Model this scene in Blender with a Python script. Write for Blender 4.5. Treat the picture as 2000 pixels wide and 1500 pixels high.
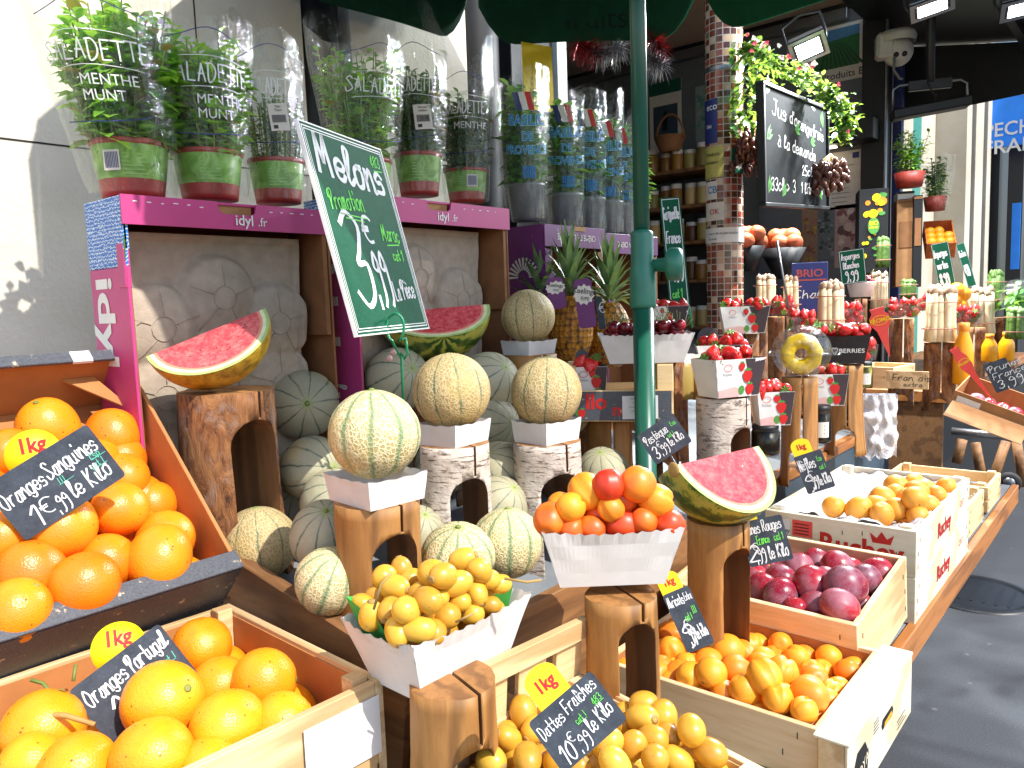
import bpy, bmesh, math, random
from mathutils import Vector, Matrix, Euler
from mathutils import noise as mnoise
V = Vector
rad = math.radians
random.seed(7)
scn = bpy.context.scene
for o in list(bpy.data.objects):
    bpy.data.objects.remove(o)

# ------------------------------------------------------------------ camera
CAM_H = 1.45
FPX = 1502.0
_yaw, _pit, _rol = rad(40.3), rad(6), rad(2)
_h = V((math.cos(_yaw), math.sin(_yaw), 0)); _r0 = V((math.sin(_yaw), -math.cos(_yaw), 0)); _z = V((0, 0, 1))
CF = _h*math.cos(_pit) - _z*math.sin(_pit); _u0 = _h*math.sin(_pit) + _z*math.cos(_pit)
CU = _u0*math.cos(_rol) + _r0*math.sin(_rol); CR = _r0*math.cos(_rol) - _u0*math.sin(_rol)
CO = V((0, 0, CAM_H))
cam = bpy.data.cameras.new('camera'); camo = bpy.data.objects.new('camera', cam); scn.collection.objects.link(camo)
camo.matrix_world = Matrix(((CR.x, CU.x, -CF.x, CO.x), (CR.y, CU.y, -CF.y, CO.y), (CR.z, CU.z, -CF.z, CO.z), (0, 0, 0, 1)))
cam.sensor_width = 36; cam.lens = FPX/2000*36; cam.clip_start = .02; cam.clip_end = 500
scn.camera = camo

# ------------------------------------------------------------------ world, sun, exposure
SUN_EL, SUN_TRAVEL = rad(48), rad(90)          # the light travels towards +Y (into the shop wall)
w = bpy.data.worlds.new('World'); scn.world = w; w.use_nodes = True
_nt = w.node_tree; _bg = _nt.nodes['Background']
_sky = _nt.nodes.new('ShaderNodeTexSky'); _sky.sky_type = 'NISHITA'; _sky.sun_disc = False
_sky.sun_elevation = SUN_EL
_sx, _sy = -math.cos(SUN_TRAVEL), -math.sin(SUN_TRAVEL)
_sky.sun_rotation = math.atan2(_sx, _sy) % (2*math.pi)
_nt.links.new(_sky.outputs[0], _bg.inputs[0]); _bg.inputs[1].default_value = .15
sun = bpy.data.lights.new('sun', 'SUN'); sun.energy = 3.3; sun.angle = rad(.5); sun.color = (1, .95, .87)
suno = bpy.data.objects.new('sun', sun); scn.collection.objects.link(suno)
_ld = V((-_sx*math.cos(SUN_EL), -_sy*math.cos(SUN_EL), -math.sin(SUN_EL)))
suno.rotation_euler = _ld.to_track_quat('-Z', 'Y').to_euler(); suno.location = (0, -3, 6)
scn.view_settings.view_transform = 'Standard'; scn.view_settings.look = 'None'
scn.view_settings.exposure = .95; scn.view_settings.gamma = 1
cy = scn.cycles
cy.max_bounces = 7; cy.diffuse_bounces = 4; cy.glossy_bounces = 3; cy.transmission_bounces = 6; cy.transparent_max_bounces = 20
cy.use_denoising = True; cy.caustics_reflective = False; cy.caustics_refractive = False
cy.sample_clamp_indirect = 4

# ------------------------------------------------------------------ pixel of the survey photo -> real point
def ray(px, py): return CF + CR*((px-1000)/FPX) - CU*((py-750)/FPX)
def P(px, py, d): return CO + ray(px, py)*d
def PA(px, py, ax, v):
    q = ray(px, py); return CO + q*((v-CO[ax])/q[ax])
def PP(px, py, o, n):
    q = ray(px, py); return CO + q*((o-CO).dot(n)/q.dot(n))
def U(px, d): return px*d/FPX
def depth(p): return (V(p)-CO).dot(CF)

# ------------------------------------------------------------------ objects
def link(o): scn.collection.objects.link(o); return o
def tag(o, label=None, cat=None, group=None, kind=None):
    if label: o['label'] = label
    if cat: o['category'] = cat
    if group: o['group'] = group
    if kind: o['kind'] = kind
    return o
def empty(name, loc, label, cat, group=None, M=None):
    o = link(bpy.data.objects.new(name, None)); o.empty_display_size = .05
    o.matrix_world = M if M is not None else Matrix.Translation(V(loc))
    return tag(o, label, cat, group)
def copy_tree(o, parent=None):
    c = o.copy(); link(c)
    if parent: c.parent = parent
    for ch in list(o.children): copy_tree(ch, c)
    return c
I4 = Matrix.Identity(4)
def T(x, y=0, z=0): return Matrix.Translation(V((x, y, z)) if not isinstance(x, Vector) else x)
def R(ax, deg): return Matrix.Rotation(rad(deg), 4, ax)
def S(x, y, z): return Matrix.Diagonal((x, y, z, 1))

class MB:
    def __init__(s): s.v = []; s.f = []; s.m = []; s.sm = []
    def add(s, vs, fs, M=I4, mi=0, sm=False):
        b = len(s.v); s.v += [M @ V(v) for v in vs]
        for f in fs: s.f.append([b+i for i in f]); s.m.append(mi); s.sm.append(sm)
        return s
    def box(s, c, d, M=I4, mi=0, bev=0.0):
        x, y, z = d[0]/2, d[1]/2, d[2]/2
        b = min(bev, x*.45, y*.45, z*.45)
        if b <= 0:
            vs = [(c[0]+i*x, c[1]+j*y, c[2]+k*z) for k in (-1, 1) for j in (-1, 1) for i in (-1, 1)]
            return s.add(vs, [(0, 2, 3, 1), (4, 5, 7, 6), (0, 1, 5, 4), (2, 6, 7, 3), (0, 4, 6, 2), (1, 3, 7, 5)], M, mi)
        vs = []; ix = {}
        for sx in (-1, 1):
            for sy in (-1, 1):
                for sz in (-1, 1):
                    for a in range(3):
                        q = [x-b, y-b, z-b]; q[a] += b
                        ix[(sx, sy, sz, a)] = len(vs); vs.append((c[0]+sx*q[0], c[1]+sy*q[1], c[2]+sz*q[2]))
        fs = []
        for a in range(3):
            o1, o2 = (a+1) % 3, (a+2) % 3
            for sg in (-1, 1):
                loop = []
                for (p, q) in ((-1, -1), (1, -1), (1, 1), (-1, 1)):
                    k = [0, 0, 0]; k[a] = sg; k[o1] = p; k[o2] = q; loop.append(ix[tuple(k)+(a,)])
                fs.append(loop if sg > 0 else loop[::-1])
            for p in (-1, 1):
                for q in (-1, 1):
                    k0 = [0, 0, 0]; k0[o1] = p; k0[o2] = q
                    A = k0[:]; A[a] = -1; B = k0[:]; B[a] = 1
                    f = [ix[tuple(A)+(o1,)], ix[tuple(B)+(o1,)], ix[tuple(B)+(o2,)], ix[tuple(A)+(o2,)]]
                    fs.append(f if p*q < 0 else f[::-1])
        for sx in (-1, 1):
            for sy in (-1, 1):
                for sz in (-1, 1):
                    f = [ix[(sx, sy, sz, 0)], ix[(sx, sy, sz, 1)], ix[(sx, sy, sz, 2)]]
                    fs.append(f if sx*sy*sz > 0 else f[::-1])
        return s.add(vs, fs, M, mi)
    def grid(s, fn, nu, nv, M=I4, mi=0, sm=True, cu=False, cv=False):
        vs = [fn(i/nu, j/nv) for j in range(nv+(0 if cv else 1)) for i in range(nu+(0 if cu else 1))]
        W = nu + (0 if cu else 1); Hn = nv + (0 if cv else 1)
        fs = [(j*W+i, j*W+(i+1) % W, ((j+1) % Hn)*W+(i+1) % W, ((j+1) % Hn)*W+i) for j in range(nv) for i in range(nu)]
        return s.add(vs, fs, M, mi, sm)
    def lathe(s, prof, n=24, M=I4, mi=0, sm=True, rf=None, cap0=False, cap1=False, mis=None):
        vs = []
        for (r, z) in prof:
            for i in range(n):
                a = 2*math.pi*i/n; k = rf(a, z) if rf else 1
                vs.append((r*k*math.cos(a), r*k*math.sin(a), z))
        b = len(s.v)
        for j in range(len(prof)-1):
            m_ = mis[j] if mis else mi
            fs = [(j*n+i, j*n+(i+1) % n, (j+1)*n+(i+1) % n, (j+1)*n+i) for i in range(n)]
            if j == 0: s.add(vs, fs, M, m_, sm)
            else:
                for f in fs: s.f.append([b+q for q in f]); s.m.append(m_); s.sm.append(sm)
        if cap0: s.f.append([b+i for i in range(n)][::-1]); s.m.append(mi); s.sm.append(False)
        if cap1: s.f.append([b+(len(prof)-1)*n+i for i in range(n)]); s.m.append(mi); s.sm.append(False)
        return s
    def tube(s, pts, r, n=8, M=I4, mi=0, caps=True, sm=True):
        pts = [V(p) for p in pts]; rs = r if isinstance(r, (list, tuple)) else [r]*len(pts)
        vs = []; up = None
        for i, p in enumerate(pts):
            t = (pts[min(i+1, len(pts)-1)] - pts[max(i-1, 0)]).normalized()
            if up is None: up = t.orthogonal().normalized()
            else: up = (up - t*up.dot(t)).normalized()
            bi = t.cross(up)
            for k in range(n):
                a = 2*math.pi*k/n; vs.append(p + (up*math.cos(a)+bi*math.sin(a))*rs[i])
        fs = [(j*n+i, j*n+(i+1) % n, (j+1)*n+(i+1) % n, (j+1)*n+i) for j in range(len(pts)-1) for i in range(n)]
        if caps: fs += [list(range(n))[::-1], [(len(pts)-1)*n+i for i in range(n)]]
        return s.add(vs, fs, M, mi, sm)
    def prism(s, poly, h, M=I4, mi=0, mside=None):          # polygon in XY from z=0 up to h
        n = len(poly); ms = mi if mside is None else mside
        b = len(s.v); s.v += [M @ V((p[0], p[1], 0)) for p in poly] + [M @ V((p[0], p[1], h)) for p in poly]
        s.f.append([b+i for i in range(n)][::-1]); s.m.append(mi); s.sm.append(False)
        s.f.append([b+n+i for i in range(n)]); s.m.append(mi); s.sm.append(False)
        for i in range(n):
            j = (i+1) % n; s.f.append([b+i, b+j, b+n+j, b+n+i]); s.m.append(ms); s.sm.append(False)
        return s
    def flat(s, poly, M=I4, mi=0):
        return s.add([(p[0], p[1], p[2] if len(p) > 2 else 0) for p in poly], [list(range(len(poly)))], M, mi)
    def ell(s, c, r, M=I4, mi=0, nu=16, nv=10):
        MM = M @ T(*c) @ S(*((r,)*3 if not isinstance(r, (tuple, list)) else r))
        return s.lathe([(max(1e-4, math.sin(math.pi*j/nv)), -math.cos(math.pi*j/nv)) for j in range(nv+1)], nu, MM, mi)
    def mesh(s, name, mats):
        me = bpy.data.meshes.new(name); me.from_pydata(s.v, [], s.f)
        for m_ in (mats if isinstance(mats, (list, tuple)) else [mats]): me.materials.append(m_)
        me.polygons.foreach_set('material_index', s.m); me.polygons.foreach_set('use_smooth', s.sm)
        me.update(); return me
    def build(s, name, mats, parent=None, M=None):
        o = link(bpy.data.objects.new(name, s.mesh(name, mats)))
        if parent is not None: o.parent = parent
        if M is not None: o.matrix_local = M
        return o
def place(me, name, M, parent=None):
    o = link(bpy.data.objects.new(name, me))
    if parent is not None: o.parent = parent
    o.matrix_local = M
    return o

# ------------------------------------------------------------------ colours and node materials
def C(hx):
    c = [int(hx[i:i+2], 16)/255 for i in (0, 2, 4)]
    return tuple((x/12.92 if x <= .04045 else ((x+.055)/1.055)**2.4) for x in c) + (1,)
class Mt:
    def __init__(s, name, col=None, rough=.6, **k):
        s.m = bpy.data.materials.new(name); s.m.use_nodes = True; s.nt = s.m.node_tree
        s.b = s.nt.nodes['Principled BSDF']; s.o = s.nt.nodes['Material Output']
        s.set('Roughness', rough)
        if col is not None: s.set('Base Color', C(col) if isinstance(col, str) else col)
        for a, b in k.items(): s.set(a.replace('_', ' '), b)
    def put(s, sock, val):
        if isinstance(val, bpy.types.NodeSocket): s.nt.links.new(val, sock)
        elif isinstance(val, str): sock.default_value = C(val)
        else:
            try: sock.default_value = val
            except Exception: sock.default_value = tuple(val)[:len(sock.default_value)]
    def set(s, nm, val): s.put(s.b.inputs[nm], val)
    def n(s, t, ins=None, out=0, **at):
        nd = s.nt.nodes.new('ShaderNode'+t)
        for a, b in at.items(): setattr(nd, a, b)
        for a, b in (ins or {}).items(): s.put(nd.inputs[a], b)
        return nd.outputs[out]
    def co(s, k='Object'): return s.n('TexCoord', out=k) if False else s._tc(k)
    def _tc(s, k):
        nd = s.nt.nodes.new('ShaderNodeTexCoord'); return nd.outputs[k]
    def mp(s, vec, sc=(1, 1, 1), rot=(0, 0, 0), loc=(0, 0, 0)): return s.n('Mapping', {'Vector': vec, 'Scale': sc, 'Rotation': rot, 'Location': loc})
    def noise(s, sc, det=3, vec=None, rough=.55, dist=0): return s.n('TexNoise', {'Vector': vec if vec is not None else s.co(), 'Scale': sc, 'Detail': det, 'Roughness': rough, 'Distortion': dist})
    def vor(s, sc, feat='F1', vec=None, rnd=1.0, out=0): return s.n('TexVoronoi', {'Vector': vec if vec is not None else s.co(), 'Scale': sc, 'Randomness': rnd}, out=out, feature=feat)
    def ramp(s, fac, stops, interp='LINEAR'):
        nd = s.nt.nodes.new('ShaderNodeValToRGB'); s.put(nd.inputs[0], fac); cr = nd.color_ramp; cr.interpolation = interp
        while len(cr.elements) < len(stops): cr.elements.new(.5)
        for e, (p, c) in zip(cr.elements, stops):
            e.position = p; e.color = C(c) if isinstance(c, str) else ((c, c, c, 1) if isinstance(c, (int, float)) else c)
        return nd.outputs[0]
    def mix(s, fac, a, b, mode='MIX'):
        nd = s.nt.nodes.new('ShaderNodeMix'); nd.data_type = 'RGBA'; nd.blend_type = mode
        s.put(nd.inputs[0], fac); s.put(nd.inputs[6], a); s.put(nd.inputs[7], b); return nd.outputs[2]
    def ma(s, op, a, b=0.0, c=0.0): return s.n('Math', {0: a, 1: b, 2: c}, operation=op)
    def sep(s, vec):
        nd = s.nt.nodes.new('ShaderNodeSeparateXYZ'); s.put(nd.inputs[0], vec); return nd.outputs
    def rnd(s):
        nd = s.nt.nodes.new('ShaderNodeObjectInfo'); return nd.outputs['Random']
    def bump(s, hgt, st=.3, dist=.002):
        s.set('Normal', s.n('Bump', {'Height': hgt, 'Strength': st, 'Distance': dist})); return s
    def col(s, c): s.set('Base Color', c); return s

def plain(name, hx, rough=.6, var=.12, sc=60, bs=.15, **k):
    m = Mt(name, rough=rough, **k); nz = m.noise(sc, 4)
    c = C(hx); lo = tuple(x*(1-var*1.6) for x in c[:3])+(1,); hi = tuple(min(1, x*(1+var)) for x in c[:3])+(1,)
    m.col(m.ramp(nz, [(.3, lo), (.7, hi)]))
    if bs: m.bump(m.noise(sc*6, 3), bs, .001)
    return m.m
def wood(name, a, b, dark, sc=(2, 30, 30), rough=.65, ring=9, grit=.25):
    m = Mt(name, rough=rough); v = m.mp(m.co(), sc); nz = m.noise(3, 6, v, .6, .4)
    wv = m.n('TexWave', {'Vector': m.mp(m.co(), tuple(q/6 for q in sc)), 'Scale': 1.0, 'Distortion': ring, 'Detail': 3, 'Detail Scale': 2.0}, out='Fac')
    c = m.ramp(nz, [(.25, a), (.6, b), (.85, a)])
    c = m.mix(m.ramp(wv, [(.55, 0), (.95, .5)]), c, dark)
    c = m.mix(m.ramp(m.noise(14, 5), [(.6, 0), (.85, grit)]), c, dark)
    m.col(c).bump(nz, .35, .0015); return m.m
# ------------------------------------------------------------------ materials
MAT = {}
def fruit_peel(name, stops, rough, sc, bst, sss=.0, blush=None, spots=None, bsc=420, bdist=.0012, coat=0.0):
    m = Mt(name, rough=rough); nz = m.noise(sc, 4); r = m.rnd()
    c = m.ramp(m.ma('ADD', m.ma('MULTIPLY', nz, .65), m.ma('MULTIPLY', r, .42)), stops)
    if blush:
        g = m.noise(14, 2, m.mp(m.co(), (1, 1, 1), (0, 0, 0), (3, 1, 2)))
        c = m.mix(m.ramp(m.ma('ADD', m.ma('MULTIPLY', g, .7), m.ma('MULTIPLY', r, .3)), [(blush[0], 0), (blush[1], blush[2])]), c, blush[3])
    if spots: c = m.mix(m.ramp(m.vor(spots[0]), [(spots[1], 1), (spots[1]+.05, 0)]), c, spots[2])
    m.col(c)
    if sss: m.set('Subsurface Weight', sss); m.set('Subsurface Radius', (.012, .006, .002)); m.set('Subsurface Scale', .6)
    if coat: m.set('Coat Weight', coat); m.set('Coat Roughness', .25)
    m.bump(m.vor(bsc) if bsc else m.noise(160, 3), bst, bdist); return m.m
MAT['orange'] = fruit_peel('orange_peel', [(.25, 'f08c12'), (.6, 'f7a51c'), (.85, 'e87a0c')], .36, 16, .3, .12, spots=(60, .05, '8a4a12'))
MAT['blood'] = fruit_peel('blood_orange_peel', [(.2, 'f39c1e'), (.5, 'ef8816'), (.8, 'e66e0e')], .34, 14, .28, .12, spots=(60, .05, '7a3a12'))
MAT['apricot'] = fruit_peel('apricot_skin', [(.25, 'f2a52c'), (.55, 'ee9a24'), (.85, 'e8871c')], .45, 40, .12, .12, blush=(.5, .82, .7, 'd9541c'), spots=(130, .07, 'b0641c'), bsc=0)
MAT['redapricot'] = fruit_peel('red_apricot_skin', [(.25, 'ef8f26'), (.5, 'e66a20'), (.8, 'd8401e')], .4, 30, .1, .12, blush=(.42, .7, .9, 'c8281c'), bsc=0)
MAT['loquat'] = fruit_peel('loquat_skin', [(.25, 'e8a23a'), (.6, 'e2952c'), (.85, 'd08a3a')], .5, 50, .12, .1, spots=(90, .1, '8a5a24'), bsc=0)
MAT['date'] = fruit_peel('fresh_date_skin', [(.2, 'deb246'), (.5, 'd6a434'), (.85, 'c08c2c')], .34, 45, .1, .1, blush=(.5, .78, .6, 'a8702a'), spots=(110, .06, '7a5a2a'), bsc=0)
def _plum():
    m = Mt('plum_skin', rough=.3); nz = m.noise(22, 4); r = m.rnd()
    c = m.ramp(m.ma('ADD', m.ma('MULTIPLY', nz, .8), m.ma('MULTIPLY', r, .25)), [(.3, 'ac2430'), (.55, '8e1d32'), (.8, '5e1c34')])
    bl = m.ramp(m.noise(26, 5, m.mp(m.co(), loc=(2, 5, 1)), .65), [(.4, 0), (.7, .6)])
    c = m.mix(bl, c, '9a8292'); c = m.mix(m.ramp(m.vor(300), [(.1, .6), (.18, 0)]), c, 'd8a890')
    m.col(c); m.set('Roughness', m.ramp(bl, [(0, .22), (.5, .55)])); return m.m
MAT['plum'] = _plum()
MAT['strawberry'] = (lambda m: (m.col(m.mix(m.ramp(m.vor(190), [(.1, 1), (.2, 0)]), m.ramp(m.noise(50), [(.3, 'b81420'), (.7, 'd42a26')]), 'e8b050')), m.bump(m.vor(190), .6, .0015), m.m)[2])(Mt('strawberry_flesh', rough=.3))
MAT['cherry'] = fruit_peel('cherry_skin', [(.2, '8a0f1c'), (.5, '5e0a18'), (.8, 'a01826')], .16, 40, .03, bsc=0)
MAT['calyx'] = plain('calyx_green', '5a8a34', .6)
MAT['stem'] = plain('dry_stem', 'a8884c', .7)
MAT['greenstem'] = plain('green_stem', '7c8c46', .6)
def _melon(name, net, a, b, line, stripe, sw):
    m = Mt(name, rough=.62); co = m.co(); x, y, z = m.sep(co)
    ang = m.ma('ADD', m.ma('DIVIDE', m.ma('ARCTAN2', x, y), 2*math.pi/10), 20.0)
    ang = m.ma('ADD', ang, m.ma('MULTIPLY', m.ma('SUBTRACT', m.noise(26, 3), .5), .34))
    st = m.ma('ABSOLUTE', m.ma('SUBTRACT', m.ma('FRACT', ang), .5))       # 0.. .5, zero at the suture
    stripe_f = m.ramp(m.ma('ADD', st, m.ma('MULTIPLY', m.ma('SUBTRACT', m.noise(70, 4), .5), .12)), [(sw*.2, 1), (sw*1.7, 0)])
    base = m.ramp(m.noise(18, 3), [(.3, a), (.7, b)])
    base = m.mix(m.ramp(m.ma('DIVIDE', m.ma('ADD', z, .07), .14), [(.05, .6), (.5, 0)]), base, 'b08a4e')
    vec = m.n('VectorMath', {0: co, 1: m.n('VectorMath', {0: m.n('TexNoise', {'Vector': co, 'Scale': 130.0, 'Detail': 2.0}, out='Color'), 1: (.008, .008, .008)}, operation='MULTIPLY')}, operation='ADD')
    e = m.vor(185, 'DISTANCE_TO_EDGE', m.mp(vec, (1, 1, .8)))
    ln = m.ramp(e, [(.06, 1), (.2, 0)])
    c = m.mix(m.ma('MULTIPLY', ln, net), base, line)
    c = m.mix(m.ma('MULTIPLY', stripe_f, .85), c, stripe)
    c = m.mix(m.ramp(m.noise(11, 4, m.mp(m.co(), loc=(7, 3, 1))), [(.6, 0), (.7, .45)]), c, 'c2a868'); c = m.mix(m.ramp(m.noise(75, 3, m.mp(m.co(), loc=(2, 9, 4))), [(.7, 0), (.75, .5)]), c, '8a7048')
    tip = m.ramp(m.ma('DIVIDE', m.n('VectorMath', {0: m.n('CombineXYZ', {0: x, 1: y})}, out='Value', operation='LENGTH'), .02), [(.25, 1), (.75, 0)])
    c = m.mix(m.ma('MULTIPLY', tip, .8), c, '93a05c')
    m.col(c); m.bump(m.ma('MULTIPLY', ln, 1.0), .5*net+.05, .0015); return m.m
MAT['melon'] = _melon('netted_melon_rind', 1.0, 'b0a26a', 'beae78', 'dcd2a8', '64875f', .095)
MAT['melontan'] = _melon('tan_melon_rind', .9, 'a08a58', 'ab9766', 'c6b184', '4c6850', .04)
MAT['melonpale'] = _melon('pale_melon_rind', .22, '9c987c', 'aca68a', 'bcb496', '38544a', .05)
def _wmel():
    m = Mt('watermelon_rind', rough=.35); co = m.co(); x, y, z = m.sep(co)
    ang = m.ma('MULTIPLY', m.ma('ARCTAN2', x, z), 9/(2*math.pi))
    ang = m.ma('ADD', ang, m.ma('MULTIPLY', m.ma('SUBTRACT', m.noise(38, 5, None, .7), .5), 1.5))
    st = m.ma('ABSOLUTE', m.ma('SUBTRACT', m.ma('FRACT', m.ma('ADD', ang, 20.0)), .5))
    c = m.ramp(st, [(.1, '2c4a1e'), (.24, '4a6a26'), (.34, '9aa03e'), (.5, 'b0a648')])
    return m.col(m.mix(m.ramp(m.noise(20, 3), [(.5, 0), (.75, .5)]), c, 'b0a03c')).m
MAT['wrind'] = _wmel()
def _wyel():
    m = Mt('yellow_watermelon_rind', rough=.4)
    c = m.ramp(m.noise(60, 5, None, .7), [(.35, '7a5a1a'), (.5, 'b08a22'), (.7, 'c8a83a')])
    return m.col(m.mix(m.ramp(m.noise(25, 3), [(.55, 0), (.7, .6)]), c, '5a5a20')).m
MAT['wyel'] = _wyel()
def _wflesh():
    m = Mt('watermelon_flesh', rough=.2, Coat_Weight=.3); nz = m.noise(55, 5, None, .7)
    c = m.ramp(nz, [(.3, 'b02c38'), (.48, 'cf4a50'), (.7, 'de7a74')])
    c = m.mix(m.ramp(m.noise(190, 4), [(.52, 0), (.7, .32)]), c, 'e8988e')
    m.col(c).bump(m.noise(200, 4), .5, .002); m.set('Subsurface Weight', .1); m.set('Subsurface Radius', (.01, .004, .003)); return m.m
MAT['wflesh'] = _wflesh()
MAT['wpink'] = plain('watermelon_pink_edge', 'dc8a72', .35)
MAT['wwhite'] = plain('watermelon_inner_rind', 'd8dcac', .4)
MAT['wgreen'] = plain('watermelon_rind_edge', 'a8c070', .4)
MAT['seed'] = plain('watermelon_seed', '3a1416', .4)
MAT['pinefl'] = plain('pineapple_flesh', 'f0c420', .35, .2, 90, .4)
def _pine():
    m = Mt('pineapple_skin', rough=.6); v = m.vor(75, 'F1', m.mp(m.co(), (1, 1, .9)), .25)
    m.col(m.ramp(v, [(.05, '3a2412'), (.25, 'c88a24'), (.5, 'a8701c'), (.75, '4a3416')])).bump(v, .8, .006); return m.m
MAT['pineskin'] = _pine()
MAT['onion'] = fruit_peel('onion_skin', [(.3, 'b8603a'), (.6, 'a84e2e'), (.8, 'c87a4a')], .4, 20, .05, bsc=0)
def _leaf(name, a, b, tr=.35):
    m = Mt(name, rough=.45); c = m.ramp(m.noise(30, 3), [(.3, a), (.7, b)]); m.col(c)
    tl = m.n('BsdfTranslucent', {'Color': m.mix(.4, c, 'c8e050')}); mx = m.n('MixShader', {0: tr, 1: m.b.outputs[0], 2: tl})
    m.nt.links.new(mx, m.o.inputs[0]); return m.m
MAT['mint'] = _leaf('mint_leaf', '58aa2c', '9ad850', .55); MAT['basil'] = _leaf('basil_leaf', '4a9236', '74b656')
MAT['thyme'] = _leaf('thyme_leaf', '4c7242', '6e9462', .3); MAT['ivy'] = _leaf('ivy_leaf', '20501a', '3c7424', .12)
MAT['pleaf'] = _leaf('pineapple_leaf', '4a6a3a', '7c9466', .15); MAT['herb'] = _leaf('herb_leaf', '5aa02c', '9ad04a')
MAT['dryleaf'] = _leaf('dry_leaf', '9a8a3a', 'b8a050')
def _film(name, tint, amt, rough=.08):
    m = Mt(name); nt = m.nt; bm = m.n('Bump', {'Height': m.noise(38, 4, m.mp(m.co(), (1.4, 1.4, .35)), .6, 1.2), 'Strength': .9, 'Distance': .008})
    gl = m.n('BsdfGlossy', {'Color': 'ffffff', 'Roughness': rough, 'Normal': bm}); tp = m.n('BsdfTransparent', {'Color': tint})
    lw = m.n('LayerWeight', {'Blend': .32, 'Normal': bm}, out=1)
    f = m.ma('ADD', m.ma('MULTIPLY', lw, .24), amt)
    mx = m.n('MixShader', {0: f, 1: tp, 2: gl})
    df = m.n('BsdfDiffuse', {'Color': 'e8eaea'})
    mx2 = m.n('MixShader', {0: m.ma('MULTIPLY', m.ramp(m.noise(60, 5, m.mp(m.co(), (1, 1, .3))), [(.55, 0), (.75, .12)]), lw), 1: mx, 2: df})
    nt.links.new(mx2, m.o.inputs[0]); return m.m
MAT['film'] = _film('cellophane_film', 'fafcfa', .018); MAT['clear'] = _film('clear_plastic', 'f4f6f8', .06, .05)
def _glass(name, tint):
    m = Mt(name); gl = m.n('BsdfGlossy', {'Roughness': .03}); tp = m.n('BsdfTransparent', {'Color': tint})
    lw = m.n('LayerWeight', {'Blend': .25}, out=0); nt = m.nt
    nt.links.new(m.n('MixShader', {0: lw, 1: tp, 2: gl}), m.o.inputs[0]); return m.m
MAT['glass'] = _glass('jar_glass', 'e8eeea')
# paper, card, wood
MAT['paper'] = plain('white_paperboard', 'd9d6d2', .75, .04, 30, .08)
MAT['paperw'] = plain('white_paper', 'e2e2e0', .8, .04, 30, .1)
MAT['greenpaper'] = plain('green_paper_lining', '3fa84a', .7)
MAT['tissue'] = (lambda m: (m.col(m.ramp(m.noise(14, 5), [(.3, 'c9c8d0'), (.7, 'dedde2')])), m.bump(m.noise(20, 6, None, .65, 1.0), 1.0, .02), m.m)[2])(Mt('white_tissue', rough=.8))
MAT['kraft'] = plain('brown_cardboard', 'a5764a', .8, .1, 25, .12)
MAT['kraftdark'] = plain('brown_carton_wall', '8a5c36', .8, .12, 25, .12)
MAT['kraftorange'] = plain('orange_brown_carton', 'ad7440', .75, .08, 20, .1)
MAT['pink'] = plain('pink_printed_card', 'b63a78', .55, .07, 8, .08)
MAT['blue'] = (lambda m: (m.col(m.mix(m.ramp(m.n('TexWave', {'Vector': m.mp(m.co(), (1, 1, 1), (0, .3, 0)), 'Scale': 55.0, 'Distortion': 7.0, 'Detail': 2.0, 'Detail Scale': 3.0}, out='Fac', bands_direction='Z'), [(.72, 0), (.85, .9)]), '2a6cb8', 'cfe0ea')), m.m)[1])(Mt('blue_printed_card', rough=.55))
MAT['purple'] = plain('purple_printed_card', '6a2a68', .55, .07, 8, .08)
MAT['blackcard'] = (lambda m: (m.col(m.mix(m.ramp(m.noise(45, 6, m.mp(m.co(), (1, 1, 1)), .75), [(.61, 0), (.65, .9)]), m.ramp(m.noise(400, 3), [(.3, '3a3d44'), (.7, '565a62')]), 'c8b89a')), m.m)[1])(Mt('scuffed_black_card', rough=.5))
def _pulp():
    m = Mt('moulded_pulp', rough=.9); m.col(m.ramp(m.noise(40, 6), [(.3, 'a09282'), (.7, 'b3a493')])).bump(m.noise(160, 5), .5, .002); return m.m
MAT['pulp'] = _pulp()
MAT['pine'] = wood('pine_slats', 'd2b07a', 'e0c494', '9a6e3c', (4, 4, 40)); MAT['pinex'] = wood('pine_boards', 'd2b07a', 'e2c698', '9a6e3c', (3, 40, 40))
MAT['piney'] = wood('pine_boards_across', 'd4b47e', 'e4caa0', '9a6e3c', (40, 3, 40))
MAT['poplar'] = wood('pale_poplar_board', 'd8cdb0', 'e6dcc2', 'a89468', (8, 8, 40), .6, 5, .12)
MAT['plank'] = wood('brown_plank', '7a5230', '93683e', '4a2f1a', (4, 40, 40)); MAT['planky'] = wood('brown_plank_across', '7a5230', '93683e', '4a2f1a', (40, 4, 40))
MAT['edge'] = wood('varnished_edge', '9a6030', 'b4753c', '5e3718', (3, 50, 50), .4)
MAT['logcut'] = wood('cut_log_wood', '8a5a30', 'a3733f', '50321a', (40, 40, 5), .6); MAT['loginner'] = wood('carved_log_wood', '7a5230', '8f6640', '3f2a18', (30, 30, 4), .7)
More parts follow.
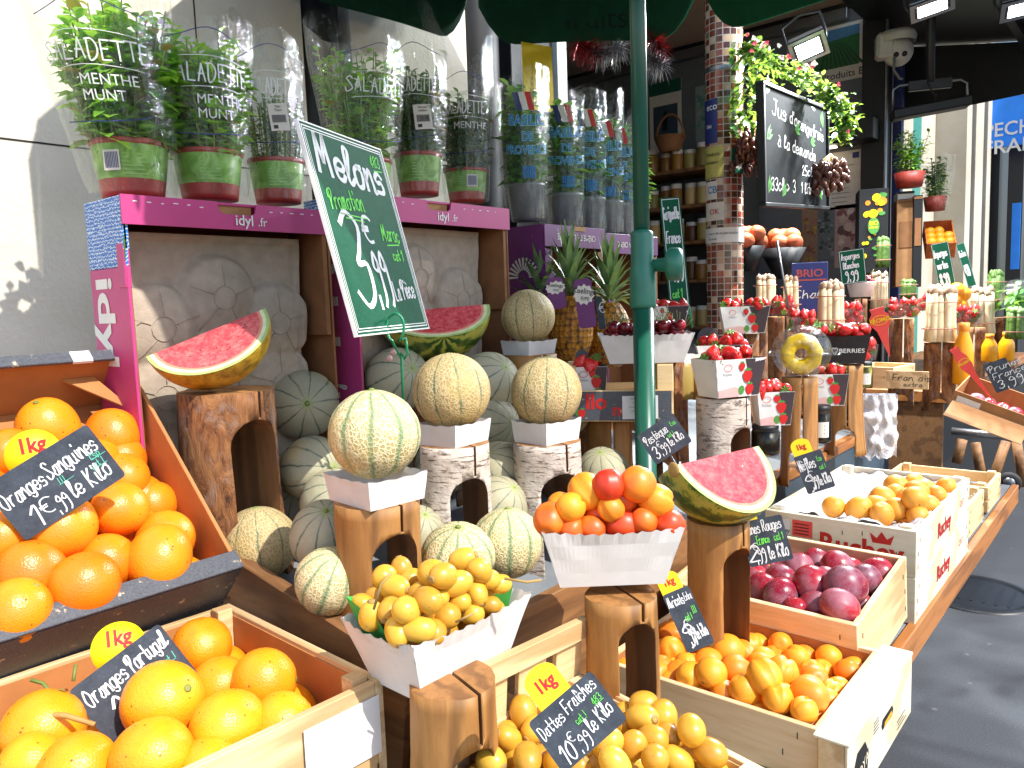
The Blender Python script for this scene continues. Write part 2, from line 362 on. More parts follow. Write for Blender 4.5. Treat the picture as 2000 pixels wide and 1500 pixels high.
def _bark(name, a, b, c_, birch=False):
    m = Mt(name, rough=.85); co = m.co()
    if birch:
        nz = m.noise(9, 6, m.mp(co, (1, 1, 1.6)), .7)
        c = m.ramp(m.noise(22, 5), [(.3, 'b8a898'), (.65, 'd2c6ba')])
        dash = m.ramp(m.noise(30, 4, m.mp(co, (1, 1, 7)), .65), [(.55, 0), (.62, .9)])
        c = m.mix(dash, c, '5e4c42'); c = m.mix(m.ramp(nz, [(.55, 0), (.64, .95)]), c, '4e3a2e'); hb = nz
    else:
        v = m.noise(42, 8, m.mp(co, (1, 1, .4)), .75, .8)
        c = m.ramp(v, [(.36, c_), (.46, a), (.56, b), (.66, 'b07a4e'), (.76, a)])
        c = m.mix(m.ramp(m.noise(30, 5, m.mp(co, loc=(4, 2, 7))), [(.52, 0), (.68, .5)]), c, '9a8a80'); hb = v
    m.col(c).bump(hb, 1.0, .008); return m.m
MAT['bark'] = _bark('rough_bark', '7c4e2c', '9a683c', '3a2216'); MAT['birch'] = _bark('birch_bark', '', '', '', True)
MAT['barked'] = wood('debarked_log', '8c5e30', 'a87840', '4e3018', (26, 26, 4), .6, 12, .4)
# boards, ink, paint
def _slate(name, a, b):
    m = Mt(name, rough=.75, Specular_IOR_Level=.12); nz = m.noise(35, 6, None, .7); m.col(m.mix(m.ramp(m.noise(300, 3), [(.6, 0), (.75, .35)]), m.ramp(nz, [(.35, a), (.7, b)]), '7a8088')); return m.m
MAT['slate'] = _slate('chalk_slate', '343941', '4a5059'); MAT['greenboard'] = _slate('green_chalkboard', '0e4a34', '15563e')
MAT['blackboard'] = _slate('black_chalkboard', '14171a', '202428')
def _chalk(name, hx):
    m = Mt(name, rough=.9); m.col(m.mix(m.ramp(m.noise(260, 4), [(.4, 0), (.7, .25)]), hx, '9a9a9a')); return m.m
MAT['chalk'] = _chalk('white_chalk', 'dedede'); MAT['chalkgreen'] = _chalk('green_chalk', '6ad84e'); MAT['chalkteal'] = _chalk('teal_chalk', '5ac8a8')
MAT['white'] = plain('white_ink', 'dcdcd8', .6, .03, 40, 0); MAT['red'] = plain('red_ink', 'c01c1c', .5, .05, 40, 0)
MAT['black'] = plain('black_ink', '1a1a1c', .5, .05, 40, 0); MAT['bluei'] = plain('blue_ink', '2a7ab8', .5, .05, 40, 0); MAT['aqua'] = plain('aqua_ink', '9adce0', .5, .03, 40, 0)
MAT['navy'] = plain('navy_ink', '24306c', .5, .05, 40, 0); MAT['yellow'] = plain('yellow_plastic', 'f2d20c', .45, .03, 40, 0); MAT['greeni'] = plain('green_ink', '4a8a3a', .5, .05, 40, 0)
MAT['orangei'] = plain('orange_ink', 'e88a1c', .5, .08, 40, 0); MAT['coral'] = plain('coral_plastic', 'e8504a', .4, .04, 40, 0); MAT['pinki'] = plain('pale_pink_ink', 'd8aaa4', .6, .05, 40, 0)
MAT['darkpanel'] = plain('dark_print', '3a2e32', .5, .08, 20, 0); MAT['greyi'] = plain('grey_ink', '8a8a90', .6, .05, 40, 0)
MAT['label'] = plain('cream_label', 'd8d0c4', .7, .05, 40, 0)
MAT['greenpole'] = plain('green_painted_metal', '1c5846', .3, .05, 20, 0); MAT['greenplastic'] = plain('green_plastic', '2e7560', .4, .06, 30, .05)
def _canvas():
    m = Mt('green_canvas', rough=.8); m.col(m.ramp(m.noise(20, 3), [(.3, '0c4630'), (.7, '10563a')])); m.bump(m.noise(700, 2), .25, .001)
    m.nt.links.new(m.n('MixShader', {0: .25, 1: m.b.outputs[0], 2: m.n('BsdfTranslucent', {'Color': '0f5a3c'})}), m.o.inputs[0]); return m.m
MAT['canvas'] = _canvas()
MAT['wire'] = plain('green_wire', '127a52', .35, .05, 30, 0)
MAT['metal'] = plain('grey_metal', '8a8c90', .35, .06, 20, 0, Metallic=.8); MAT['darkmetal'] = plain('dark_metal', '1e2024', .45, .08, 20, 0); MAT['blackm'] = plain('black_paint', '101114', .5, .1, 12, 0)
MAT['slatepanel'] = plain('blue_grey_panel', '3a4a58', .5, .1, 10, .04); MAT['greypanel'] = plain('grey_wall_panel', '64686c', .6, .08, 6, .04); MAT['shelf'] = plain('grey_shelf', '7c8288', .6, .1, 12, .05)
MAT['whiteplastic'] = plain('white_plastic', 'd4d4d0', .4, .03, 30, 0); MAT['rubber'] = plain('rubber', '202022', .7)
MAT['soil'] = plain('potting_soil', '2a1e16', .95, .3, 120, .6)
MAT['potred'] = plain('terracotta_pot', '9c3a2e', .5, .12, 40, .1)
MAT['potgreen'] = (lambda m: (m.col(m.ramp(m.noise(16, 4, m.mp(m.co(), (1, 1, 1.5), (.5, .3, .4)), .55, 1.5), [(.3, '4a7a22'), (.5, '6c9c34'), (.62, '8cb858'), (.7, '5c8c2a')])), m.m)[1])(Mt('green_pot_label', rough=.4))
MAT['potgrey'] = plain('grey_pot', '6a7070', .4, .15, 40, 0)
def _plaster():
    m = Mt('limestone_wall', rough=.85); c = m.ramp(m.noise(6, 6), [(.3, 'd4ccbc'), (.7, 'e2dace')])
    c = m.mix(m.ramp(m.noise(2.5, 5, m.mp(m.co(), (1, 1, .5))), [(.55, 0), (.75, .3)]), c, 'a8a294')
    m.col(c).bump(m.noise(90, 6), .4, .004); return m.m
MAT['plaster'] = _plaster()
MAT['stone'] = (lambda m: (m.col(m.ramp(m.noise(3, 6), [(.3, 'b8ae9c'), (.7, 'd0c8b8')])), m.bump(m.noise(40, 6), .3, .006), m.m)[2])(Mt('stone_facade', rough=.85))
def _asphalt():
    m = Mt('asphalt', rough=.85); c = m.ramp(m.noise(160, 6, None, .7), [(.3, '34363a'), (.7, '4c4f55')])
    c = m.mix(m.ramp(m.noise(.9, 5), [(.5, 0), (.7, .35)]), c, '55585c')
    c = m.mix(m.ramp(m.vor(5), [(.03, .6), (.06, 0)]), c, '6e7074')
    m.col(m.mix(m.ramp(m.noise(90, 2), [(.72, 0), (.76, .6)]), c, '77797c')).bump(m.noise(260, 4), .6, .004); return m.m
MAT['asphalt'] = _asphalt()
def _mosaic():
    m = Mt('mosaic_tiles', rough=.18); x, y, z = m.sep(m.co())
    u = m.ma('MULTIPLY', m.ma('ADD', m.ma('DIVIDE', m.ma('ARCTAN2', x, y), 2*math.pi), 1.0), 16.0); v = m.ma('MULTIPLY', m.ma('ADD', z, 10.0), 38.0)
    cell = m.n('CombineXYZ', {0: m.ma('FLOOR', u), 1: m.ma('FLOOR', v)})
    wn = m.n('TexWhiteNoise', {'Vector': cell}, out='Value')
    c = m.ramp(wn, [(0, '4a2416'), (.2, '7a3a26'), (.38, '9a4a34'), (.52, 'b08a6c'), (.66, '5e3a24'), (.8, '6a6a4e'), (.9, 'c4aa90')], 'CONSTANT')
    fu = m.ma('ABSOLUTE', m.ma('SUBTRACT', m.ma('FRACT', u), .5)); fv = m.ma('ABSOLUTE', m.ma('SUBTRACT', m.ma('FRACT', v), .5))
    g = m.ma('GREATER_THAN', m.ma('MAXIMUM', fu, fv), .43)
    m.col(m.mix(g, c, 'b0a49a')); m.set('Roughness', m.ma('ADD', m.ma('MULTIPLY', g, .6), .14)); m.bump(m.ma('SUBTRACT', 1.0, g), .6, .002); return m.m
MAT['mosaic'] = _mosaic()
def _emit(name, hx, st):
    m = Mt(name, hx); m.set('Emission Color', C(hx)); m.set('Emission Strength', st); return m.m
MAT['led'] = _emit('led_lamp_face', 'eef6ff', 9.0); MAT['tubeled'] = _emit('led_tube', 'ffe8c8', 3.0)
MAT['awnblue'] = plain('blue_awning', '2a8cf8', .6, .06, 10, .1); MAT['juice'] = plain('orange_juice', 'eea010', .25, .05, 20, 0)
MAT['asp'] = (lambda m: (m.col(m.ramp(m.noise(40, 3, m.mp(m.co(), (1, 1, .3))), [(.3, 'c8ac84'), (.5, 'ddcca4'), (.7, 'e8dcba')])), m.m)[1])(Mt('white_asparagus', rough=.45))
MAT['aspg'] = plain('green_asparagus', '5a7a34', .5, .25, 80, .1); MAT['asptip'] = plain('asparagus_tip', 'a88c70', .5, .2, 90, .3)
MAT['band'] = plain('rubber_band', 'b87a68', .5, .05, 30, 0); MAT['tinselr'] = plain('red_tinsel', 'a01822', .25, .3, 90, 0, Metallic=.6); MAT['tinsels'] = plain('silver_tinsel', 'b8bac0', .2, .2, 90, 0, Metallic=.8)
MAT['flred'] = plain('pink_petal', 'c83a50', .5, .15, 60, 0); MAT['flwhite'] = plain('white_petal', 'dcd8c8', .5, .08, 60, 0); MAT['dateb'] = fruit_peel('dark_date_skin', [(.2, '3a1e14'), (.5, '5a2e1c'), (.8, '4a2418')], .3, 40, .1, bsc=0)
MAT['jarfill'] = (lambda m: (m.col(m.ramp(m.rnd(), [(0, '6a4a20'), (.25, 'a8742a'), (.45, '5a2c18'), (.65, '8a7a34'), (.85, 'c8a868')])), m.m)[1])(Mt('preserve_filling', rough=.4))
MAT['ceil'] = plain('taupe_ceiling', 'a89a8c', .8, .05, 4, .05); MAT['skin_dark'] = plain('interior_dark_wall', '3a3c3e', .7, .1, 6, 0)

# ------------------------------------------------------------------ handwriting and print
GL = {'a': '55 36 24 13 22 42 54|56 53 62', 'b': '19 15 12 32 43 45 35 14', 'c': '55 36 15 13 22 42 53', 'd': '55 36 15 13 22 42 54|59 53 62',
 'e': '14 44 55 36 15 13 22 42 53', 'f': '58 49 38 32 20 10|16 56', 'g': '55 36 15 13 22 42 54|56 51 30 11', 'h': '19 12|14 36 46 53 52', 'i': '26 23 32|28 29',
 'j': '36 31 10', 'k': '19 12|55 24 52', 'l': '14 38 29 18 13 22 43', 'm': '16 12|14 26 36 32|34 46 56 53 62', 'n': '16 12|14 36 46 53 52 62', 'o': '36 15 13 22 42 53 55 36 56',
 'p': '16 10|15 36 55 53 42 13', 'q': '55 36 15 13 22 42 54|56 50', 'r': '16 12|14 36 56', 's': '55 36 15 24 44 53 42 12', 't': '39 33 42 53|16 56', 'u': '16 13 22 42 54|56 53 62',
 'v': '16 32 56', 'w': '16 22 34 42 56', 'x': '16 52|56 12', 'y': '16 14 33 54|56 51 30 11', 'z': '16 56 12 52',
 'A': '12 39|39 52|15 45', 'B': '12 19 49 57 46 16|46 55 53 42 12', 'D': '19 12 32 54 57 39 19 09', 'E': '59 19|19 12|12 52|16 46', 'F': '69 19|19 12|15 45', 'J': '19 59|49 43 32 12 03', 'K': '19 12|59 15|15 52',
 'L': '19 12|12 52', 'M': '02 19|19 34|34 59|59 62', 'N': '12 19|19 52|52 59', 'O': '39 16 14 32 52 65 67 49 39 28', 'P': '22 29|06 08 29 59 57 35 24', 'R': '12 19|08 29 59 57 35 15|35 62',
 'S': '58 49 29 18 27 45 54 53 32 12 04', 'T': '09 69|39 32', 'U': '19 13 32 53 59', 'C': '58 39 17 14 32 53', 'V': '19 32 59', 'Y': '19 35|59 35|35 32', 'I': '39 32', 'X': '19 52|59 12', 'G': '58 39 17 14 32 53 55 35', 'H': '19 12|59 52|15 55',
 '0': '39 17 14 32 53 57 39', '1': '17 39 32', '2': '17 39 57 46 12|12 52', '3': '18 39 58 46 35 55 53 32 13', '4': '49 14 64|48 42', '5': '59 19|19 16 45 54 42 12', '8': '36 17 39 57 36 14 32 53 36',
 '9': '57 39 17 26 46 57 52 30', 'E$': '', '€': '68 49 28 24 42 62|16 46|15 45', ',': '22 20', '.': '22 32', "'": '19 17', '-': '15 45', '>': '16 44 12', '/': '12 69', ':': '25 26|22 23'}
ACC = {'è': ('e', '28 47'), 'é': ('e', '27 49'), 'î': ('i', '27 39 57'), 'à': ('a', '28 47'), 'û': ('u', '27 39 57')}
WID = {'m': 7, 'w': 7, 'i': 3.2, 'l': 4, 'j': 4, 'M': 8, 'O': 7.5, 't': 5.5, '1': 4.5, ',': 3, '.': 3.5, "'": 2.5, ' ': 4, 'I': 4.5, 'P': 6.2, 'R': 7, 'f': 5.5, 'r': 5.5}
def _smooth(pts, n=4):
    if len(pts) < 3: return pts
    out = []
    for i in range(len(pts)-1):
        p0, p1, p2, p3 = pts[max(i-1, 0)], pts[i], pts[i+1], pts[min(i+2, len(pts)-1)]
        for k in range(n):
            t = k/n
            out.append(tuple(.5*((2*p1[j]) + (-p0[j]+p2[j])*t + (2*p0[j]-5*p1[j]+4*p2[j]-p3[j])*t*t + (-p0[j]+3*p1[j]-3*p2[j]+p3[j])*t**3) for j in (0, 1)))
    return out + [pts[-1]]
def ribbon(mb, pts, w, fn, mi=0, cal=.5):
    vs = []
    for i, p in enumerate(pts):
        a, b = pts[max(i-1, 0)], pts[min(i+1, len(pts)-1)]
        dx, dy = b[0]-a[0], b[1]-a[1]; L = math.hypot(dx, dy) or 1; nx, ny = -dy/L, dx/L
        k = w*.5*(1-cal*.5+cal*abs(nx*.8-ny*.6))
        ex = 0 if 0 < i < len(pts)-1 else (w*.35 if i else -w*.35)
        q = (p[0]+dx/L*ex, p[1]+dy/L*ex)
        vs += [fn(q[0]+nx*k, q[1]+ny*k), fn(q[0]-nx*k, q[1]-ny*k)]
    mb.add(vs, [(2*i, 2*i+1, 2*i+3, 2*i+2) for i in range(len(pts)-1)], I4, mi)
def planefn(M=I4, z=.0007): return lambda x, y: M @ V((x, y, z))
def hand(mb, txt, x, y, h, fn=None, w=None, mi=0, slant=.12, ang=0.0, sp=1.0, wx=1.0, cal=.5, fit=None):
    fn = fn or planefn(); w = w or h*.09; k = h/7.0
    if fit: sp = 1.0; wx = fit/(sum(WID.get(ACC[c][0] if c in ACC else c, 6 if c in GL or c in ACC else 4) for c in txt)*k)
    ca, sa = math.cos(ang), math.sin(ang); cx = 0.0
    for ch in txt:
        strokes = []
        if ch in ACC: strokes = GL[ACC[ch][0]].split('|') + [ACC[ch][1]]; wd = WID.get(ACC[ch][0], 6)
        elif ch in GL: strokes = GL[ch].split('|'); wd = WID.get(ch, 6)
        else: wd = WID.get(ch, 4)
        jy = random.uniform(-.25, .25)
        for st in strokes:
            pts = [(int(a[0])-1+random.uniform(-.12, .12), int(a[1])-2+jy+random.uniform(-.12, .12)) for a in st.split()]
            pts = _smooth(pts); pp = []
            for (px, py) in pts:
                X = (cx+(px+py*slant)*wx)*k; Y = py*k; pp.append((x+X*ca-Y*sa, y+X*sa+Y*ca))
            ribbon(mb, pp, w, fn, mi, cal)
        cx += wd*sp*wx
    return cx*k
def hline(mb, pts, w, fn=None, mi=0): ribbon(mb, _smooth(pts), w, fn or planefn(), mi, 0)
_TG = {}
def _text_geo(txt, bold):
    if (txt, bold) not in _TG:
        c = bpy.data.curves.new('t', 'FONT'); c.body = txt; c.size = 1; c.offset = bold; c.resolution_u = 3
        o = link(bpy.data.objects.new('t', c)); dg = bpy.context.evaluated_depsgraph_get(); me = o.evaluated_get(dg).to_mesh()
        _TG[(txt, bold)] = ([tuple(v.co) for v in me.vertices], [tuple(p.vertices) for p in me.polygons]); o.evaluated_get(dg).to_mesh_clear()
        bpy.data.objects.remove(o); bpy.data.curves.remove(c)
    return _TG[(txt, bold)]
def printed(mb, txt, x, y, h, fn=None, mi=0, bold=.0, ang=0.0, wx=1.0, align='l', flip=False):
    fn = fn or planefn(); vs, fs = _text_geo(txt, bold)
    if not vs: return 0
    k = h/.73; W = max(v[0] for v in vs)*k*wx; ox = {'l': 0, 'c': -W/2, 'r': -W}[align]; ca, sa = math.cos(ang), math.sin(ang)
    out = []
    for v in vs:
        X, Y = v[0]*k*wx+ox, v[1]*k
        if flip: X, Y = -X, -Y
        out.append(fn(x+X*ca-Y*sa, y+X*sa+Y*ca))
    mb.add(out, fs, I4, mi); return W
def cylfn(r0, r1, h, a0, off=.0008, z0=0.0):                    # wraps x along the arc and y up a cone, x=0 at angle a0
    def f(x, y):
        t = max(0, min(1, (y-z0)/h)); r = r0+(r1-r0)*t+off; a = a0 + x/max(r, .01)
        return V((r*math.cos(a), r*math.sin(a), y))
    return f
# ------------------------------------------------------------------ builders
def bumpy(me_mb, amp, fr, seed=0):
    me_mb.v = [v*(1+amp*mnoise.noise(v*fr+V((seed, seed*2, seed*3)))) for v in me_mb.v]; return me_mb
def m_orange(r, el=1.0, seed=0):
    mb = MB(); n = 18
    mb.lathe([(max(1e-4, r*math.sin(math.pi*j/n)), -r*el*math.cos(math.pi*j/n)*(1-.05*math.exp(-((j-n)/1.2)**2))) for j in range(n+1)], 28)
    bumpy(mb, .05, 18/max(.02, r)*.04, seed)
    mb.lathe([(.0005, r*el*.955), (r*.085, r*el*.965), (r*.1, r*el*.975), (r*.05, r*el*.985), (.0004, r*el*.975)], 9, I4, 1); return mb
def m_melon(r, el=1.0, seed=0):
    mb = MB(); nu, nv = 60, 30; vs = []
    def f(u, v):
        a = 2*math.pi*u; t = math.pi*v; k = 1-.022*(abs(math.cos(5*a+math.pi/2))**.0 if 0 else (1-abs(math.sin(5*(a-math.pi/2)+math.pi/2)))**2)*math.sin(t)
        return V((math.sin(t)*math.cos(a)*r*k, math.sin(t)*math.sin(a)*r*k, -math.cos(t)*r*el))
    mb.grid(f, nu, nv, cu=True); bumpy(mb, .06, 9, seed); bumpy(mb, .012, 60, seed)
    mb.lathe([(.004, r*el*.985), (.005, r*el*1.0), (.003, r*el*1.03), (.0005, r*el*1.035)], 8, I4, 1); return mb
def m_stone(r, el=1.0, gro=.16, seed=0, stem=True):      # apricots, plums: a groove down one side
    mb = MB(); nu, nv = 28, 18
    def f(u, v):
        a = 2*math.pi*u; t = math.pi*v; da = (a+math.pi) % (2*math.pi)-math.pi
        k = 1-gro*math.exp(-(da/.17)**2)*math.sin(t)**.5+.03*math.exp(-((abs(da)-.4)/.25)**2)
        z = -math.cos(t); dz = -.12*math.exp(-((v-1)/.1)**2)
        return V((math.sin(t)*math.cos(a)*r*k, math.sin(t)*math.sin(a)*r*k*.97, (z+dz)*r*el))
    mb.grid(f, nu, nv, cu=True); bumpy(mb, .05, 30, seed)
    if stem: mb.lathe([(r*.1, r*el*.84), (r*.13, r*el*.885), (r*.03, r*el*.9)], 7, I4, 1)
    return mb
def m_date(r, L, seed=0):
    mb = MB(); n = 14
    mb.lathe([(max(1e-4, r*math.sin(math.pi*j/n)**.9*(1+.06*math.cos(math.pi*j/n))), -L/2*math.cos(math.pi*j/n)) for j in range(n+1)], 20)
    bumpy(mb, .06, 28, seed); mb.lathe([(r*.3, L*.47), (r*.34, L*.5), (r*.14, L*.515), (r*.03, L*.5)], 8, I4, 1); return mb
def m_straw(r, L, seed=0):
    mb = MB(); n = 12; pr = [(max(1e-4, r*math.sin(math.pi*(j/n)**.72)**.85), L*(j/n)) for j in range(n+1)]
    pr = [(x, L-z) for x, z in pr][::-1]; mb.lathe([(x, z-L/2) for x, z in pr], 18); bumpy(mb, .06, 40, seed)
    for k in range(7):
        a = 2*math.pi*k/7; d = V((math.cos(a), math.sin(a), 0)); t = V((-d.y, d.x, 0)); z = L*.48
        mb.add([V((0, 0, z)), d*r*.5+t*r*.22+V((0, 0, z+.002)), d*r*.95+V((0, 0, z-.001)), d*r*.5-t*r*.22+V((0, 0, z+.002))], [(0, 1, 2, 3)], I4, 1)
    return mb
def m_cherry(r, seed=0):
    mb = MB(); n = 12
    mb.lathe([(max(1e-4, r*math.sin(math.pi*j/n)), -r*math.cos(math.pi*j/n)*(1-.16*math.exp(-((j-n)/1.6)**2))) for j in range(n+1)], 18)
    mb.tube([(0, 0, r*.8), (.003, .001, r*1.6), (.008, .004, r*2.4), (.012, .01, r*3.4)], .0008, 5, I4, 1); return mb
FR = {}
def protos(kind, mb_fn, mats, n=4): FR[kind] = [mb_fn(s).mesh(kind, mats) for s in range(n)]
protos('orange', lambda s: m_orange(.04, 1.0+.03*s, s), [MAT['orange'], MAT['greenstem']]); protos('blood', lambda s: m_orange(.04, .98+.05*s, s+5), [MAT['blood'], MAT['greenstem']])
protos('melon', lambda s: m_melon(.066, .97+.03*s, s), [MAT['melon'], MAT['greenstem']], 2); protos('melontan', lambda s: m_melon(.066, .98+.03*s, s+3), [MAT['melontan'], MAT['greenstem']], 2)
protos('melonpale', lambda s: m_melon(.066, .97+.04*s, s+6), [MAT['melonpale'], MAT['greenstem']], 3)
protos('plum', lambda s: m_stone(.0265, 1.06+.04*s, .05, s), [MAT['plum'], MAT['stem']]); protos('apricot', lambda s: m_stone(.0225, .98+.05*s, .17, s), [MAT['apricot'], MAT['stem']])
protos('redapricot', lambda s: m_stone(.0225, 1.0+.05*s, .08, s+3), [MAT['redapricot'], MAT['stem']]); protos('loquat', lambda s: m_stone(.024, 1.0+.06*s, .0, s), [MAT['loquat'], MAT['stem']])
protos('date', lambda s: m_date(.0182, .041+.0025*s, s), [MAT['date'], MAT['stem']]); protos('strawberry', lambda s: m_straw(.016, .036+.003*s, s), [MAT['strawberry'], MAT['calyx']])
protos('cherry', lambda s: m_cherry(.0125, s), [MAT['cherry'], MAT['greenstem']], 2)
FRSZ = {'orange': .04, 'blood': .04, 'melon': .066, 'melontan': .066, 'melonpale': .066, 'plum': .027, 'apricot': .0225, 'redapricot': .0225, 'loquat': .024, 'date': .02, 'strawberry': .016, 'cherry': .0125}
NAMES = {'orange': 'orange', 'blood': 'blood_orange', 'melon': 'melon', 'melontan': 'melon', 'melonpale': 'melon', 'redapricot': 'apricot', 'date': 'fresh_date'}
CATS = {'blood': 'orange', 'melontan': 'melon', 'melonpale': 'melon', 'redapricot': 'apricot', 'date': 'date'}
def rrot(): return Euler((random.uniform(0, 6.28), random.uniform(0, 6.28), random.uniform(0, 6.28))).to_matrix().to_4x4()
def aim(d, spin=0.0):                                     # rotation that turns local +Z to d
    return V(d).to_track_quat('Z', 'Y').to_matrix().to_4x4() @ R('Z', spin)
def fruit(kind, loc, r, label, group, rot=None, sq=(1, 1, 1)):
    k = r/FRSZ[kind]; me = random.choice(FR[kind])
    o = place(me, NAMES.get(kind, kind), T(V(loc)) @ (rot if rot is not None else rrot()) @ S(k*sq[0], k*sq[1], k*sq[2]))
    return tag(o, label, CATS.get(kind, kind), group)
ORD = ['first', 'second', 'third', 'fourth', 'fifth', 'sixth', 'seventh', 'eighth', 'ninth', 'tenth', 'eleventh', 'twelfth']
def heap(kind, items, o, n, adj, where, group, rowh, rots=None, box=None):
    """items (px, py, radius px[, lift]); every fruit lies on the plane (o, n) of its crate, rows are read off front to back"""
    its = sorted(items, key=lambda t: -t[1]); rows = []
    pos_ = [PP(t[0], t[1], o+n*(t[3] if len(t) > 3 else 0), n) for t in its]; rad_ = [U(t[2], depth(p)) for t, p in zip(its, pos_)]
    Mi = box[0].inverted() if box else None
    for it in range(14):                                  # fruits push each other apart and stay inside their walls
        for i in range(len(pos_)):
            for j in range(i):
                dv = pos_[i]-pos_[j]; L = dv.length; m_ = (rad_[i]+rad_[j])*.76
                if 1e-6 < L < m_: dv *= (m_-L)*.5/L; pos_[i] = pos_[i]+dv; pos_[j] = pos_[j]-dv
        if box:
            for i, p in enumerate(pos_):
                q = Mi @ p; rr = rad_[i]*.92; hx, hy = max(.004, box[1]/2-rr), max(.004, box[2]/2-rr)
                pos_[i] = box[0] @ V((max(-hx, min(hx, q.x)), max(-hy, min(hy, q.y)), max(q.z, box[3]) if len(box) > 3 else q.z))
    for k_, t in enumerate(its):
        t = (t[0], t[1], k_)
        if rows and abs(rows[-1][0][1]-t[1]) < rowh: rows[-1].append(t)
        else: rows.append([t])
    for ri, row in enumerate(rows):
        row.sort(key=lambda t: t[0])
        for ci, t in enumerate(row):
            p = pos_[t[2]]
            rn = 'front row' if ri == 0 else ('back row' if ri == len(rows)-1 else ORD[ri]+' row')
            pos = 'only one' if len(row) == 1 else ('leftmost' if ci == 0 else 'rightmost' if ci == len(row)-1 else ORD[ci]+' from left')
            a = adj if isinstance(adj, str) else adj[(ri*7+ci) % len(adj)]
            fruit(kind if isinstance(kind, str) else kind[(ri*5+ci*3) % len(kind)], p, rad_[t[2]], '%s, %s in %s %s' % (a, pos, rn, where), group, rots(t) if rots else None)
def fill_under(kind, pts, r, label, group):
    for p in pts: fruit(kind, p, r*random.uniform(.92, 1.05), label, group)

# ---- crates: local x across, y to the back, z up; origin at the middle of the base
def crate(name, label, M, W, L, H, mats, t=.009, slats=False, posts=True, group=None, cat='crate', inner=None, base=True, lips=None):
    root = empty(name, None, label, cat, group, M)
    ma, mb_ = mats[0], mats[1]; mm = [ma, mb_, inner or ma]
    for sx in (-1, 1):
        b = MB()
        if slats:
            for k in range(2): b.box((0, 0, 0), (t, L, H*.42), T(sx*(W/2-t/2), 0, H*(.25+.5*k)), 0, .0012)
        else: b.box((sx*(W/2-t/2), 0, H/2), (t, L, H), I4, 0, .0012)
        if inner: b.box((sx*(W/2-t-.0012), 0, H/2-.002), (.002, L-2*t-.002, H-.008), I4, 2)
        b.build('side_board', mm, root)
    for sy in (-1, 1):
        b = MB(); b.box((0, sy*(L/2-t/2), H/2), (W-2*t-.0006, t-.0006, H-.001), I4, 1, .0012)
        if inner: b.box((0, sy*(L/2-t-.0012), H/2-.002), (W-2*t-.006, .002, H-.008), I4, 2)
        b.build('end_board', mm, root)
    st = MB(); rg = random.Random(int(W*9e4+L*7e3))
    for sy in (-1, 1):
        for sx in (-1, 1):
            for k in range(3): st.box((sx*(W/2-.014-.012*(k == 2)), sy*(L/2+.0004), H*(.2+.28*k)), (.0012, .0008, .009), R('Z', 0))
    for sx in (-1, 1):
        for k in range(5): st.box((sx*(W/2+.0004), L*rg.uniform(-.45, .45), H*rg.uniform(.15, .85)), (.0008, .0012, .009))
    st.build('staples', [MAT['darkmetal']], root)
    if base: MB().box((0, 0, .004), (W-2*t-.001, L-2*t-.001, .006)).build('base_board', [inner or ma], root)
    if posts:
        for sx in (-1, 1):
            for sy in (-1, 1):
                MB().box((0, 0, 0), (.022, .022, H+.004), T(sx*(W/2-t-.0125), sy*(L/2-t-.0125), H/2+.003), 0, .001).build('corner_post', [mb_], root)
    return root
def stapled(mb, x, y, z, ax='x', n=1): mb.box((x, y, z), (.012, .0012, .0012) if ax == 'x' else (.0012, .0012, .012))
# ---- paper punnets: local x long, y short; base on z=0
def punnet_mb(W, L, H, k=.74, wave=.0022, nw=11, t=.0011, sag=0.0, mi=0, mi_in=None):
    mb = MB(); mi_in = mi if mi_in is None else mi_in
    bw, bl = W*k/2, L*(k-.02)/2; tw, tl = W/2, L/2
    cs = [((-bw, -bl), (bw, -bl), (-tw, -tl), (tw, -tl)), ((bw, -bl), (bw, bl), (tw, -tl), (tw, tl)), ((bw, bl), (-bw, bl), (tw, tl), (-tw, tl)), ((-bw, bl), (-bw, -bl), (-tw, tl), (-tw, -tl))]
    for (b0, b1, t0, t1) in cs:
        ln = math.hypot(t1[0]-t0[0], t1[1]-t0[1]); n = max(8, int(ln/.006)); nn = V((t1[1]-t0[1], -(t1[0]-t0[0]), 0)).normalized()
        for off, flip, mm in ((0, False, mi), (-t, True, mi_in)):
            vs = []
            for j in range(5):
                for i in range(n+1):
                    u = i/n; v = j/4; bx = b0[0]+(b1[0]-b0[0])*u; by = b0[1]+(b1[1]-b0[1])*u; tx = t0[0]+(t1[0]-t0[0])*u; ty = t0[1]+(t1[1]-t0[1])*u
                    bow = sag*math.sin(math.pi*u)*v*v; z = H*v*(1-0*bow) - (sag*.7*math.sin(math.pi*u) if j == 4 else 0)*1.0
                    if j == 4 and wave: z += wave*math.cos(2*math.pi*nw*u*ln/.18)
                    q_ = V((bx+(tx-bx)*v, by+(ty-by)*v, z)); wv_ = .0022*v*mnoise.noise(q_*38+V((W*90, 0, 3))); vs.append(q_ + nn*(off+bow*.6+wv_))
            fs = [(j*(n+1)+i, j*(n+1)+i+1, (j+1)*(n+1)+i+1, (j+1)*(n+1)+i) for j in range(4) for i in range(n)]
            mb.add(vs, [f[::-1] for f in fs] if flip else fs, I4, mm)
    mb.flat([(-bw, -bl), (bw, -bl), (bw, bl), (-bw, bl)], T(0, 0, .0006), mi); return mb
def sidefn(W, L, H, side, k=.74, off=.0009):             # x along the side from its middle, y up the wall
    bw, bl, tw, tl = W*k/2, L*(k-.02)/2, W/2, L/2
    def f(x, y):
        v = y/H; X = bw+(tw-bw)*v; Y = bl+(tl-bl)*v
        return {'front': V((x, -Y-off, y)), 'left': V((-X-off, -x, y)), 'right': V((X+off, x, y)), 'back': V((-x, Y+off, y))}[side]
    return f
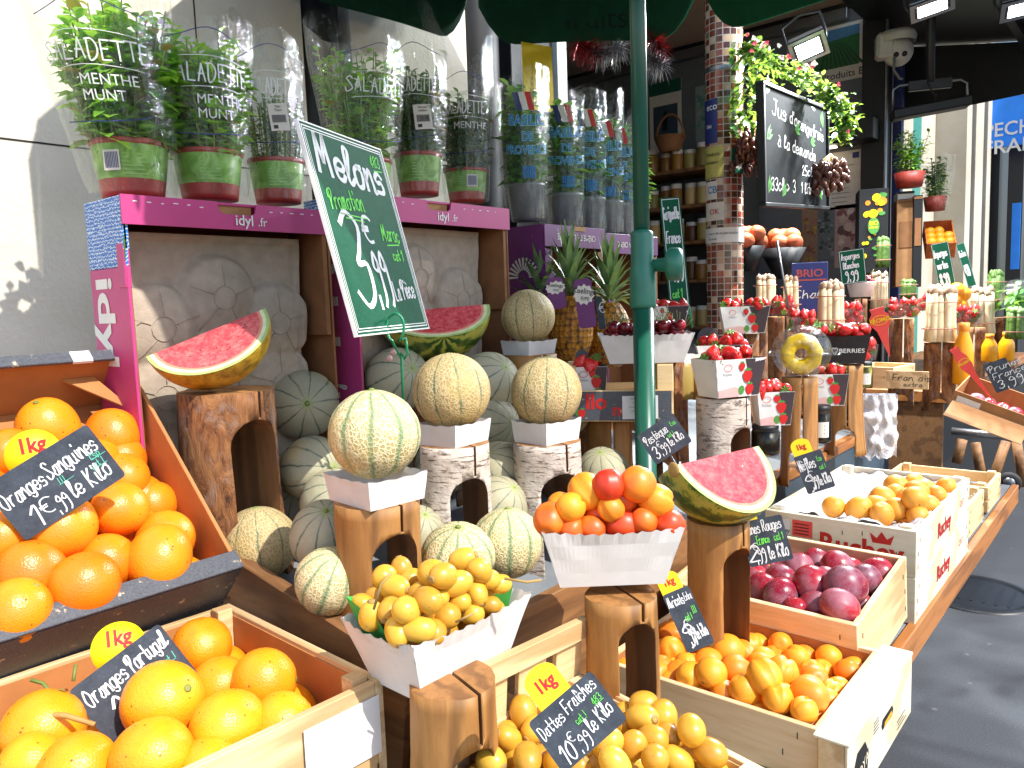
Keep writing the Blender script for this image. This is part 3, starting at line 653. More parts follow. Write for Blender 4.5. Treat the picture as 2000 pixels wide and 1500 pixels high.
# ---- logs carved to stools with an arch through them
def stump(label, M, r, h, aw, ah, adir, bark='barked', seed=0, group='log stools that raise the fruit', flare=.08, split=True, r2=None):
    mb = MB(); n = 40; nz = 14
    def rf(a, z): return 1 + .07*mnoise.noise(V((math.cos(a)*1.4+seed*3, math.sin(a)*1.4, z*6))) + .02*mnoise.noise(V((math.cos(a)*5, math.sin(a)*5+seed, z*30))) + flare*(1-z/h)**3
    mb.lathe([(.002, 0)] + [(r, h*j/nz) for j in range(nz+1)] + [(r*.5, h+.0005), (.002, h+.0008)], n, I4, 0, True, rf, True, True, mis=[2]+[0]*nz+[1, 1])
    mb.sm = [s and m == 0 for s, m in zip(mb.sm, mb.m)]
    mats = [MAT[bark], MAT['logcut'], MAT['loginner']]
    a = mb.build('a', mats)
    cut = MB(); poly = [(aw/2, -.02)] + [(aw/2*math.cos(math.pi*i/12), ah-aw/2+aw/2*math.sin(math.pi*i/12)) for i in range(13)] + [(-aw/2, -.02)]
    cut.prism(poly, r*4, T(0, 0, 0) @ R('Z', adir) @ R('X', 90) @ T(0, 0, -r*2), 2)
    cutters = [cut.build('b', mats)]
    if split:
        c2 = MB(); c2.box((r*.12, 0, h), (.0045, r*4, max(.01, (h-ah)*1.9)), R('Z', adir), 2); cutters.append(c2.build('b', mats))
    for b in cutters:
        md = a.modifiers.new('b', 'BOOLEAN'); md.operation = 'DIFFERENCE'; md.object = b; md.solver = 'EXACT'
    dg = bpy.context.evaluated_depsgraph_get(); me = bpy.data.meshes.new_from_object(a.evaluated_get(dg))
    if len(me.polygons) < 50: me = mb.mesh('log_stool', mats)
    for b in [a]+cutters: bpy.data.objects.remove(b)
    me.name = 'log_stool'; o = place(me, 'log_stool', M); return tag(o, label, 'log stool', group)
def stump_px(label, px, ytop, wpx, d, zbot, **k):
    p = P(px, ytop, d); r = U(wpx, d)/2; h = p.z-zbot
    az = math.degrees(math.atan2(p.y, p.x))
    kk = dict(aw=r*1.15, ah=h*.72, adir=90+az); kk['adir'] = az-90+k.pop('turn', 0); kk.update(k)
    kk['ah'] = k.get('ahf', .7)*h; kk.pop('ahf', None)
    return stump(label, T(p.x, p.y, zbot), r, h, **kk), p, r
# ---- flat signs
def board_px(name, label, cat, pts, d, mat, n=None, th=.003, parent=None, group=None, round_=0):
    """sign whose four corners (TL, TR, BR, BL) were measured; flat plate with thickness, its face on local z=0"""
    c = [sum(p[i] for p in pts)/4 for i in (0, 1)]; oc = P(c[0], c[1], d)
    if n == 'q':                                     # plane of a true rectangle seen in perspective
        import numpy as np
        A = np.array([list(ray(*p)) for p in pts]).T*np.array([1, -1, 1, -1]); dd = np.linalg.svd(A)[2][-1]; dd = dd/dd.mean()*d
        qq = [P(p[0], p[1], float(e)) for p, e in zip(pts, dd)]; nn = (qq[1]-qq[0]).cross(qq[0]-qq[3]).normalized(); nn = -nn if nn.dot(CO-oc) < 0 else nn
    else: nn = (CO-oc).normalized() if n is None else V(n).normalized()
    q = [PP(p[0], p[1], oc, nn) for p in pts]
    ex = ((q[1]-q[0])+(q[2]-q[3])); W = ex.length/2; ex.normalize(); ey = ((q[0]-q[3])+(q[1]-q[2])); ey = ey-ex*ey.dot(ex); Hh = ey.length/2; ey.normalize(); ez = ex.cross(ey)
    cc = (q[0]+q[1]+q[2]+q[3])/4; o = cc-ex*W/2-ey*Hh/2
    M = Matrix(((ex.x, ey.x, ez.x, o.x), (ex.y, ey.y, ez.y, o.y), (ex.z, ey.z, ez.z, o.z), (0, 0, 0, 1)))
    root = empty(name, None, label, cat, group, M)
    plate(W, Hh, th, round_).build('panel', [mat], root); return root, W, Hh
def plate(W, Hh, th, rr=0):
    mb = MB()
    if rr:
        poly = []
        for (cx, cy, a0) in ((W-rr, rr, -90), (W-rr, Hh-rr, 0), (rr, Hh-rr, 90), (rr, rr, 180)):
            for k in range(4): a = rad(a0+30*k); poly.append((cx+rr*math.cos(a), cy+rr*math.sin(a)))
    else: poly = [(0, 0), (W, 0), (W, Hh), (0, Hh)]
    return mb.prism(poly, th, T(0, 0, -th))
# ---- plants
def leafquads(mb, p, d, up, L, W, mi=0, fold=.25, droop=.3):
    d = V(d).normalized(); s = d.cross(up)
    if s.length < 1e-3: s = d.orthogonal()
    s.normalize(); nn = s.cross(d); p = V(p); q = []
    for t, w in ((0, .12), (.3, .9), (.62, .75), (1, .04)):
        c = p+d*L*t-nn*0+V((0, 0, -droop*L*t*t)); q.append((c-s*W*w*.5+nn*fold*W*w*.5, c, c+s*W*w*.5+nn*fold*W*w*.5))
    vs = [x for r_ in q for x in r_]
    mb.add(vs, [(3*i+k, 3*i+k+1, 3*i+k+4, 3*i+k+3) for i in range(3) for k in (0, 1)], I4, mi, True)
def foliage(mb, base, h, r0, r1, nst, nl, L, W, bend=.15, tip=1.0, mis=(0,), stem_mi=1, dens=1.0):
    base = V(base)
    for s_ in range(nst):
        a = random.uniform(0, 6.28); k = math.sqrt(random.random()); b = base+V((math.cos(a)*k*r0, math.sin(a)*k*r0, 0))
        hh = h*random.uniform(.6, 1.0); t = base+V((math.cos(a)*k*r1, math.sin(a)*k*r1, hh)); mid = (b+t)/2+V((random.uniform(-1, 1), random.uniform(-1, 1), 0))*h*bend*.3
        pts = [b*(1-u)**2+mid*2*u*(1-u)+t*u*u for u in (0, .25, .5, .75, 1)]
        mb.tube(pts, .0012, 4, I4, stem_mi, False)
        for i in range(nl):
            u = .06+.94*(i+random.random())/nl; p = b*(1-u)**2+mid*2*u*(1-u)+t*u*u; aa = random.uniform(0, 6.28)
            dd = V((math.cos(aa), math.sin(aa), random.uniform(.05, .7)+(.6 if u > .93 else 0))); sc = random.uniform(.6, 1.1)*(1 if u < .85 else .75)*tip
            leafquads(mb, p, dd, V((0, 0, 1)), L*sc, W*sc, random.choice(mis), .2, random.uniform(.1, .6))
def sleeve_mb(h, r0, r1, top, seed, n=44, nz=12, lean=(0, 0), flat=1.0, flang=0.0, pinch=0.0):
    mb = MB(); rng = random.Random(seed); ph = [rng.uniform(0, 6.28) for _ in range(4)]
    cf, sf = math.cos(flang), math.sin(flang)
    def f(u, v):
        a = 2*math.pi*u; r = r0+(r1-r0)*v**.8 - pinch*math.exp(-((v-.32)/.08)**2)
        r *= 1+.05*v*math.sin(3*a+ph[0])+.035*math.sin(7*a+ph[1]+4*v)*(.3+v)+.02*math.sin(13*a+ph[2]-6*v)
        hz = h*(1+top*(.5*math.sin(a+ph[3])+.35*math.sin(2*a+ph[1]))*(v > .999)+0) if v > .999 else h*v*.97
        x, y = r*math.cos(a), r*math.sin(a)
        xr, yr = x*cf+y*sf, (-x*sf+y*cf)*(1-(1-flat)*v); x, y = xr*cf-yr*sf, xr*sf+yr*cf
        return V((x+lean[0]*v, y+lean[1]*v, hz))
    mb.grid(f, n, nz, cu=True); return mb
# ------------------------------------------------------------------ the setting: street, walls, shop
s_ = MB(); s_.grid(lambda u, v: V((-30+80*u, -30+60*v, 0)), 2, 2, sm=False); tag(s_.build('street', MAT['asphalt']), kind='structure')
mc = PA(1905, 1160, 2, 0); mb = MB(); mb.lathe([(.0005, .006), (.2, .006), (.215, .004), (.22, .009), (.25, .009), (.255, 0)], 40)
for k in range(7): mb.box((0, -.15+.05*k, .007), (.24, .012, .003))
tag(mb.build('manhole_cover', MAT['darkmetal'], M=T(mc)), 'round dark iron manhole cover set in the asphalt beside the stall', 'manhole cover')
wall = empty('stone_wall', (0, 1.8, 0), 'cream limestone wall with thin dark joints behind the melon cartons', 'wall')
def wbox(name, x0, x1, y0, y1, z0, z1, mat, par, bev=.002):
    o = par.matrix_world.translation
    return MB().box(((x0+x1)/2-o.x, (y0+y1)/2-o.y, (z0+z1)/2-o.z), (x1-x0, y1-y0, z1-z0), I4, 0, bev).build(name, [mat], par)
wbox('wall_face', -4, 1.303, 1.8, 2.0, 0, 6, MAT['plaster'], wall); wbox('wall_panel', 1.466, 1.95, 1.8, 2.0, 0, 6, MAT['plaster'], wall)
for (x0, x1, z0, z1) in ((-4, 1.3, 1.8135, 1.817), (.995, .9985, 1.817, 6), (.2, .203, .9, 1.8135)): wbox('joint', x0, x1, 1.7988, 1.801, z0, z1, MAT['black'], wall, 0)
pl = MB(); pl.lathe([(.075, 0), (.075, 6)], 20, T(1.385, 1.87, 0)); tag(pl.build('drain_pipe', MAT['blackm']), 'black round pipe on the stone wall behind the green melon sign', 'pipe')
pl = MB(); pl.lathe([(.09, 0), (.09, 6)], 20, T(2.07, 1.88, 0)); pl.lathe([(.096, 2.02), (.096, 2.1)], 20, T(2.07, 1.88, 0)); tag(pl.build('drain_pipe', MAT['blackm']), 'thick black pipe behind the basil sleeves beside the yellow poster', 'pipe')
shop = empty('shop_building', (3.5, 1.4, 0), 'greengrocer shop front with open dark interior behind the stall', 'building')
wbox('door_frame', 2.43, 2.49, 1.78, 1.92, 0, 3.1, MAT['whiteplastic'], shop)
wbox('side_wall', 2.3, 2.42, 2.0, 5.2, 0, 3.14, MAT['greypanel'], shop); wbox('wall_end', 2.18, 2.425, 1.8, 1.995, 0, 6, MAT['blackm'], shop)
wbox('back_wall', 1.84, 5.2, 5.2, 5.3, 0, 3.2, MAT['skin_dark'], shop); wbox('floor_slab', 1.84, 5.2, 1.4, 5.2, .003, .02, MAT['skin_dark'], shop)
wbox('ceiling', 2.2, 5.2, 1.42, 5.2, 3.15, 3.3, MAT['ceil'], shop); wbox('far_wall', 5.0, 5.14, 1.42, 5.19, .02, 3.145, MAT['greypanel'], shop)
wbox('upper_facade', 2.2, 5.3, 1.5, 1.75, 3.305, 6.5, MAT['plaster'], shop); wbox('ceiling_trim', 4.94, 4.998, 1.5, 5.1, 3.06, 3.12, MAT['metal'], shop); wbox('ceiling_shadow_gap', 4.95, 4.998, 1.5, 5.1, 3.121, 3.149, MAT['blackm'], shop)
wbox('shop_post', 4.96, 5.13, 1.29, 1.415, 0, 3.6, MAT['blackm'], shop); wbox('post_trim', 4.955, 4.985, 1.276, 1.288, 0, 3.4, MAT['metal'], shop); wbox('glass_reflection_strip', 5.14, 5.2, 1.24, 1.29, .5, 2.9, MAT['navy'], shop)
# mosaic pillar
pc = PA(1416, 560, 1, 1.4); pil = empty('mosaic_pillar', (pc.x, pc.y, 0), 'round pillar clad in small brown and red mosaic tiles with stickers', 'pillar')
MB().lathe([(.074, .6), (.074, 3.14)], 48).build('tiled_shaft', MAT['mosaic'], pil)
MB().lathe([(.0775, 2.345), (.0775, 2.36)], 40).build('metal_band', MAT['metal'], pil)
pang = math.degrees(math.atan2(-pc.y, -pc.x))
def pillar_label(yt, yb, a0, a1, mat, name, lines=(), mi=None):
    z0, z1 = PA(1416, yb, 1, 1.33).z, PA(1416, yt, 1, 1.33).z; m_ = MB()
    m_.grid(lambda u, v: V((.0762*math.cos(rad(pang+a0+(a1-a0)*u)), .0762*math.sin(rad(pang+a0+(a1-a0)*u)), z0+(z1-z0)*v)), 12, 1)
    fn = cylfn(.0762, .0762, 1, rad(pang+a0), .0008)
    for (t, fx, fy, h_, mt) in lines: printed(m_, t, fx*.0762*rad(a1-a0), z0+(z1-z0)*fy, h_*(z1-z0), fn, mt, .01)
    m_.build(name, [mat, MAT['white'], MAT['black'], MAT['bluei'], MAT['red']], pil)
pillar_label(178, 268, -88, -20, MAT['navy'], 'sticker', [('eco', .4, .75, .16, 1), ('bio', .4, .35, .1, 1)])
pillar_label(275, 338, -80, -2, plain('yellow_notice', 'b8ae5a', .6), 'sticker', [('Produits', .2, .7, .12, 2), ('de saison', .2, .45, .1, 2)])
pillar_label(282, 332, 22, 88, MAT['greenpole'], 'sticker', [('epicerie', .2, .2, .2, 1)])
pillar_label(345, 382, -75, -22, MAT['label'], 'sticker', [('CB', .3, .35, .4, 3)]); pillar_label(388, 425, -75, 0, MAT['label'], 'sticker', [('OK', .35, .35, .3, 4)])
pillar_label(440, 470, -88, 88, MAT['paper'], 'paper_band', [('merci de ne pas toucher', .2, .55, .16, 2), ('les fruits', .2, .2, .14, 2)])
# things on the far wall (plane X = 5) and in the dark interior
def wallsheet(name, label, cat, x0, y0, x1, y1, mat, X=4.998, th=.006, deco=None, group=None):
    a = PA(x0, y0, 0, X); b = PA(x1, y1, 0, X); W = a.y-b.y; Hh = a.z-b.z
    M = Matrix(((0, 0, -1, X), (-1, 0, 0, a.y), (0, 1, 0, b.z), (0, 0, 0, 1)))
    r_ = empty(name, None, label, cat, group, M); plate(W, Hh, th).build('sheet', [mat], r_)
    if deco: deco(r_, W, Hh)
    return r_
def d_bio(r_, W, Hh):
    m_ = MB(); m_.flat([(.02, Hh*.25, .001), (W-.02, Hh*.25, .001), (W-.02, Hh-.02, .001), (.02, Hh-.02, .001)], I4, 0)
    m_.flat([(.02, Hh*.72, .0018), (W-.02, Hh*.78, .0018), (W-.02, Hh-.02, .0018), (.02, Hh-.02, .0018)], I4, 1)
    for k in range(9): m_.flat([(.05+W*.1*k, Hh*.25, .0022), (.07+W*.1*k, Hh*.25, .0022), (W*.3+W*.04*k, Hh*.7, .0022), (W*.29+W*.04*k, Hh*.7, .0022)], I4, 2)
    m_.build('picture', [plain('field_green', '2c6a34', .5), plain('sky_blue', '4a7a9a', .5), plain('field_dark', '1e4a28', .5)], r_)
    m_ = MB(); printed(m_, 'Produits Bio', .06, Hh*.06, Hh*.13, None, 0, .006); m_.build('lettering', [MAT['black']], r_)
wallsheet('organic_poster', 'poster reading Produits Bio with a green field on the dark shop wall', 'poster', 1585, 62, 1685, 150, MAT['label'], deco=d_bio)
def d_lines(col='greyi', n=9):
    def f(r_, W, Hh):
        m_ = MB()
        for k in range(n): m_.flat([(W*.12, Hh*(.12+.7*k/n), .001), (W*random.uniform(.5, .88), Hh*(.12+.7*k/n), .001), (W*random.uniform(.5, .88), Hh*(.135+.7*k/n), .001), (W*.12, Hh*(.135+.7*k/n), .001)])
        m_.flat([(W*.75, Hh*.86, .001), (W*.95, Hh*.86, .001), (W*.95, Hh*.96, .001), (W*.75, Hh*.96, .001)], I4, 1); m_.build('print', [MAT[col], MAT['navy']], r_)
    return f
wallsheet('notice_sheet', 'white notice sheet on the wall right of the black juice board', 'notice', 1618, 300, 1680, 405, MAT['label'], deco=d_lines())
def d_blobs(cols):
    def f(r_, W, Hh):
        m_ = MB(); rg = random.Random(int(W*1e4))
        for k in range(34):
            cx, cy_, rr = rg.uniform(.1, .9)*W, rg.uniform(.1, .9)*Hh, rg.uniform(.06, .16)*W
            m_.flat([(min(W, max(0, cx+rr*rg.uniform(.6, 1.2)*math.cos(2*math.pi*i/9))), min(Hh, max(0, cy_+rr*rg.uniform(.6, 1.2)*math.sin(2*math.pi*i/9))), .0008+.0003*k) for i in range(9)], I4, k % len(cols))
        m_.build('picture', [MAT[c] if c in MAT else plain('print_'+c, c, .6) for c in cols], r_)
    return f
wallsheet('photo_poster', 'grey and white landscape poster low on the dark wall under the notice', 'poster', 1597, 408, 1630, 505, plain('grey_photo', '6a7074', .6), deco=d_blobs(['4a5a58', '8a9296', '3a4440']))
wallsheet('photo_poster', 'pink and cream food poster low on the dark wall by the post', 'poster', 1631, 402, 1697, 520, plain('pink_photo', 'b89a94', .6), deco=d_blobs(['c8b0a4', '8a5a58', 'd8c8c0', '6a4a48']))
wallsheet('photo_poster', 'yellow and pink poster beside the hanging dates', 'poster', 1566, 408, 1596, 520, plain('yellow_photo', '9a7a60', .6), deco=d_blobs(['b89a3a', 'a87068', '8a5a4a']))
def d_green(r_, W, Hh):
    m_ = MB(); m_.flat([(0, Hh*.82, .001), (W, Hh*.82, .001), (W, Hh, .001), (0, Hh, .001)], I4, 0); m_.flat([(.03, Hh*.22, .001), (W-.03, Hh*.22, .001), (W-.03, Hh*.66, .001), (.03, Hh*.66, .001)], I4, 1)
    m_.flat([(W*.4, Hh*.3, .0018), (W*.55, Hh*.3, .0018), (W*.58, Hh*.5, .0018), (W*.5, Hh*.6, .0018), (W*.42, Hh*.5, .0018)], I4, 2); m_.build('picture', [MAT['greenpole'], MAT['slatepanel'], MAT['blackm']], r_)
wallsheet('grower_poster', 'poster with a green header and a grower photo above the jars', 'poster', 1268, 166, 1332, 290, MAT['label'], deco=d_green)
wallsheet('grower_poster', 'pale teal sketch poster left of the mosaic pillar', 'poster', 1358, 170, 1400, 270, plain('teal_sketch', '8a9a96', .6), deco=d_blobs(['5a8a84', '6a9a90', '9aa8a4']))
# jar shelves
shl = empty('jar_shelf', (4.75, 2.7, 0), 'dim shop shelving full of small preserve jars beyond the green pole', 'shelving')
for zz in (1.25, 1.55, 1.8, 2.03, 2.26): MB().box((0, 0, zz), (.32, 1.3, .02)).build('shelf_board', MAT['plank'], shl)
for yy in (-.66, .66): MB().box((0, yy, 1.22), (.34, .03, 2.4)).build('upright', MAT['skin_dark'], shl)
jar = None
def jar_mb(r, h): return MB().lathe([(.001, 0), (r, 0), (r*1.02, h*.1), (r*1.02, h*.72), (r*.85, h*.82)], 14), MB().lathe([(r*.9, h*.8), (r*.92, h), (.001, h)], 14)
jb, jl = jar_mb(.034, .1); jbm = jb.mesh('jar', MAT['jarfill']); jlm = jl.mesh('lid', MAT['label']); jn = 0
for zi, zz in enumerate((1.26, 1.56, 1.81, 2.04, 2.27)):
    for k in range(14):
        jn += 1; rt = link(bpy.data.objects.new('preserve_jar', jbm)); rt.location = (4.66+.02*(k % 2), 2.12+.088*k+random.uniform(-.008, .008), zz); rt.scale = (1.2, 1.2, random.uniform(1.2, 1.6))
        tag(rt, 'small preserve jar with a pale lid standing on the dim shop shelf', 'jar', 'jars on the shop shelving'); place(jlm, 'lid', I4, rt)
bs = empty('wicker_basket', (4.62, 2.5, 2.39), 'brown basket with a curved handle on the top jar shelf', 'basket')
MB().lathe([(.06, 0), (.1, .1), (.105, .1), (.065, .005)], 18).build('bowl', MAT['kraftdark'], bs); MB().tube([(0, .1*math.cos(a), .08+.16*math.sin(a)) for a in [math.pi*i/12 for i in range(13)]], .008, 6).build('handle', MAT['kraftdark'], bs)
# awning over the far stall
aw = empty('black_awning', (4.5, .3, 2.8), 'black fabric awning over the far stall with lamps under it', 'awning')
o_ = aw.matrix_world.translation
def awf(u, v, dz=0): return V((3.35+2.3*u, 1.4-2.4*v, 3.02-.42*v+dz))-o_
m_ = MB(); m_.grid(lambda u, v: awf(u, v), 8, 8); m_.grid(lambda u, v: awf(1-u, v, .012), 8, 8); m_.build('canopy', MAT['blackm'], aw)
m_ = MB(); m_.grid(lambda u, v: V((5.62+.015*math.sin(u*19)*v, 1.38-2.35*u, 3.01-.42*u-(.42-.42*u+.02*math.sin(u*9))*v))-o_, 30, 4); m_.build('end_curtain', MAT['blackm'], aw)
for vv in (.3, .62, .98): a_, b_ = awf(0, vv, -.03), awf(1, vv, -.03); MB().box((a_+b_)/2, (2.3, .04, .05)).build('rail', MAT['darkmetal'], aw)
# neighbouring house down the street
nb = empty('stone_house', (7, 1.4, 0), 'pale stone house with pilasters beyond the shop', 'building')
wbox('wall', 5.3, 9.6, 1.5, 1.8, 0, 7, MAT['stone'], nb); wbox('pilaster', 5.32, 5.95, 1.36, 1.498, 0, 7, MAT['stone'], nb); wbox('shutter', 6.0, 6.55, 1.44, 1.498, .3, 2.9, plain('teal_shutter', '3a8a7a', .5), nb)
for k in range(4): wbox('pilaster', 7.3+.27*k, 7.5+.27*k, 1.27-.02*(k % 2), 1.498, 0, 7, MAT['stone'], nb)
wbox('dark_shopfront', 8.45, 14, 1.2, 1.35, 0, 2.9, MAT['blackm'], nb); wbox('dark_post', 8.5, 8.62, 1.02, 1.14, 0, 2.9, MAT['darkmetal'], nb); wbox('blue_strip', 8.49, 8.498, 1.03, 1.1, 1.6, 2.2, MAT['awnblue'], nb)
ba = PA(1905, 178, 0, 8.3); bb = PA(2060, 262, 0, 8.3)
M = Matrix(((0, 0, -1, 8.3), (-1, 0, 0, ba.y), (0, 1, 0, PA(1905, 294, 0, 8.3).z), (0, 0, 0, 1))); ban = empty('blue_awning', None, 'bright blue shop awning with white capital lettering down the street', 'awning', None, M)
Hb = ba.z-PA(1905, 294, 0, 8.3).z; Wb = 1.6; m_ = MB(); m_.grid(lambda u, v: V((Wb*u, Hb*v, .01*math.sin(u*14+v*3))), 20, 6); m_.grid(lambda u, v: V((Wb*(1-u), Hb*v, -.02)), 2, 2); m_.build('valance', MAT['awnblue'], ban)
kb = 8.8/FPX
m_ = MB(); printed(m_, 'PECHE', 13*kb, Hb-74*kb, 21*kb, planefn(I4, .02), 0, .012, 0, .92); printed(m_, 'FRANCE', 13*kb, Hb-100*kb, 21*kb, planefn(I4, .02), 0, .012)
m_.add([V((57*kb, Hb-18*kb, .02)), V((80*kb, Hb-18*kb, .02)), V((80*kb, Hb-15*kb, .02)), V((57*kb, Hb-15*kb, .02))], [(0, 1, 2, 3)]); m_.build('lettering', MAT['white'], ban)
sg = board_px('street_sign', 'small white sign with a blue letter hung below the blue awning', 'sign', [(1897, 258), (1910, 262), (1909, 306), (1896, 304)], 7.6, MAT['white'], (-1, 0, 0)); m_ = MB(); printed(m_[0] if 0 else m_, 'L', sg[1]*.2, sg[2]*.25, sg[2]*.5, None, 0, .02); m_.build('lettering', MAT['navy'], sg[0])
# ------------------------------------------------------------------ the stall
st = empty('display_stall', (1.5, .8, 0), 'stepped wooden fruit stall with varnished edges and blue grey panels', 'market stall')
wbox('lower_shelf', -.6, 2.95, .36, .748, .776, .796, MAT['shelf'], st); wbox('front_edge', -.6, 2.95, .338, .358, .74, .8, MAT['edge'], st); wbox('front_panel', -.6, 2.93, .785, .8, .02, .93, MAT['slatepanel'], st)
wbox('end_panel', 2.86, 2.88, .81, 1.42, .02, .772, MAT['slatepanel'], st)
SH0, SHS = .935, .17
def shz(y): return SH0+SHS*(y-.75)
SHN = V((0, -SHS, 1)).normalized(); SHO = V((0, .75, SH0))
m_ = MB(); m_.grid(lambda u, v: V((.632+2.25*u-1.5, .752+.7*v-.8, shz(.752+.7*v))), 4, 4, sm=False); m_.grid(lambda u, v: V((.632+2.25*(1-u)-1.5, .752+.7*v-.8, shz(.752+.7*v)-.02)), 4, 4, sm=False); m_.build('melon_shelf', MAT['shelf'], st)
wbox('front_plank', .64, 1.52, .728, .749, .80, .985, MAT['plank'], st); wbox('riser_panel', 1.523, 2.88, .731, .749, .80, .965, MAT['slatepanel'], st); wbox('riser_edge', 1.523, 2.89, .722, .76, .9655, .992, MAT['edge'], st)
wbox('riser_end', 2.885, 2.915, .76, 1.42, .774, 1.0, MAT['blackm'], st)
m_ = MB(); m_.box((0, 0, 0), (.024, .56, .17), T(.626-1.5, 1.0-.8, .955) @ R('X', 9.6), 0, .002); m_.build('side_plank', MAT['planky'], st)
wbox('support_block', .64, .74, .60, .72, .80, .93, MAT['plank'], st)
# ------------------------------------------------------------------ umbrella
pa, pb = P(1262, 920, 1.55), P(1245, 0, 1.55); pd = (pb-pa).normalized()
def pole_at(z): return pa+pd*((z-pa.z)/pd.z)
um = empty('market_umbrella', pole_at(.8), 'big green market umbrella on a green tube pole standing in the stall', 'umbrella'); uo = um.matrix_world.translation.copy()
zc = P(1253, 548, 1.55).z; rl, ru = U(20.5, 1.55), U(15.5, 1.55)
MB().tube([pole_at(.0)-uo, pole_at(zc-.02)-uo], rl, 24).build('lower_pole', MAT['greenpole'], um); MB().tube([pole_at(zc)-uo, pole_at(2.77)-uo], ru, 24).build('upper_pole', MAT['greenpole'], um)
Mc = T(pole_at(zc)-uo) @ aim(pd); MB().lathe([(ru+.001, .1), (rl*1.05, .097), (rl*1.08, .09), (rl*1.08, .03), (rl*1.2, .022), (rl*1.24, 0), (rl*1.24, -.05), (rl*1.15, -.056), (rl, -.057)], 28).build('collar', MAT['greenplastic'], um, Mc)
kd = (CR*.9-CF*.25).normalized(); MB().lathe([(.0005, 0), (.012, 0), (.014, .025), (.03, .03), (.033, .036), (.033, .052), (.028, .06), (.0005, .062)], 24, T(pole_at(zc+.03)-uo+kd*rl*.9) @ aim(kd)).build('clamp_knob', MAT['greenplastic'], um)
UC = pole_at(2.45); UR = .92; UA = rad(41)
def uv_(k, r=UR, dz=0): a = UA+rad(45)*(k-.5); return V((UC.x+r*math.cos(a)-uo.x, UC.y+r*math.sin(a)-uo.y, UC.z+dz-uo.z))
cn = MB(); top = V((UC.x-uo.x, UC.y-uo.y, UC.z+.34-uo.z))
for k in range(8):
    a_, b_ = uv_(k), uv_(k+1)
    def cf(u, v, dz=0):
        e = a_+(b_-a_)*u; q = top+(e-top)*v; q = q+V((0, 0, .05*math.sin(math.pi*v)-.02*math.sin(math.pi*u)*v+dz)); return q
    cn.grid(lambda u, v: cf(u, v), 8, 8); cn.grid(lambda u, v: cf(1-u, v, .003), 8, 8)
cn.build('canopy', MAT['canvas'], um)
for k in range(8):
    a_, b_ = uv_(k), uv_(k+1); dr = (b_-a_).normalized(); L = (b_-a_).length; g = .012; vm = MB(); nrm = dr.cross(V((0, 0, 1)))
    def vf(u, v, off=0):
        x = g+(L-2*g)*u; t = u*(1-u)*4; edge = min(u, 1-u)*L; rr = .12; dh = .07+.115*(1-max(0, 1-edge/rr)**2.2)
        return a_+dr*x+V((0, 0, -dh*v))+nrm*(.02*v+.006*math.sin(u*9+k)*v+off)
    vm.grid(lambda u, v: vf(u, v), 24, 4); vm.grid(lambda u, v: vf(1-u, v, .002), 24, 4)
    if k == 0: printed(vm, 'fruits', .32*L, 0, .07, lambda x, y: a_+dr*(L*.92-x)+V((0, 0, -.15+y))+nrm*(.02*.7-.004), 1, .004)
    vm.build('valance_panel', [MAT['canvas'], plain('dark_print_green', '08301f', .8)] if k == 0 else [MAT['canvas']], um)
    rb = MB(); rb.tube([top-V((0, 0, .03)), a_-V((0, 0, .012))], .006, 6); rb.build('rib', MAT['darkmetal'], um)
# ------------------------------------------------------------------ cartons standing on end with pulp trays
def pulp_tray(W, Hh, name='pulp_tray'):
    m_ = MB(); cups = []; R_ = .076
    for r_ in range(5):
        for c in range(3):
            cups.append((W*(-.33+.33*c), Hh-.11-.118*r_-(.05 if c != 1 else 0), 1))
    nu, nv = 100, 130
    def f(u, v):
        x = -W/2+W*u; z = Hh*v; d = 0.0; best = 9
        for (cx, cz, s) in cups:
            q = math.hypot(x-cx, z-cz)/R_
            if q < 1: d = max(d, .014*min(1, (1-q)/.1)**.6+.018*(1-q*q)); best = min(best, q)
        a = 0.0
        if d > 0:
            d += .0015*math.cos(0)
        e = min(u, 1-u)*W; lip = .012 if e < .012 else 0; e2 = (1-v)*Hh; lip = max(lip, .012 if e2 < .012 else 0)
        return V((x, -d-lip+.002*mnoise.noise(V((x*25, z*25, 1))), z))
    m_.grid(f, nu, nv)
    for (cx, cz, s) in cups:                                # ribs pressed into every cup
        for k in range(5):
            a = 1.25*k+.3; pts = [f((cx+R_*t*math.cos(a)+W/2)/W, min(1, max(0, (cz+R_*t*math.sin(a))/Hh)))+V((0, -.0012, 0)) for t in (.3, .5, .7, .93) if abs(cx+R_*t*math.cos(a)) < W/2 and 0 < cz+R_*t*math.sin(a) < Hh]
            if len(pts) > 2: m_.tube(pts, .0008, 4)
        m_.tube([f((cx+R_*.28*math.cos(b)+W/2)/W, min(1, max(0, (cz+R_*.28*math.sin(b))/Hh)))+V((0, -.001, 0)) for b in [2*math.pi*i/14 for i in range(15)] if abs(cx)+R_ < W/2+.03], .0007, 4) if abs(cx)+R_*.3 < W/2 and 0 < cz-R_*.3 and cz+R_*.3 < Hh else None
    return m_
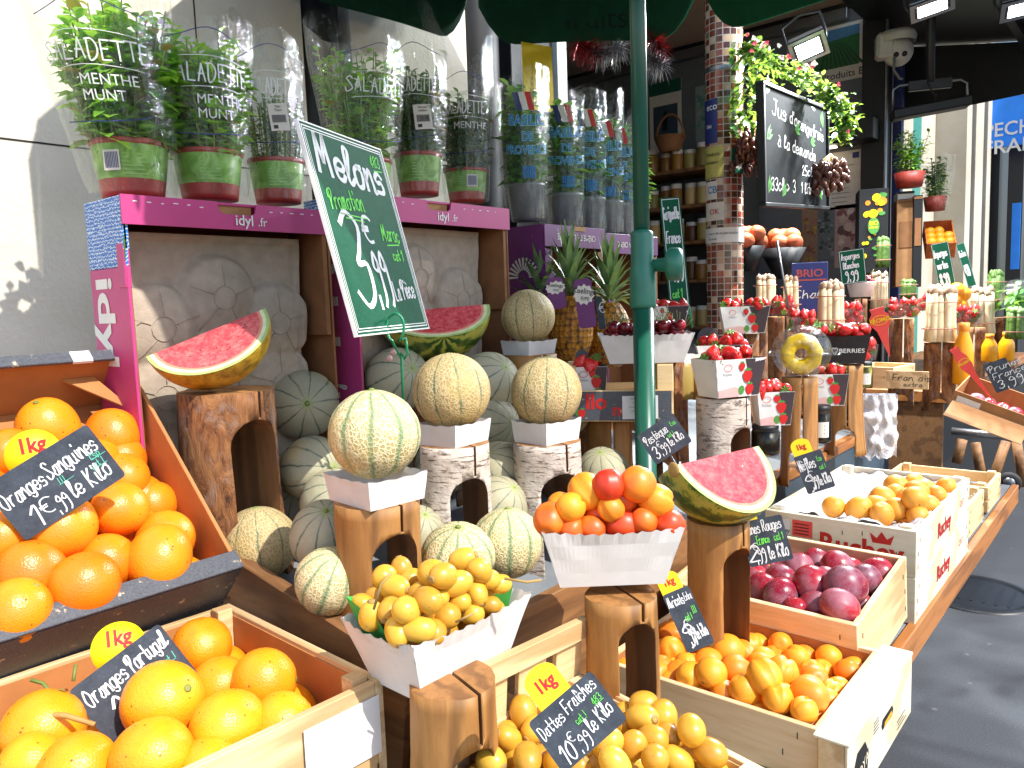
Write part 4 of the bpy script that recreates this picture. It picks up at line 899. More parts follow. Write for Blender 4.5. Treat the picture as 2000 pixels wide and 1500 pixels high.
def idyl_carton(label, x0, x1, y, ztop, zbot, dep, sidetxt=True, strip=.045):
    W, Hh = x1-x0, ztop-zbot; root = empty('melon_carton', (x0, y, zbot), label, 'carton', 'printed melon cartons standing on end')
    t = .005; mats = [MAT['pink'], MAT['kraftdark'], MAT['blue'], MAT['white'], MAT['greeni'], MAT['kraft']]
    m_ = MB(); m_.box((t/2, dep/2, Hh*.41), (t, dep, Hh*.82), I4, 0, .001); m_.box((t/2, dep/2, Hh*.91), (t, dep, Hh*.178), I4, 2, .001); m_.box((t+.001, dep/2, Hh*.49), (.002, dep-.004, Hh*.98), I4, 1)
    m_.build('side_panel', mats, root)
    m_ = MB(); m_.box((W-t/2, dep/2, Hh/2), (t, dep, Hh-.001), I4, 1, .001); m_.box((W-t-.008, dep*.35, Hh-.14), (.01, dep*.7, .2), R('Z', 0), 1, .001); m_.build('right_panel', mats, root)
    m_ = MB(); m_.box((W/2, dep/2, Hh-t/2), (W-.012, dep, t), I4, 0, .001); m_.box((W/2, dep-t/2, Hh/2), (W-.012, t, Hh-.012), I4, 1); m_.build('top_panel', mats, root)
    # front lip with a torn hand hole
    m_ = MB(); hw, hh = .034, .02
    poly = [(-.002, -strip), (W+.002, -strip), (W+.002, 0), (W/2+hw+.004, 0), (W/2+hw, -hh*.8), (W/2+hw-.008, -hh), (W/2-hw+.008, -hh), (W/2-hw, -hh*.8), (W/2-hw-.004, 0), (-.002, 0)]
    m_.prism(poly, .004, T(0, -.001, Hh) @ R('X', 90), 0); m_.box((W/2, .004, Hh-hh*.55), (2*hw-.006, .003, hh*.85), I4, 5)
    rr = random.Random(3)
    for k in range(16):
        xx = W*.05+W*.9*k/16
        if abs(xx-W/2) > hw+.02: m_.box((xx, -.0052, Hh-.009-rr.uniform(0, .003)), (rr.uniform(.004, .009), .0006, .0016), I4, 3)
    lf = lambda x, y_: V((x, -.0056, y_)); printed(m_, 'idyl', W*.485, Hh-strip*.82, .019, lf, 3, .012); printed(m_, '.fr', W*.485+.044, Hh-strip*.82, .016, lf, 3, .004); m_.build('front_lip', mats, root)
    # side print, reading downwards
    m_ = MB(); sf = lambda x, y_: V((-.0008, dep*.5-y_, Hh*.8-x)); 
    printed(m_, 'idyl', 0, -dep*.33, dep*.46, sf, 3, .03, wx=1.25)
    lf2 = [sf(-.012+.05*t, -dep*.3+dep*.75+.018*w_) for (t, w_) in ((0, 0), (-.3, .6), (-.8, .8), (-1.1, .3), (-.8, -.2), (-.35, -.3))]; m_.add([q+V((-.0004, 0, 0)) for q in lf2], [tuple(range(6))], I4, 4)
    if sidetxt: hand(m_, 'la Collection', .25, -.02, .05, sf, .0035, 3, .1, fit=.2); hline(m_, [(.33, -.035), (.5, -.03)], .002, sf, 3)
    m_.build('lettering', mats, root)
    m_ = MB()
    for k in range(2): m_.box((.003-.0005*k, .012+.001*k, Hh-.05-.06*k), (.01, .024, .07), R('Z', 0), 2 if k == 0 else 0, .001)
    m_.build('corner_flap', mats, root)
    tr = pulp_tray(W-.05, Hh-.06); tr.build('pulp_tray', MAT['pulp'], root, T(W/2-.012, dep*.72, .01) @ R('X', 4)); return root
c1 = PA(235, 388, 1, 1.25); c1b = PA(640, 405, 1, 1.25); zt = (c1.z+c1b.z)/2; dep1 = PA(165, 415, 0, c1.x).y-1.25
idyl_carton('pink melon carton with blue top corner nearest the sunlit wall, empty pulp tray inside', c1.x, c1b.x, 1.25, zt, 1.02, dep1, True, .046)
c2 = PA(690, 440, 1, 1.22); c2b = PA(990, 403, 1, 1.22)
idyl_carton('pink melon carton behind the green melon price board', c2.x, c2b.x, 1.22, PA(850, 393, 1, 1.22).z, 1.02, .16, True, .05)
def purple_carton(label, x0, x1, y, ztop, zbot, dep, first):
    W, Hh = x1-x0, ztop-zbot; root = empty('pineapple_carton', (x0, y, zbot), label, 'carton', 'purple pineapple cartons'); t = .005; mats = [MAT['purple'], MAT['kraftdark'], MAT['label'], MAT['kraft']]
    m_ = MB(); poly = [(0, 0), (dep, 0), (dep, Hh), (0, Hh), (0, Hh-.06), (-.0+.035, Hh-.075), (.03, Hh-.16), (.015, Hh-.19), (0, Hh-.2)] if 0 else [(0, 0), (dep, 0), (dep, Hh), (0, Hh)]
    m_.prism(poly, t, Matrix(((0, 0, 1, 0), (1, 0, 0, 0), (0, 1, 0, 0), (0, 0, 0, 1))), 0); m_.box((t+.0015, dep/2, Hh/2), (.002, dep-.004, Hh-.01), I4, 1)
    m_.prism([(0, Hh-.06), (.03, Hh-.065), (.028, Hh-.1), (.045, Hh-.13), (.04, Hh-.19), (.02, Hh-.22), (0, Hh-.23)], .004, T(0, -.001, 0) @ R('X', 90), 0); m_.build('side_panel', mats, root)
    m_ = MB(); m_.box((W-t/2, dep/2, Hh/2), (t, dep, Hh), I4, 1); m_.prism([(W-.005, Hh-.06), (W-.04, Hh-.065), (W-.035, Hh-.11), (W-.055, Hh-.14), (W-.05, Hh-.2), (W-.02, Hh-.23), (W-.005, Hh-.24)], .004, T(0, 0, 0) @ R('X', 90), 1); m_.build('right_panel', mats, root)
    m_ = MB(); m_.box((W/2, dep/2, Hh-t/2), (W-.012, dep-.002, t), I4, 0); m_.box((W/2, dep-t/2, Hh/2), (W-.012, t, Hh-.012), I4, 1); m_.build('top_panel', mats, root)
    m_ = MB(); m_.box((W/2, -.003, Hh-.028), (W, .004, .056), I4, 0, .001); m_.box((W*.55, -.0052, Hh-.006), (.05, .002, .012), I4, 3)
    printed(m_, 'CRÈME DE LA CRÈME', W*.5, Hh-.022, .016, lambda x, y_: V((x, -.0058, y_)), 2, .004, ang=math.pi, align='c', wx=.85); m_.build('front_lip', mats, root)
    m_ = MB(); sf = lambda x, y_: V((-.0012, dep*.5-y_, Hh*.52-x)); printed(m_, "KOL'OR", 0, -.014, .03, sf, 2, .02, wx=1.0)
    for k in range(13):
        a = rad(180+15*k-90+90); ca, sa = math.cos(a), math.sin(a); q = [(.018*ca-.0018*sa, .018*sa+.0018*ca), (.018*ca+.0018*sa, .018*sa-.0018*ca), (.05*ca+.0032*sa, .05*sa-.0032*ca), (.05*ca-.0032*sa, .05*sa+.0032*ca)]
        m_.add([V((-.0012, dep*.48+p_[0], Hh-.13-p_[1])) for p_ in q if 1], [(0, 1, 2, 3)], I4, 2)
    m_.build('lettering', mats, root); return root
k1, k2, k3 = PA(1060, 437, 1, 1.2), PA(1180, 455, 1, 1.2), PA(1237, 466, 1, 1.2)
purple_carton('purple pineapple carton with a white sunburst on its side beside the pink cartons', k1.x, k2.x, 1.2, k1.z, 1.02, .14, True)
purple_carton('purple pineapple carton half hidden by the green umbrella pole', k2.x+.003, k2.x+.29, 1.2, k2.z, 1.02, .14, False)
# pineapples in the purple cartons
def pineapple(label, p, r, h, lean=0):
    root = empty('pineapple', p, label, 'pineapple', 'pineapples in the purple cartons'); m_ = MB()
    def f(u, v):
        a = 2*math.pi*u; rr = r*(math.sin(math.pi*min(.999, max(.001, .08+.86*v)))**.55); k = 1+.035*math.cos(9*a+v*14)*math.cos(v*26); return V((rr*k*math.cos(a), rr*k*math.sin(a), h*v))
    m_.grid(f, 40, 26, cu=True); m_.build('fruit', MAT['pineskin'], root); m_ = MB()
    for k in range(46):
        u = k/46; a = 2.4*k; dd = V((math.cos(a)*(1.1-u*.95), math.sin(a)*(1.1-u*.95), .55+u*1.1)); leafquads(m_, V((math.cos(a)*.012*(1-u), math.sin(a)*.012*(1-u), h*.97+.05*u)), dd, V((0, 0, 1)), .1+.07*u, .022, 0, .4, .5-.4*u)
    m_.build('leaf_crown', MAT['pleaf'], root); return root
for (px, py, d_, lb) in ((1128, 640, 1.93, 'pineapple with upright grey green crown behind the small tan melon'), (1205, 650, 2.02, 'pineapple just left of the umbrella pole behind the cherries'), (1072, 660, 1.98, 'pineapple half hidden at the left edge of the purple carton')):
    p = P(px, py, d_); pineapple(lb, (p.x, p.y+.02, p.z-.09), .055, .17)
def pine_tag(pts, d_, lb, txt=True):
    r_, W, Hh = board_px('pineapple_tag', lb, 'label tag', pts, d_, MAT['purple'], th=.001, group='tags on the pineapples', round_=.01); m_ = MB()
    n = 22; m_.add([V((W*.5+W*(.52+.08*(k % 2))*math.cos(2*math.pi*k/n), Hh*.68+Hh*(.17+.05*(k % 2))*math.sin(2*math.pi*k/n), .0008)) for k in range(n)], [tuple(range(n))], I4, 0)
    printed(m_, 'Keelings', W*.5, Hh*.7, Hh*.12, planefn(I4, .0014), 1, .01, -.25, .85, 'c'); printed(m_, 'RIPE', W*.5, Hh*.56, Hh*.08, planefn(I4, .0014), 1, 0, -.25, .9, 'c'); m_.build('print', [MAT['label'], MAT['black']], r_)
pine_tag([(1135, 545), (1168, 540), (1152, 640), (1116, 645)], 1.84, 'purple and white tag hanging in front of the middle pineapple'); pine_tag([(1062, 545), (1098, 540), (1108, 600), (1078, 606)], 1.84, 'white tag with black letters hanging beside the small tan melon')
# ------------------------------------------------------------------ potted herbs in printed sleeves
def potted(label, px, py, y, rp, hp, bag, plant, seed, txt=True, tang=0.0, sub=None, sticker=None, ptxt=0):
    random.seed(seed); p = PA(px, py, 1, y); root = empty('potted_herb', p, label, 'potted herb', 'herb pots in printed clear sleeves'); ca = math.atan2(-p.y, -p.x)
    m_ = MB(); m_.lathe([(.001, .001), (rp*.8, 0), (rp*.82, hp*.1), (rp*.86, hp*.3), (rp*.965, hp*.9), (rp*1.02, hp*.915), (rp*1.035, hp), (rp*.97, hp), (rp*.95, hp*.8), (.001, hp*.78)], 32, I4, 0, mis=[0]*8+[1]); m_.build('pot', [MAT['potred'], MAT['soil']], root)
    m_ = MB(); m_.lathe([(rp*.868, hp*.3), (rp*.985, hp*.9)], 36); m_.build('pot_band', MAT['potgreen'], root)
    pr = MB(); fn = cylfn(rp*.9, rp*.97, hp, ca-(.5 if ptxt == 1 else -.3), .003)
    if ptxt:
        x0 = 0; pr.add([fn(x, y_) for x, y_ in ((-.014, hp*.42), (.014, hp*.42), (.014, hp*.78), (-.014, hp*.78))], [(0, 1, 2, 3)], I4, 0)
        for k in range(9): x = -.011+.0026*k; pr.add([fn(a, b)+V((0, 0, 0)) for a, b in ((x, hp*.46), (x+.0014, hp*.46), (x+.0014, hp*.74), (x, hp*.74))], [(0, 1, 2, 3)], I4, 1)
    fn2 = cylfn(rp*.9, rp*.97, hp, ca+.1, .0015)
    for k in range(6): pr.add([fn2(a, b) for a, b in ((-.02, hp*(.36+.07*k)), (.02-.004*(k % 3), hp*(.36+.07*k)), (.02-.004*(k % 3), hp*(.375+.07*k)), (-.02, hp*(.375+.07*k)))], [(0, 1, 2, 3)], I4, 2)
    pr.build('print', [MAT['label'], MAT['navy'], plain('pale_leaf_print', '9ac46a', .5)], root)
    hb, r0, r1, topv, ln = bag; m_ = MB(); Lf, Wf, nst, nl, mt, pr0, pr1, ph_ = plant
    foliage(m_, (0, 0, hp*.8), ph_, rp*pr0, rp*pr1, nst, nl, Lf, Wf, mis=(0,)*14+(2,)); m_.build('foliage', [MAT[mt], MAT['greenstem'], MAT['dryleaf']], root)
    b_ = sleeve_mb(hb, r0, r1, topv, seed, lean=ln).build('sleeve', MAT['film'], root, T(0, 0, .004)); m_ = MB()
    def fn3(x, y_):
        v = max(0, min(1, y_/hb)); rr = r0+(r1-r0)*v**.8+.003; a = ca+tang+x/rr; rr *= 1+.02*math.sin(7*a); return V((rr*math.cos(a)+ln[0]*v, rr*math.sin(a)+ln[1]*v, y_))
    if txt:
        z1 = hb*.62; hand(m_, 'SALADETTE', -r1*.72, z1, .028, fn3, .0024, 0, .02, cal=.2, fit=r1*1.5); hline(m_, [(-.065, z1-.012), (0, z1-.008), (.07, z1-.013)], .0011, fn3, 0); hline(m_, [(-.06, z1+.038), (0, z1+.042), (.07, z1+.036)], .0011, fn3, 0)
        if sub:
            for i, s__ in enumerate(sub): printed(m_, s__, -.028, z1-.037-.023*i, .017, fn3, 0, .0, wx=.95)
        hline(m_, [(-.09, hb*.84), (-.05, hb*.86), (0, hb*.91), (.05, hb*.86), (.09, hb*.84)], .0016, fn3, 1); hline(m_, [(-.07, hb*.34), (-.02, hb*.33), (.04, hb*.345), (.07, hb*.37)], .0016, fn3, 1)
        m_.build('lettering', [MAT['white'], MAT['navy']], b_)
    if sticker:
        sx, sy, sw, sh, t1 = sticker; m_ = MB(); f4 = lambda x, y_: fn3(x*math.cos(.1)-y_*math.sin(.1)+sx, sy+y_*math.cos(.1)+x*math.sin(.1))*1.0; m_.grid(lambda u, v: f4(sw*(u-.5), sh*(v-.5)), 6, 6)
        def f5(x, y_): q = f4(x, y_); d_ = V((q.x, q.y, 0)).normalized(); return q+d_*.0012
        for i, s__ in enumerate(t1): printed(m_, s__, 0, sh*(.34-.13*i), sh*.09, f5, 1, .01, 0, 1, 'c')
        for k in range(14): x = -sw*.36+sw*.72*k/14; m_.add([f5(a, b) for a, b in ((x, -sh*.2), (x+sw*.03, -sh*.2), (x+sw*.03, sh*.08), (x, sh*.08))], [(0, 1, 2, 3)], I4, 1)
        m_.add([f5(a, b) for a, b in ((-sw*.35, -sh*.42), (-sw*.12, -sh*.42), (-sw*.12, -sh*.29), (-sw*.35, -sh*.29))], [(0, 1, 2, 3)], I4, 1); m_.build('sticker', [MAT['label'], MAT['black']], b_)
    return root
# plant: leaf length, width, stems, leaves per stem, material, root spread, crown spread, height
potted('bushy mint in a tall clear sleeve at the sunlit end of the row', 262, 388, 1.37, .062, .092, (.315, .068, .112, .12, (-.035, 0)), (.042, .032, 90, 22, 'mint', .85, 1.6, .245), 11, True, -.2, ('MENTHE', 'MUNT'), None, 1)
potted('mint pot in clear sleeve, second from the sunlit end above the carton hand hole', 412, 392, 1.36, .061, .086, (.3, .066, .1, .12, (-.012, 0)), (.038, .029, 84, 22, 'mint', .85, 1.42, .215), 12, True, .25, ('MENTHE', 'MUNT'), None, 0)
potted('thyme pot with a cream barcode sticker on its slim twisted sleeve', 545, 398, 1.36, .054, .083, (.31, .056, .066, .3, (-.005, 0)), (.013, .007, 60, 34, 'thyme', .85, 1.1, .15), 13, True, .1, None, (.006, .15, .036, .05, ('Tijm', 'Thym')), 0)
potted('leafy herb pot half hidden behind the top of the green melon board', 715, 395, 1.37, .06, .09, (.34, .066, .105, .3, (0, 0)), (.034, .026, 62, 20, 'mint', .7, 1.5, .25), 14, True, .5, None, None, 0)
potted('herb pot with a tilted cream barcode sticker above the second carton lip', 820, 383, 1.37, .056, .096, (.36, .06, .074, .4, (.01, 0)), (.034, .014, 80, 24, 'thyme', .8, 1.1, .22), 15, True, -.1, None, (.02, .165, .042, .055, ('Citroen', 'melisse')), 0)
potted('herb pot with a barcode on its green band at the end next to the basil', 912, 397, 1.37, .054, .082, (.33, .056, .074, .3, (.005, 0)), (.032, .023, 54, 20, 'thyme', .8, 1.1, .2), 16, True, 0, ('MENTHE',), None, 2)
def basil(label, px, py, y, hb, r1, seed, lead=False):
    random.seed(seed); p = PA(px, py, 1, y); root = empty('potted_basil', p, label, 'potted basil', 'basil pots in tall printed sleeves'); ca = math.atan2(-p.y, -p.x); rp, hp = .05, .095
    m_ = MB(); m_.lathe([(.001, .001), (rp*.75, 0), (rp, hp*.9), (rp*1.04, hp*.92), (rp*1.04, hp), (rp*.95, hp*.98), (.001, hp*.85)], 26, mis=[0]*5+[1]); m_.build('pot', [MAT['potgrey'], MAT['soil']], root)
    m_ = MB(); foliage(m_, (0, 0, hp*.85), hb*.72, rp*.6, rp*.7, 30, 12, .05, .04); m_.build('foliage', [MAT['basil'], MAT['greenstem']], root)
    r0 = .052; b_ = sleeve_mb(hb, r0, r1, .12, seed).build('sleeve', MAT['film'], root, T(0, 0, .003)); m_ = MB()
    def fn3(x, y_):
        v = max(0, min(1, y_/hb)); rr = r0+(r1-r0)*v**.8+.003; a = ca+.15+x/rr; return V((rr*math.cos(a), rr*math.sin(a), y_))
    for i, (t, h_, yy) in enumerate((('BASILIC', .026, .62), ('DE', .021, .52), ('PROVENCE', .021, .43))):
        printed(m_, t, 0, hb*yy, h_, lambda x, y_: fn3(x, y_+.1*x*x/.05), 1, .05, 0, .82, 'c'); printed(m_, t, 0, hb*yy, h_, lambda x, y_: fn3(x, y_+.1*x*x/.05)*1.0+V((math.cos(ca), math.sin(ca), 0))*.001, 0, .012, 0, .82, 'c')
    for k in range(6): x = -.014+.006*k; m_.add([fn3(a, b) for a, b in ((x, hb*.27), (x+.004, hb*.27), (x+.004, hb*.35), (x, hb*.35))], [(0, 1, 2, 3)], I4, 0)
    for k, mi in ((0, 2), (1, 3), (2, 4)): x = -.026+.016*k; m_.grid(lambda u, v: fn3(x+.015*u-.012*v, hb*(.72+.12*v)), 3, 4, I4, mi)
    m_.build('lettering', [MAT['bluei'], MAT['aqua'], MAT['navy'], MAT['white'], MAT['red']], b_); return root
for i, (px, py, hb, r1, lb) in enumerate(((1028, 432, .37, .07, 'basil sleeve nearest the herb pots, standing over the sunburst carton'), (1105, 447, .38, .062, 'tall basil sleeve, second from the herb pots, in front of the yellow poster'), (1150, 453, .39, .056, 'basil sleeve in the middle of the basil row'),
        (1185, 458, .37, .055, 'basil sleeve, fourth along the row with its lettering half hidden'), (1212, 462, .36, .052, 'narrow basil sleeve beside the green pole'), (1236, 466, .33, .05, 'last basil sleeve tucked behind the green pole'))):
    basil(lb, px, py, 1.3-.01*i, hb, r1, 40+i)
ypo = board_px('yellow_poster', 'bright yellow poster with a faint tower drawing behind the basil', 'poster', [(1022, 78), (1080, 96), (1080, 215), (1022, 215)], 2.38, MAT['yellow'], (-.25, -1, 0)); m_ = MB()
for k in range(9): m_.flat([(ypo[1]*.3-ypo[1]*.1*(1-k/9)**2, ypo[2]*(.1+.085*k), .0008), (ypo[1]*.3+ypo[1]*.1*(1-k/9)**2, ypo[2]*(.1+.085*k), .0008), (ypo[1]*.3+ypo[1]*.1*(1-(k+.8)/9)**2, ypo[2]*(.1+.085*(k+.8)), .0008), (ypo[1]*.3-ypo[1]*.1*(1-(k+.8)/9)**2, ypo[2]*(.1+.085*(k+.8)), .0008)])
m_.build('print', [plain('ochre_print', 'b89a10', .5)], ypo[0])
# ------------------------------------------------------------------ the big green melon board and its wire holder
_mw = [1.139, 1.382, 1.361, 1.118]; mq = [P(a, b, d_) for (a, b), d_ in zip([(605, 243), (760, 300), (838, 642), (697, 658)], _mw)]
ex = ((mq[1]-mq[0])+(mq[2]-mq[3])); MW = ex.length/2; ex.normalize(); ey = (mq[0]-mq[3])+(mq[1]-mq[2]); MH = ey.length/2; ey = (ey-ex*ey.dot(ex)).normalized(); ez = ex.cross(ey); o0 = mq[3]
mbd = empty('melon_price_board', None, 'tall tilted green chalkboard pricing melons at 3,99 la piece', 'price sign', None, Matrix(((ex.x, ey.x, ez.x, o0.x), (ex.y, ey.y, ez.y, o0.y), (ex.z, ey.z, ez.z, o0.z), (0, 0, 0, 1))))
MB().box((MW/2, MH/2, -.002), (MW-.004, MH-.004, .004)).build('panel', MAT['greenboard'], mbd)
m_ = MB()
def frame(mb, W, Hh, i0, i1, z, mi=0):
    for (x0, y0, x1, y1) in ((i0, i0, W-i0, i1), (i0, Hh-i1, W-i0, Hh-i0), (i0, i1, i1, Hh-i1), (W-i1, i1, W-i0, Hh-i1)): mb.add([(x0, y0, z), (x1, y0, z), (x1, y1, z), (x0, y1, z)], [(0, 1, 2, 3)], I4, mi)
frame(m_, MW, MH, .006, .0078, .0006); frame(m_, MW, MH, .0105, .0118, .0006); m_.build('border_lines', MAT['white'], mbd)
m_ = MB(); 
for (x0, y0, x1, y1) in ((0, 0, MW, .0022), (0, MH-.0022, MW, MH), (0, .0022, .0022, MH-.0022), (MW-.0022, .0022, MW, MH-.0022)): m_.box(((x0+x1)/2, (y0+y1)/2, -.0018), (x1-x0, y1-y0, .006))
m_.build('edge_trim', MAT['white'], mbd); random.seed(5); m_ = MB(); sx, sy = MW/.256, MH/.325
hand(m_, 'Melons', .03*sx, .25*sy, .06, None, .0075, 0, .0, -.06, fit=.205*sx); hand(m_, '3', .04*sx, .045*sy, .15, None, .0085, 0, 0, 0, fit=.075*sx); hand(m_, '€', .105*sx, .15*sy, .042, None, .005, 0, .1); hand(m_, ',99', .1*sx, .06*sy, .07, None, .006, 0, .1, .06, fit=.06*sx)
hand(m_, 'La Pièce', .16*sx, .052*sy, .032, None, .0028, 0, .12, .08, fit=.078*sx); hand(m_, 'Promotion', .03*sx, .195*sy, .03, None, .0024, 1, .1, .06, fit=.105*sx); hline(m_, [(.05*sx, .19*sy), (.13*sx, .188*sy)], .002, None, 1); hline(m_, [(.065*sx, .184*sy), (.12*sx, .182*sy)], .002, None, 1)
hand(m_, 'Maroc', .172*sx, .155*sy, .028, None, .0024, 1, .1, fit=.062*sx); hline(m_, [(.18*sx, .147*sy), (.225*sx, .15*sy)], .002, None, 1); hand(m_, 'cat 1', .19*sx, .122*sy, .018, None, .0022, 1, .1, fit=.04*sx); hand(m_, '483', .2*sx, .285*sy, .02, None, .002, 1, .1, fit=.035*sx); hline(m_, [(.205*sx, .278*sy), (.235*sx, .28*sy)], .0018, None, 1)
m_.build('lettering', [MAT['chalk'], MAT['chalkgreen']], mbd)
wc = P(772, 650, 1.215); m_ = MB(); rr_ = U(15, 1.215)
ring = [P(772+17*math.sin(a), 640-28*math.cos(a), 1.205+.012*(a/6.28)) for a in [2*math.pi*i/18 for i in range(17)]]
m_.tube([P(788, 795, 1.24), P(784, 700, 1.235), P(766, 668, 1.22)]+ring[10:]+ring[:9]+[P(792, 660, 1.215), P(796, 690, 1.22), P(790, 700, 1.225), P(783, 690, 1.23)], .0022, 8); tag(m_.build('sign_holder', MAT['wire']), 'green wire clip on a stem holding up the tall melon board', 'sign holder')
# ------------------------------------------------------------------ crates of oranges
ca_, cb_ = V((.5627, 1.0065, 1.085)), V((.6, 1.335, 1.39)); vv = (cb_-ca_); vv.x = 0; CL = vv.length; vv.normalize(); uu = V((1, 0, 0)); nn = uu.cross(vv); CW, CH = .56, .125
def TM(o, x, y, z): return Matrix(((x.x, y.x, z.x, o.x), (x.y, y.y, z.y, o.y), (x.z, y.z, z.z, o.z), (0, 0, 0, 1)))
Mbox = TM(V((.566-CW/2, ca_.y, ca_.z))+vv*CL/2-nn*CH, uu, vv, nn)
ob = empty('tilted_orange_carton', None, 'tilted black carton with orange brown lining full of blood oranges', 'carton', None, Mbox); om = [MAT['blackcard'], MAT['kraftorange'], MAT['white']]; t = .006
for sx in (-1, 1): MB().box((sx*(CW/2-t/2), 0, CH/2), (t, CL-2*t-.001, CH), I4, 1, .001).build('side_board', om, ob)
m_ = MB(); m_.box((0, CL/2-t/2, CH/2), (CW, t, CH), I4, 1, .001); m_.box((0, CL/2+.0015, CH/2+.003), (CW+.002, .0025, CH+.006), I4, 0); m_.box((0, CL/2-.007, CH+.0032), (CW+.002, .022, .006), I4, 0, .001); m_.box((.21, CL/2-.0185, CH+.0035), (.03, .0012, .0052), I4, 2); m_.box((.21, CL/2-.007, CH+.0067), (.03, .0205, .0008), I4, 2); m_.build('back_board', om, ob)
m_ = MB(); m_.box((0, -CL/2+t/2, CH/2), (CW, t, CH), I4, 1, .001); m_.box((0, -CL/2-.0016, CH/2-.002), (CW+.002, .0025, CH-.004), I4, 0); m_.box((.0, -CL/2+.011, CH+.0022), (CW+.004, .03, .004), I4, 0, .001); m_.build('front_board', om, ob)
MB().box((0, 0, .004), (CW-2*t-.001, CL-2*t-.001, .006)).build('base_board', [MAT['kraftorange']], ob)
m_ = MB(); m_.prism([(0, 0), (.05, 0), (.085, -.085)], .003, T(CW/2-.09, CL/2-.008, CH*.62) @ R('Z', 0), 1); m_.build('corner_fold', om, ob)
random.seed(21)
heap('blood', [(95, 838, 57, -.045), (222, 848, 48, -.04), (242, 935, 49, -.035), (15, 885, 46, -.03), (122, 1030, 63, .012), (235, 997, 53, 0), (2, 1055, 53, 0), (318, 1050, 56, -.02), (208, 1098, 55, -.01), (312, 1090, 60, .012), (58, 1130, 66, 0), (163, 1143, 65, .012), (42, 1212, 64, .008), (265, 1035, 50, -.045), (100, 945, 50, -.05), (300, 985, 45, -.06)], Mbox @ V((0, 0, CH-.02)), nn,
     ('ripe orange', 'deep orange fruit', 'glossy orange'), 'of the tilted black carton', 'oranges in the tilted black carton', 45, None, (Mbox, CW, CL))
fill_under('blood', [Mbox @ V((x, y, .045)) for x in (-.2, -.12, -.04, .04, .12, .2, .235) for y in (-.18, -.1, -.02, .06)], .038, 'orange low in the tilted black carton, mostly covered by the others', 'oranges under the heap in the tilted black carton')
def yellow_disc(label, px, py, rpx, d, txt, n=None, clip=True):
    c = P(px, py, d); nn_ = (CO-c).normalized() if n is None else V(n).normalized(); x = CR - nn_*CR.dot(nn_); x.normalize(); x = Matrix.Rotation(rad(18), 3, nn_) @ x; y_ = nn_.cross(x); r_ = U(rpx, d)
    ro = empty('weight_disc', None, label, 'price disc', 'yellow weight discs behind the slates', TM(c, x, y_, nn_)); MB().lathe([(.0004, -.0015), (r_, -.0015), (r_, .0015), (.0004, .0015)], 40).build('disc', MAT['yellow'], ro)
    m_ = MB(); printed(m_, txt, 0, r_*.12, r_*.62, planefn(I4, .0021), 0, .03, -.08, .85, 'c'); m_.build('lettering', MAT['red'], ro)
yellow_disc('yellow weight disc behind the slate in the tilted black carton', 66, 888, 49, 1.05, '1kg'); yellow_disc('yellow weight disc behind the slate in the wooden orange crate', 232, 1265, 49, .89, '1kg')
CU3 = CU
def slate(label, pts, d, lines, n=None, rr=.004, th=.0025, group='chalk slates in the fruit'):
    r_, W, Hh = board_px('price_slate', label, 'price slate', pts, d, MAT['slate'], n, th, None, group, rr); m_ = MB(); s = W
    for L in lines:
        t_, x, y_, h_ = L[:4]; mi = L[4] if len(L) > 4 else 0; hand(m_, t_, x*W, y_*Hh, h_*Hh, None, min(h_*Hh*.076, .0028), mi, .14, L[6] if len(L) > 6 else 0, 1, 1, .5, L[5]*W if len(L) > 5 else None)
        if mi == 1: hline(m_, [(x*W, y_*Hh-.1*h_*Hh), ((x+.14)*W, y_*Hh-.06*h_*Hh)], h_*Hh*.07, None, 1)
    m_.build('lettering', [MAT['chalk'], MAT['chalkteal'] if rr == .005 else MAT['chalkgreen']], r_); return r_, W, Hh
slate('grey slate in the black carton reading Oranges Sanguines, 1 euro le kilo', [(-30, 950), (170, 826), (246, 930), (45, 1060)], .99, [('Oranges', .03, .52, .26, 0, .42, .05), ('Sanguines', .47, .57, .27, 0, .5, .04), ('1', .14, .05, .33), ('€', .24, .16, .24), (',99', .36, .1, .22, 0, .14), ('le Kilo', .54, .13, .29, 0, .4, .04), ('Esp', .84, .5, .11, 1, .1), ('cat I', .8, .36, .11, 1, .13), ('III', .5, .44, .1, 1, .07)], None, .005)
# wooden orange crate
MB_ = T(.38, .875, .888) @ R('Z', -2.5); crate('wooden_orange_crate', 'pale wooden crate of large oranges in front of the tilted carton', MB_, .36, .37, .13, [MAT['piney'], MAT['pinex']], .011, inner=MAT['kraftorange'])
m_ = MB(); m_.box((0, 0, 0), (.1, .0008, .07), T(.492, .6815, .968) @ R('Z', -2.5)); tag(m_.build('paper_label', MAT['paperw']), 'blank white paper label stuck on the front of the wooden orange crate', 'label')
random.seed(31); OB = MB_ @ V((0, 0, .12)); ZN = V((0, -.12, 1)).normalized()
heap('orange', [(85, 1428, 77, 0), (320, 1370, 77, .015), (505, 1332, 63, .0), (440, 1428, 70, .01), (440, 1340, 58, -.01), (550, 1416, 62, 0), (395, 1264, 57, 0), (298, 1482, 77, .012), (150, 1508, 75, 0), (405, 1496, 62, .0), (20, 1510, 60, 0)], OB, ZN, ('large orange', 'big ripe orange'), 'of the wooden orange crate', 'oranges in the wooden crate', 50, None, (MB_, .34, .37))
fill_under('orange', [MB_ @ V((x, y, .05)) for x in (-.13, -.045, .045, .13) for y in (-.13, -.04, .05, .13)], .042, 'orange deep in the wooden crate, mostly covered by the top layer', 'oranges under the heap in the wooden crate')
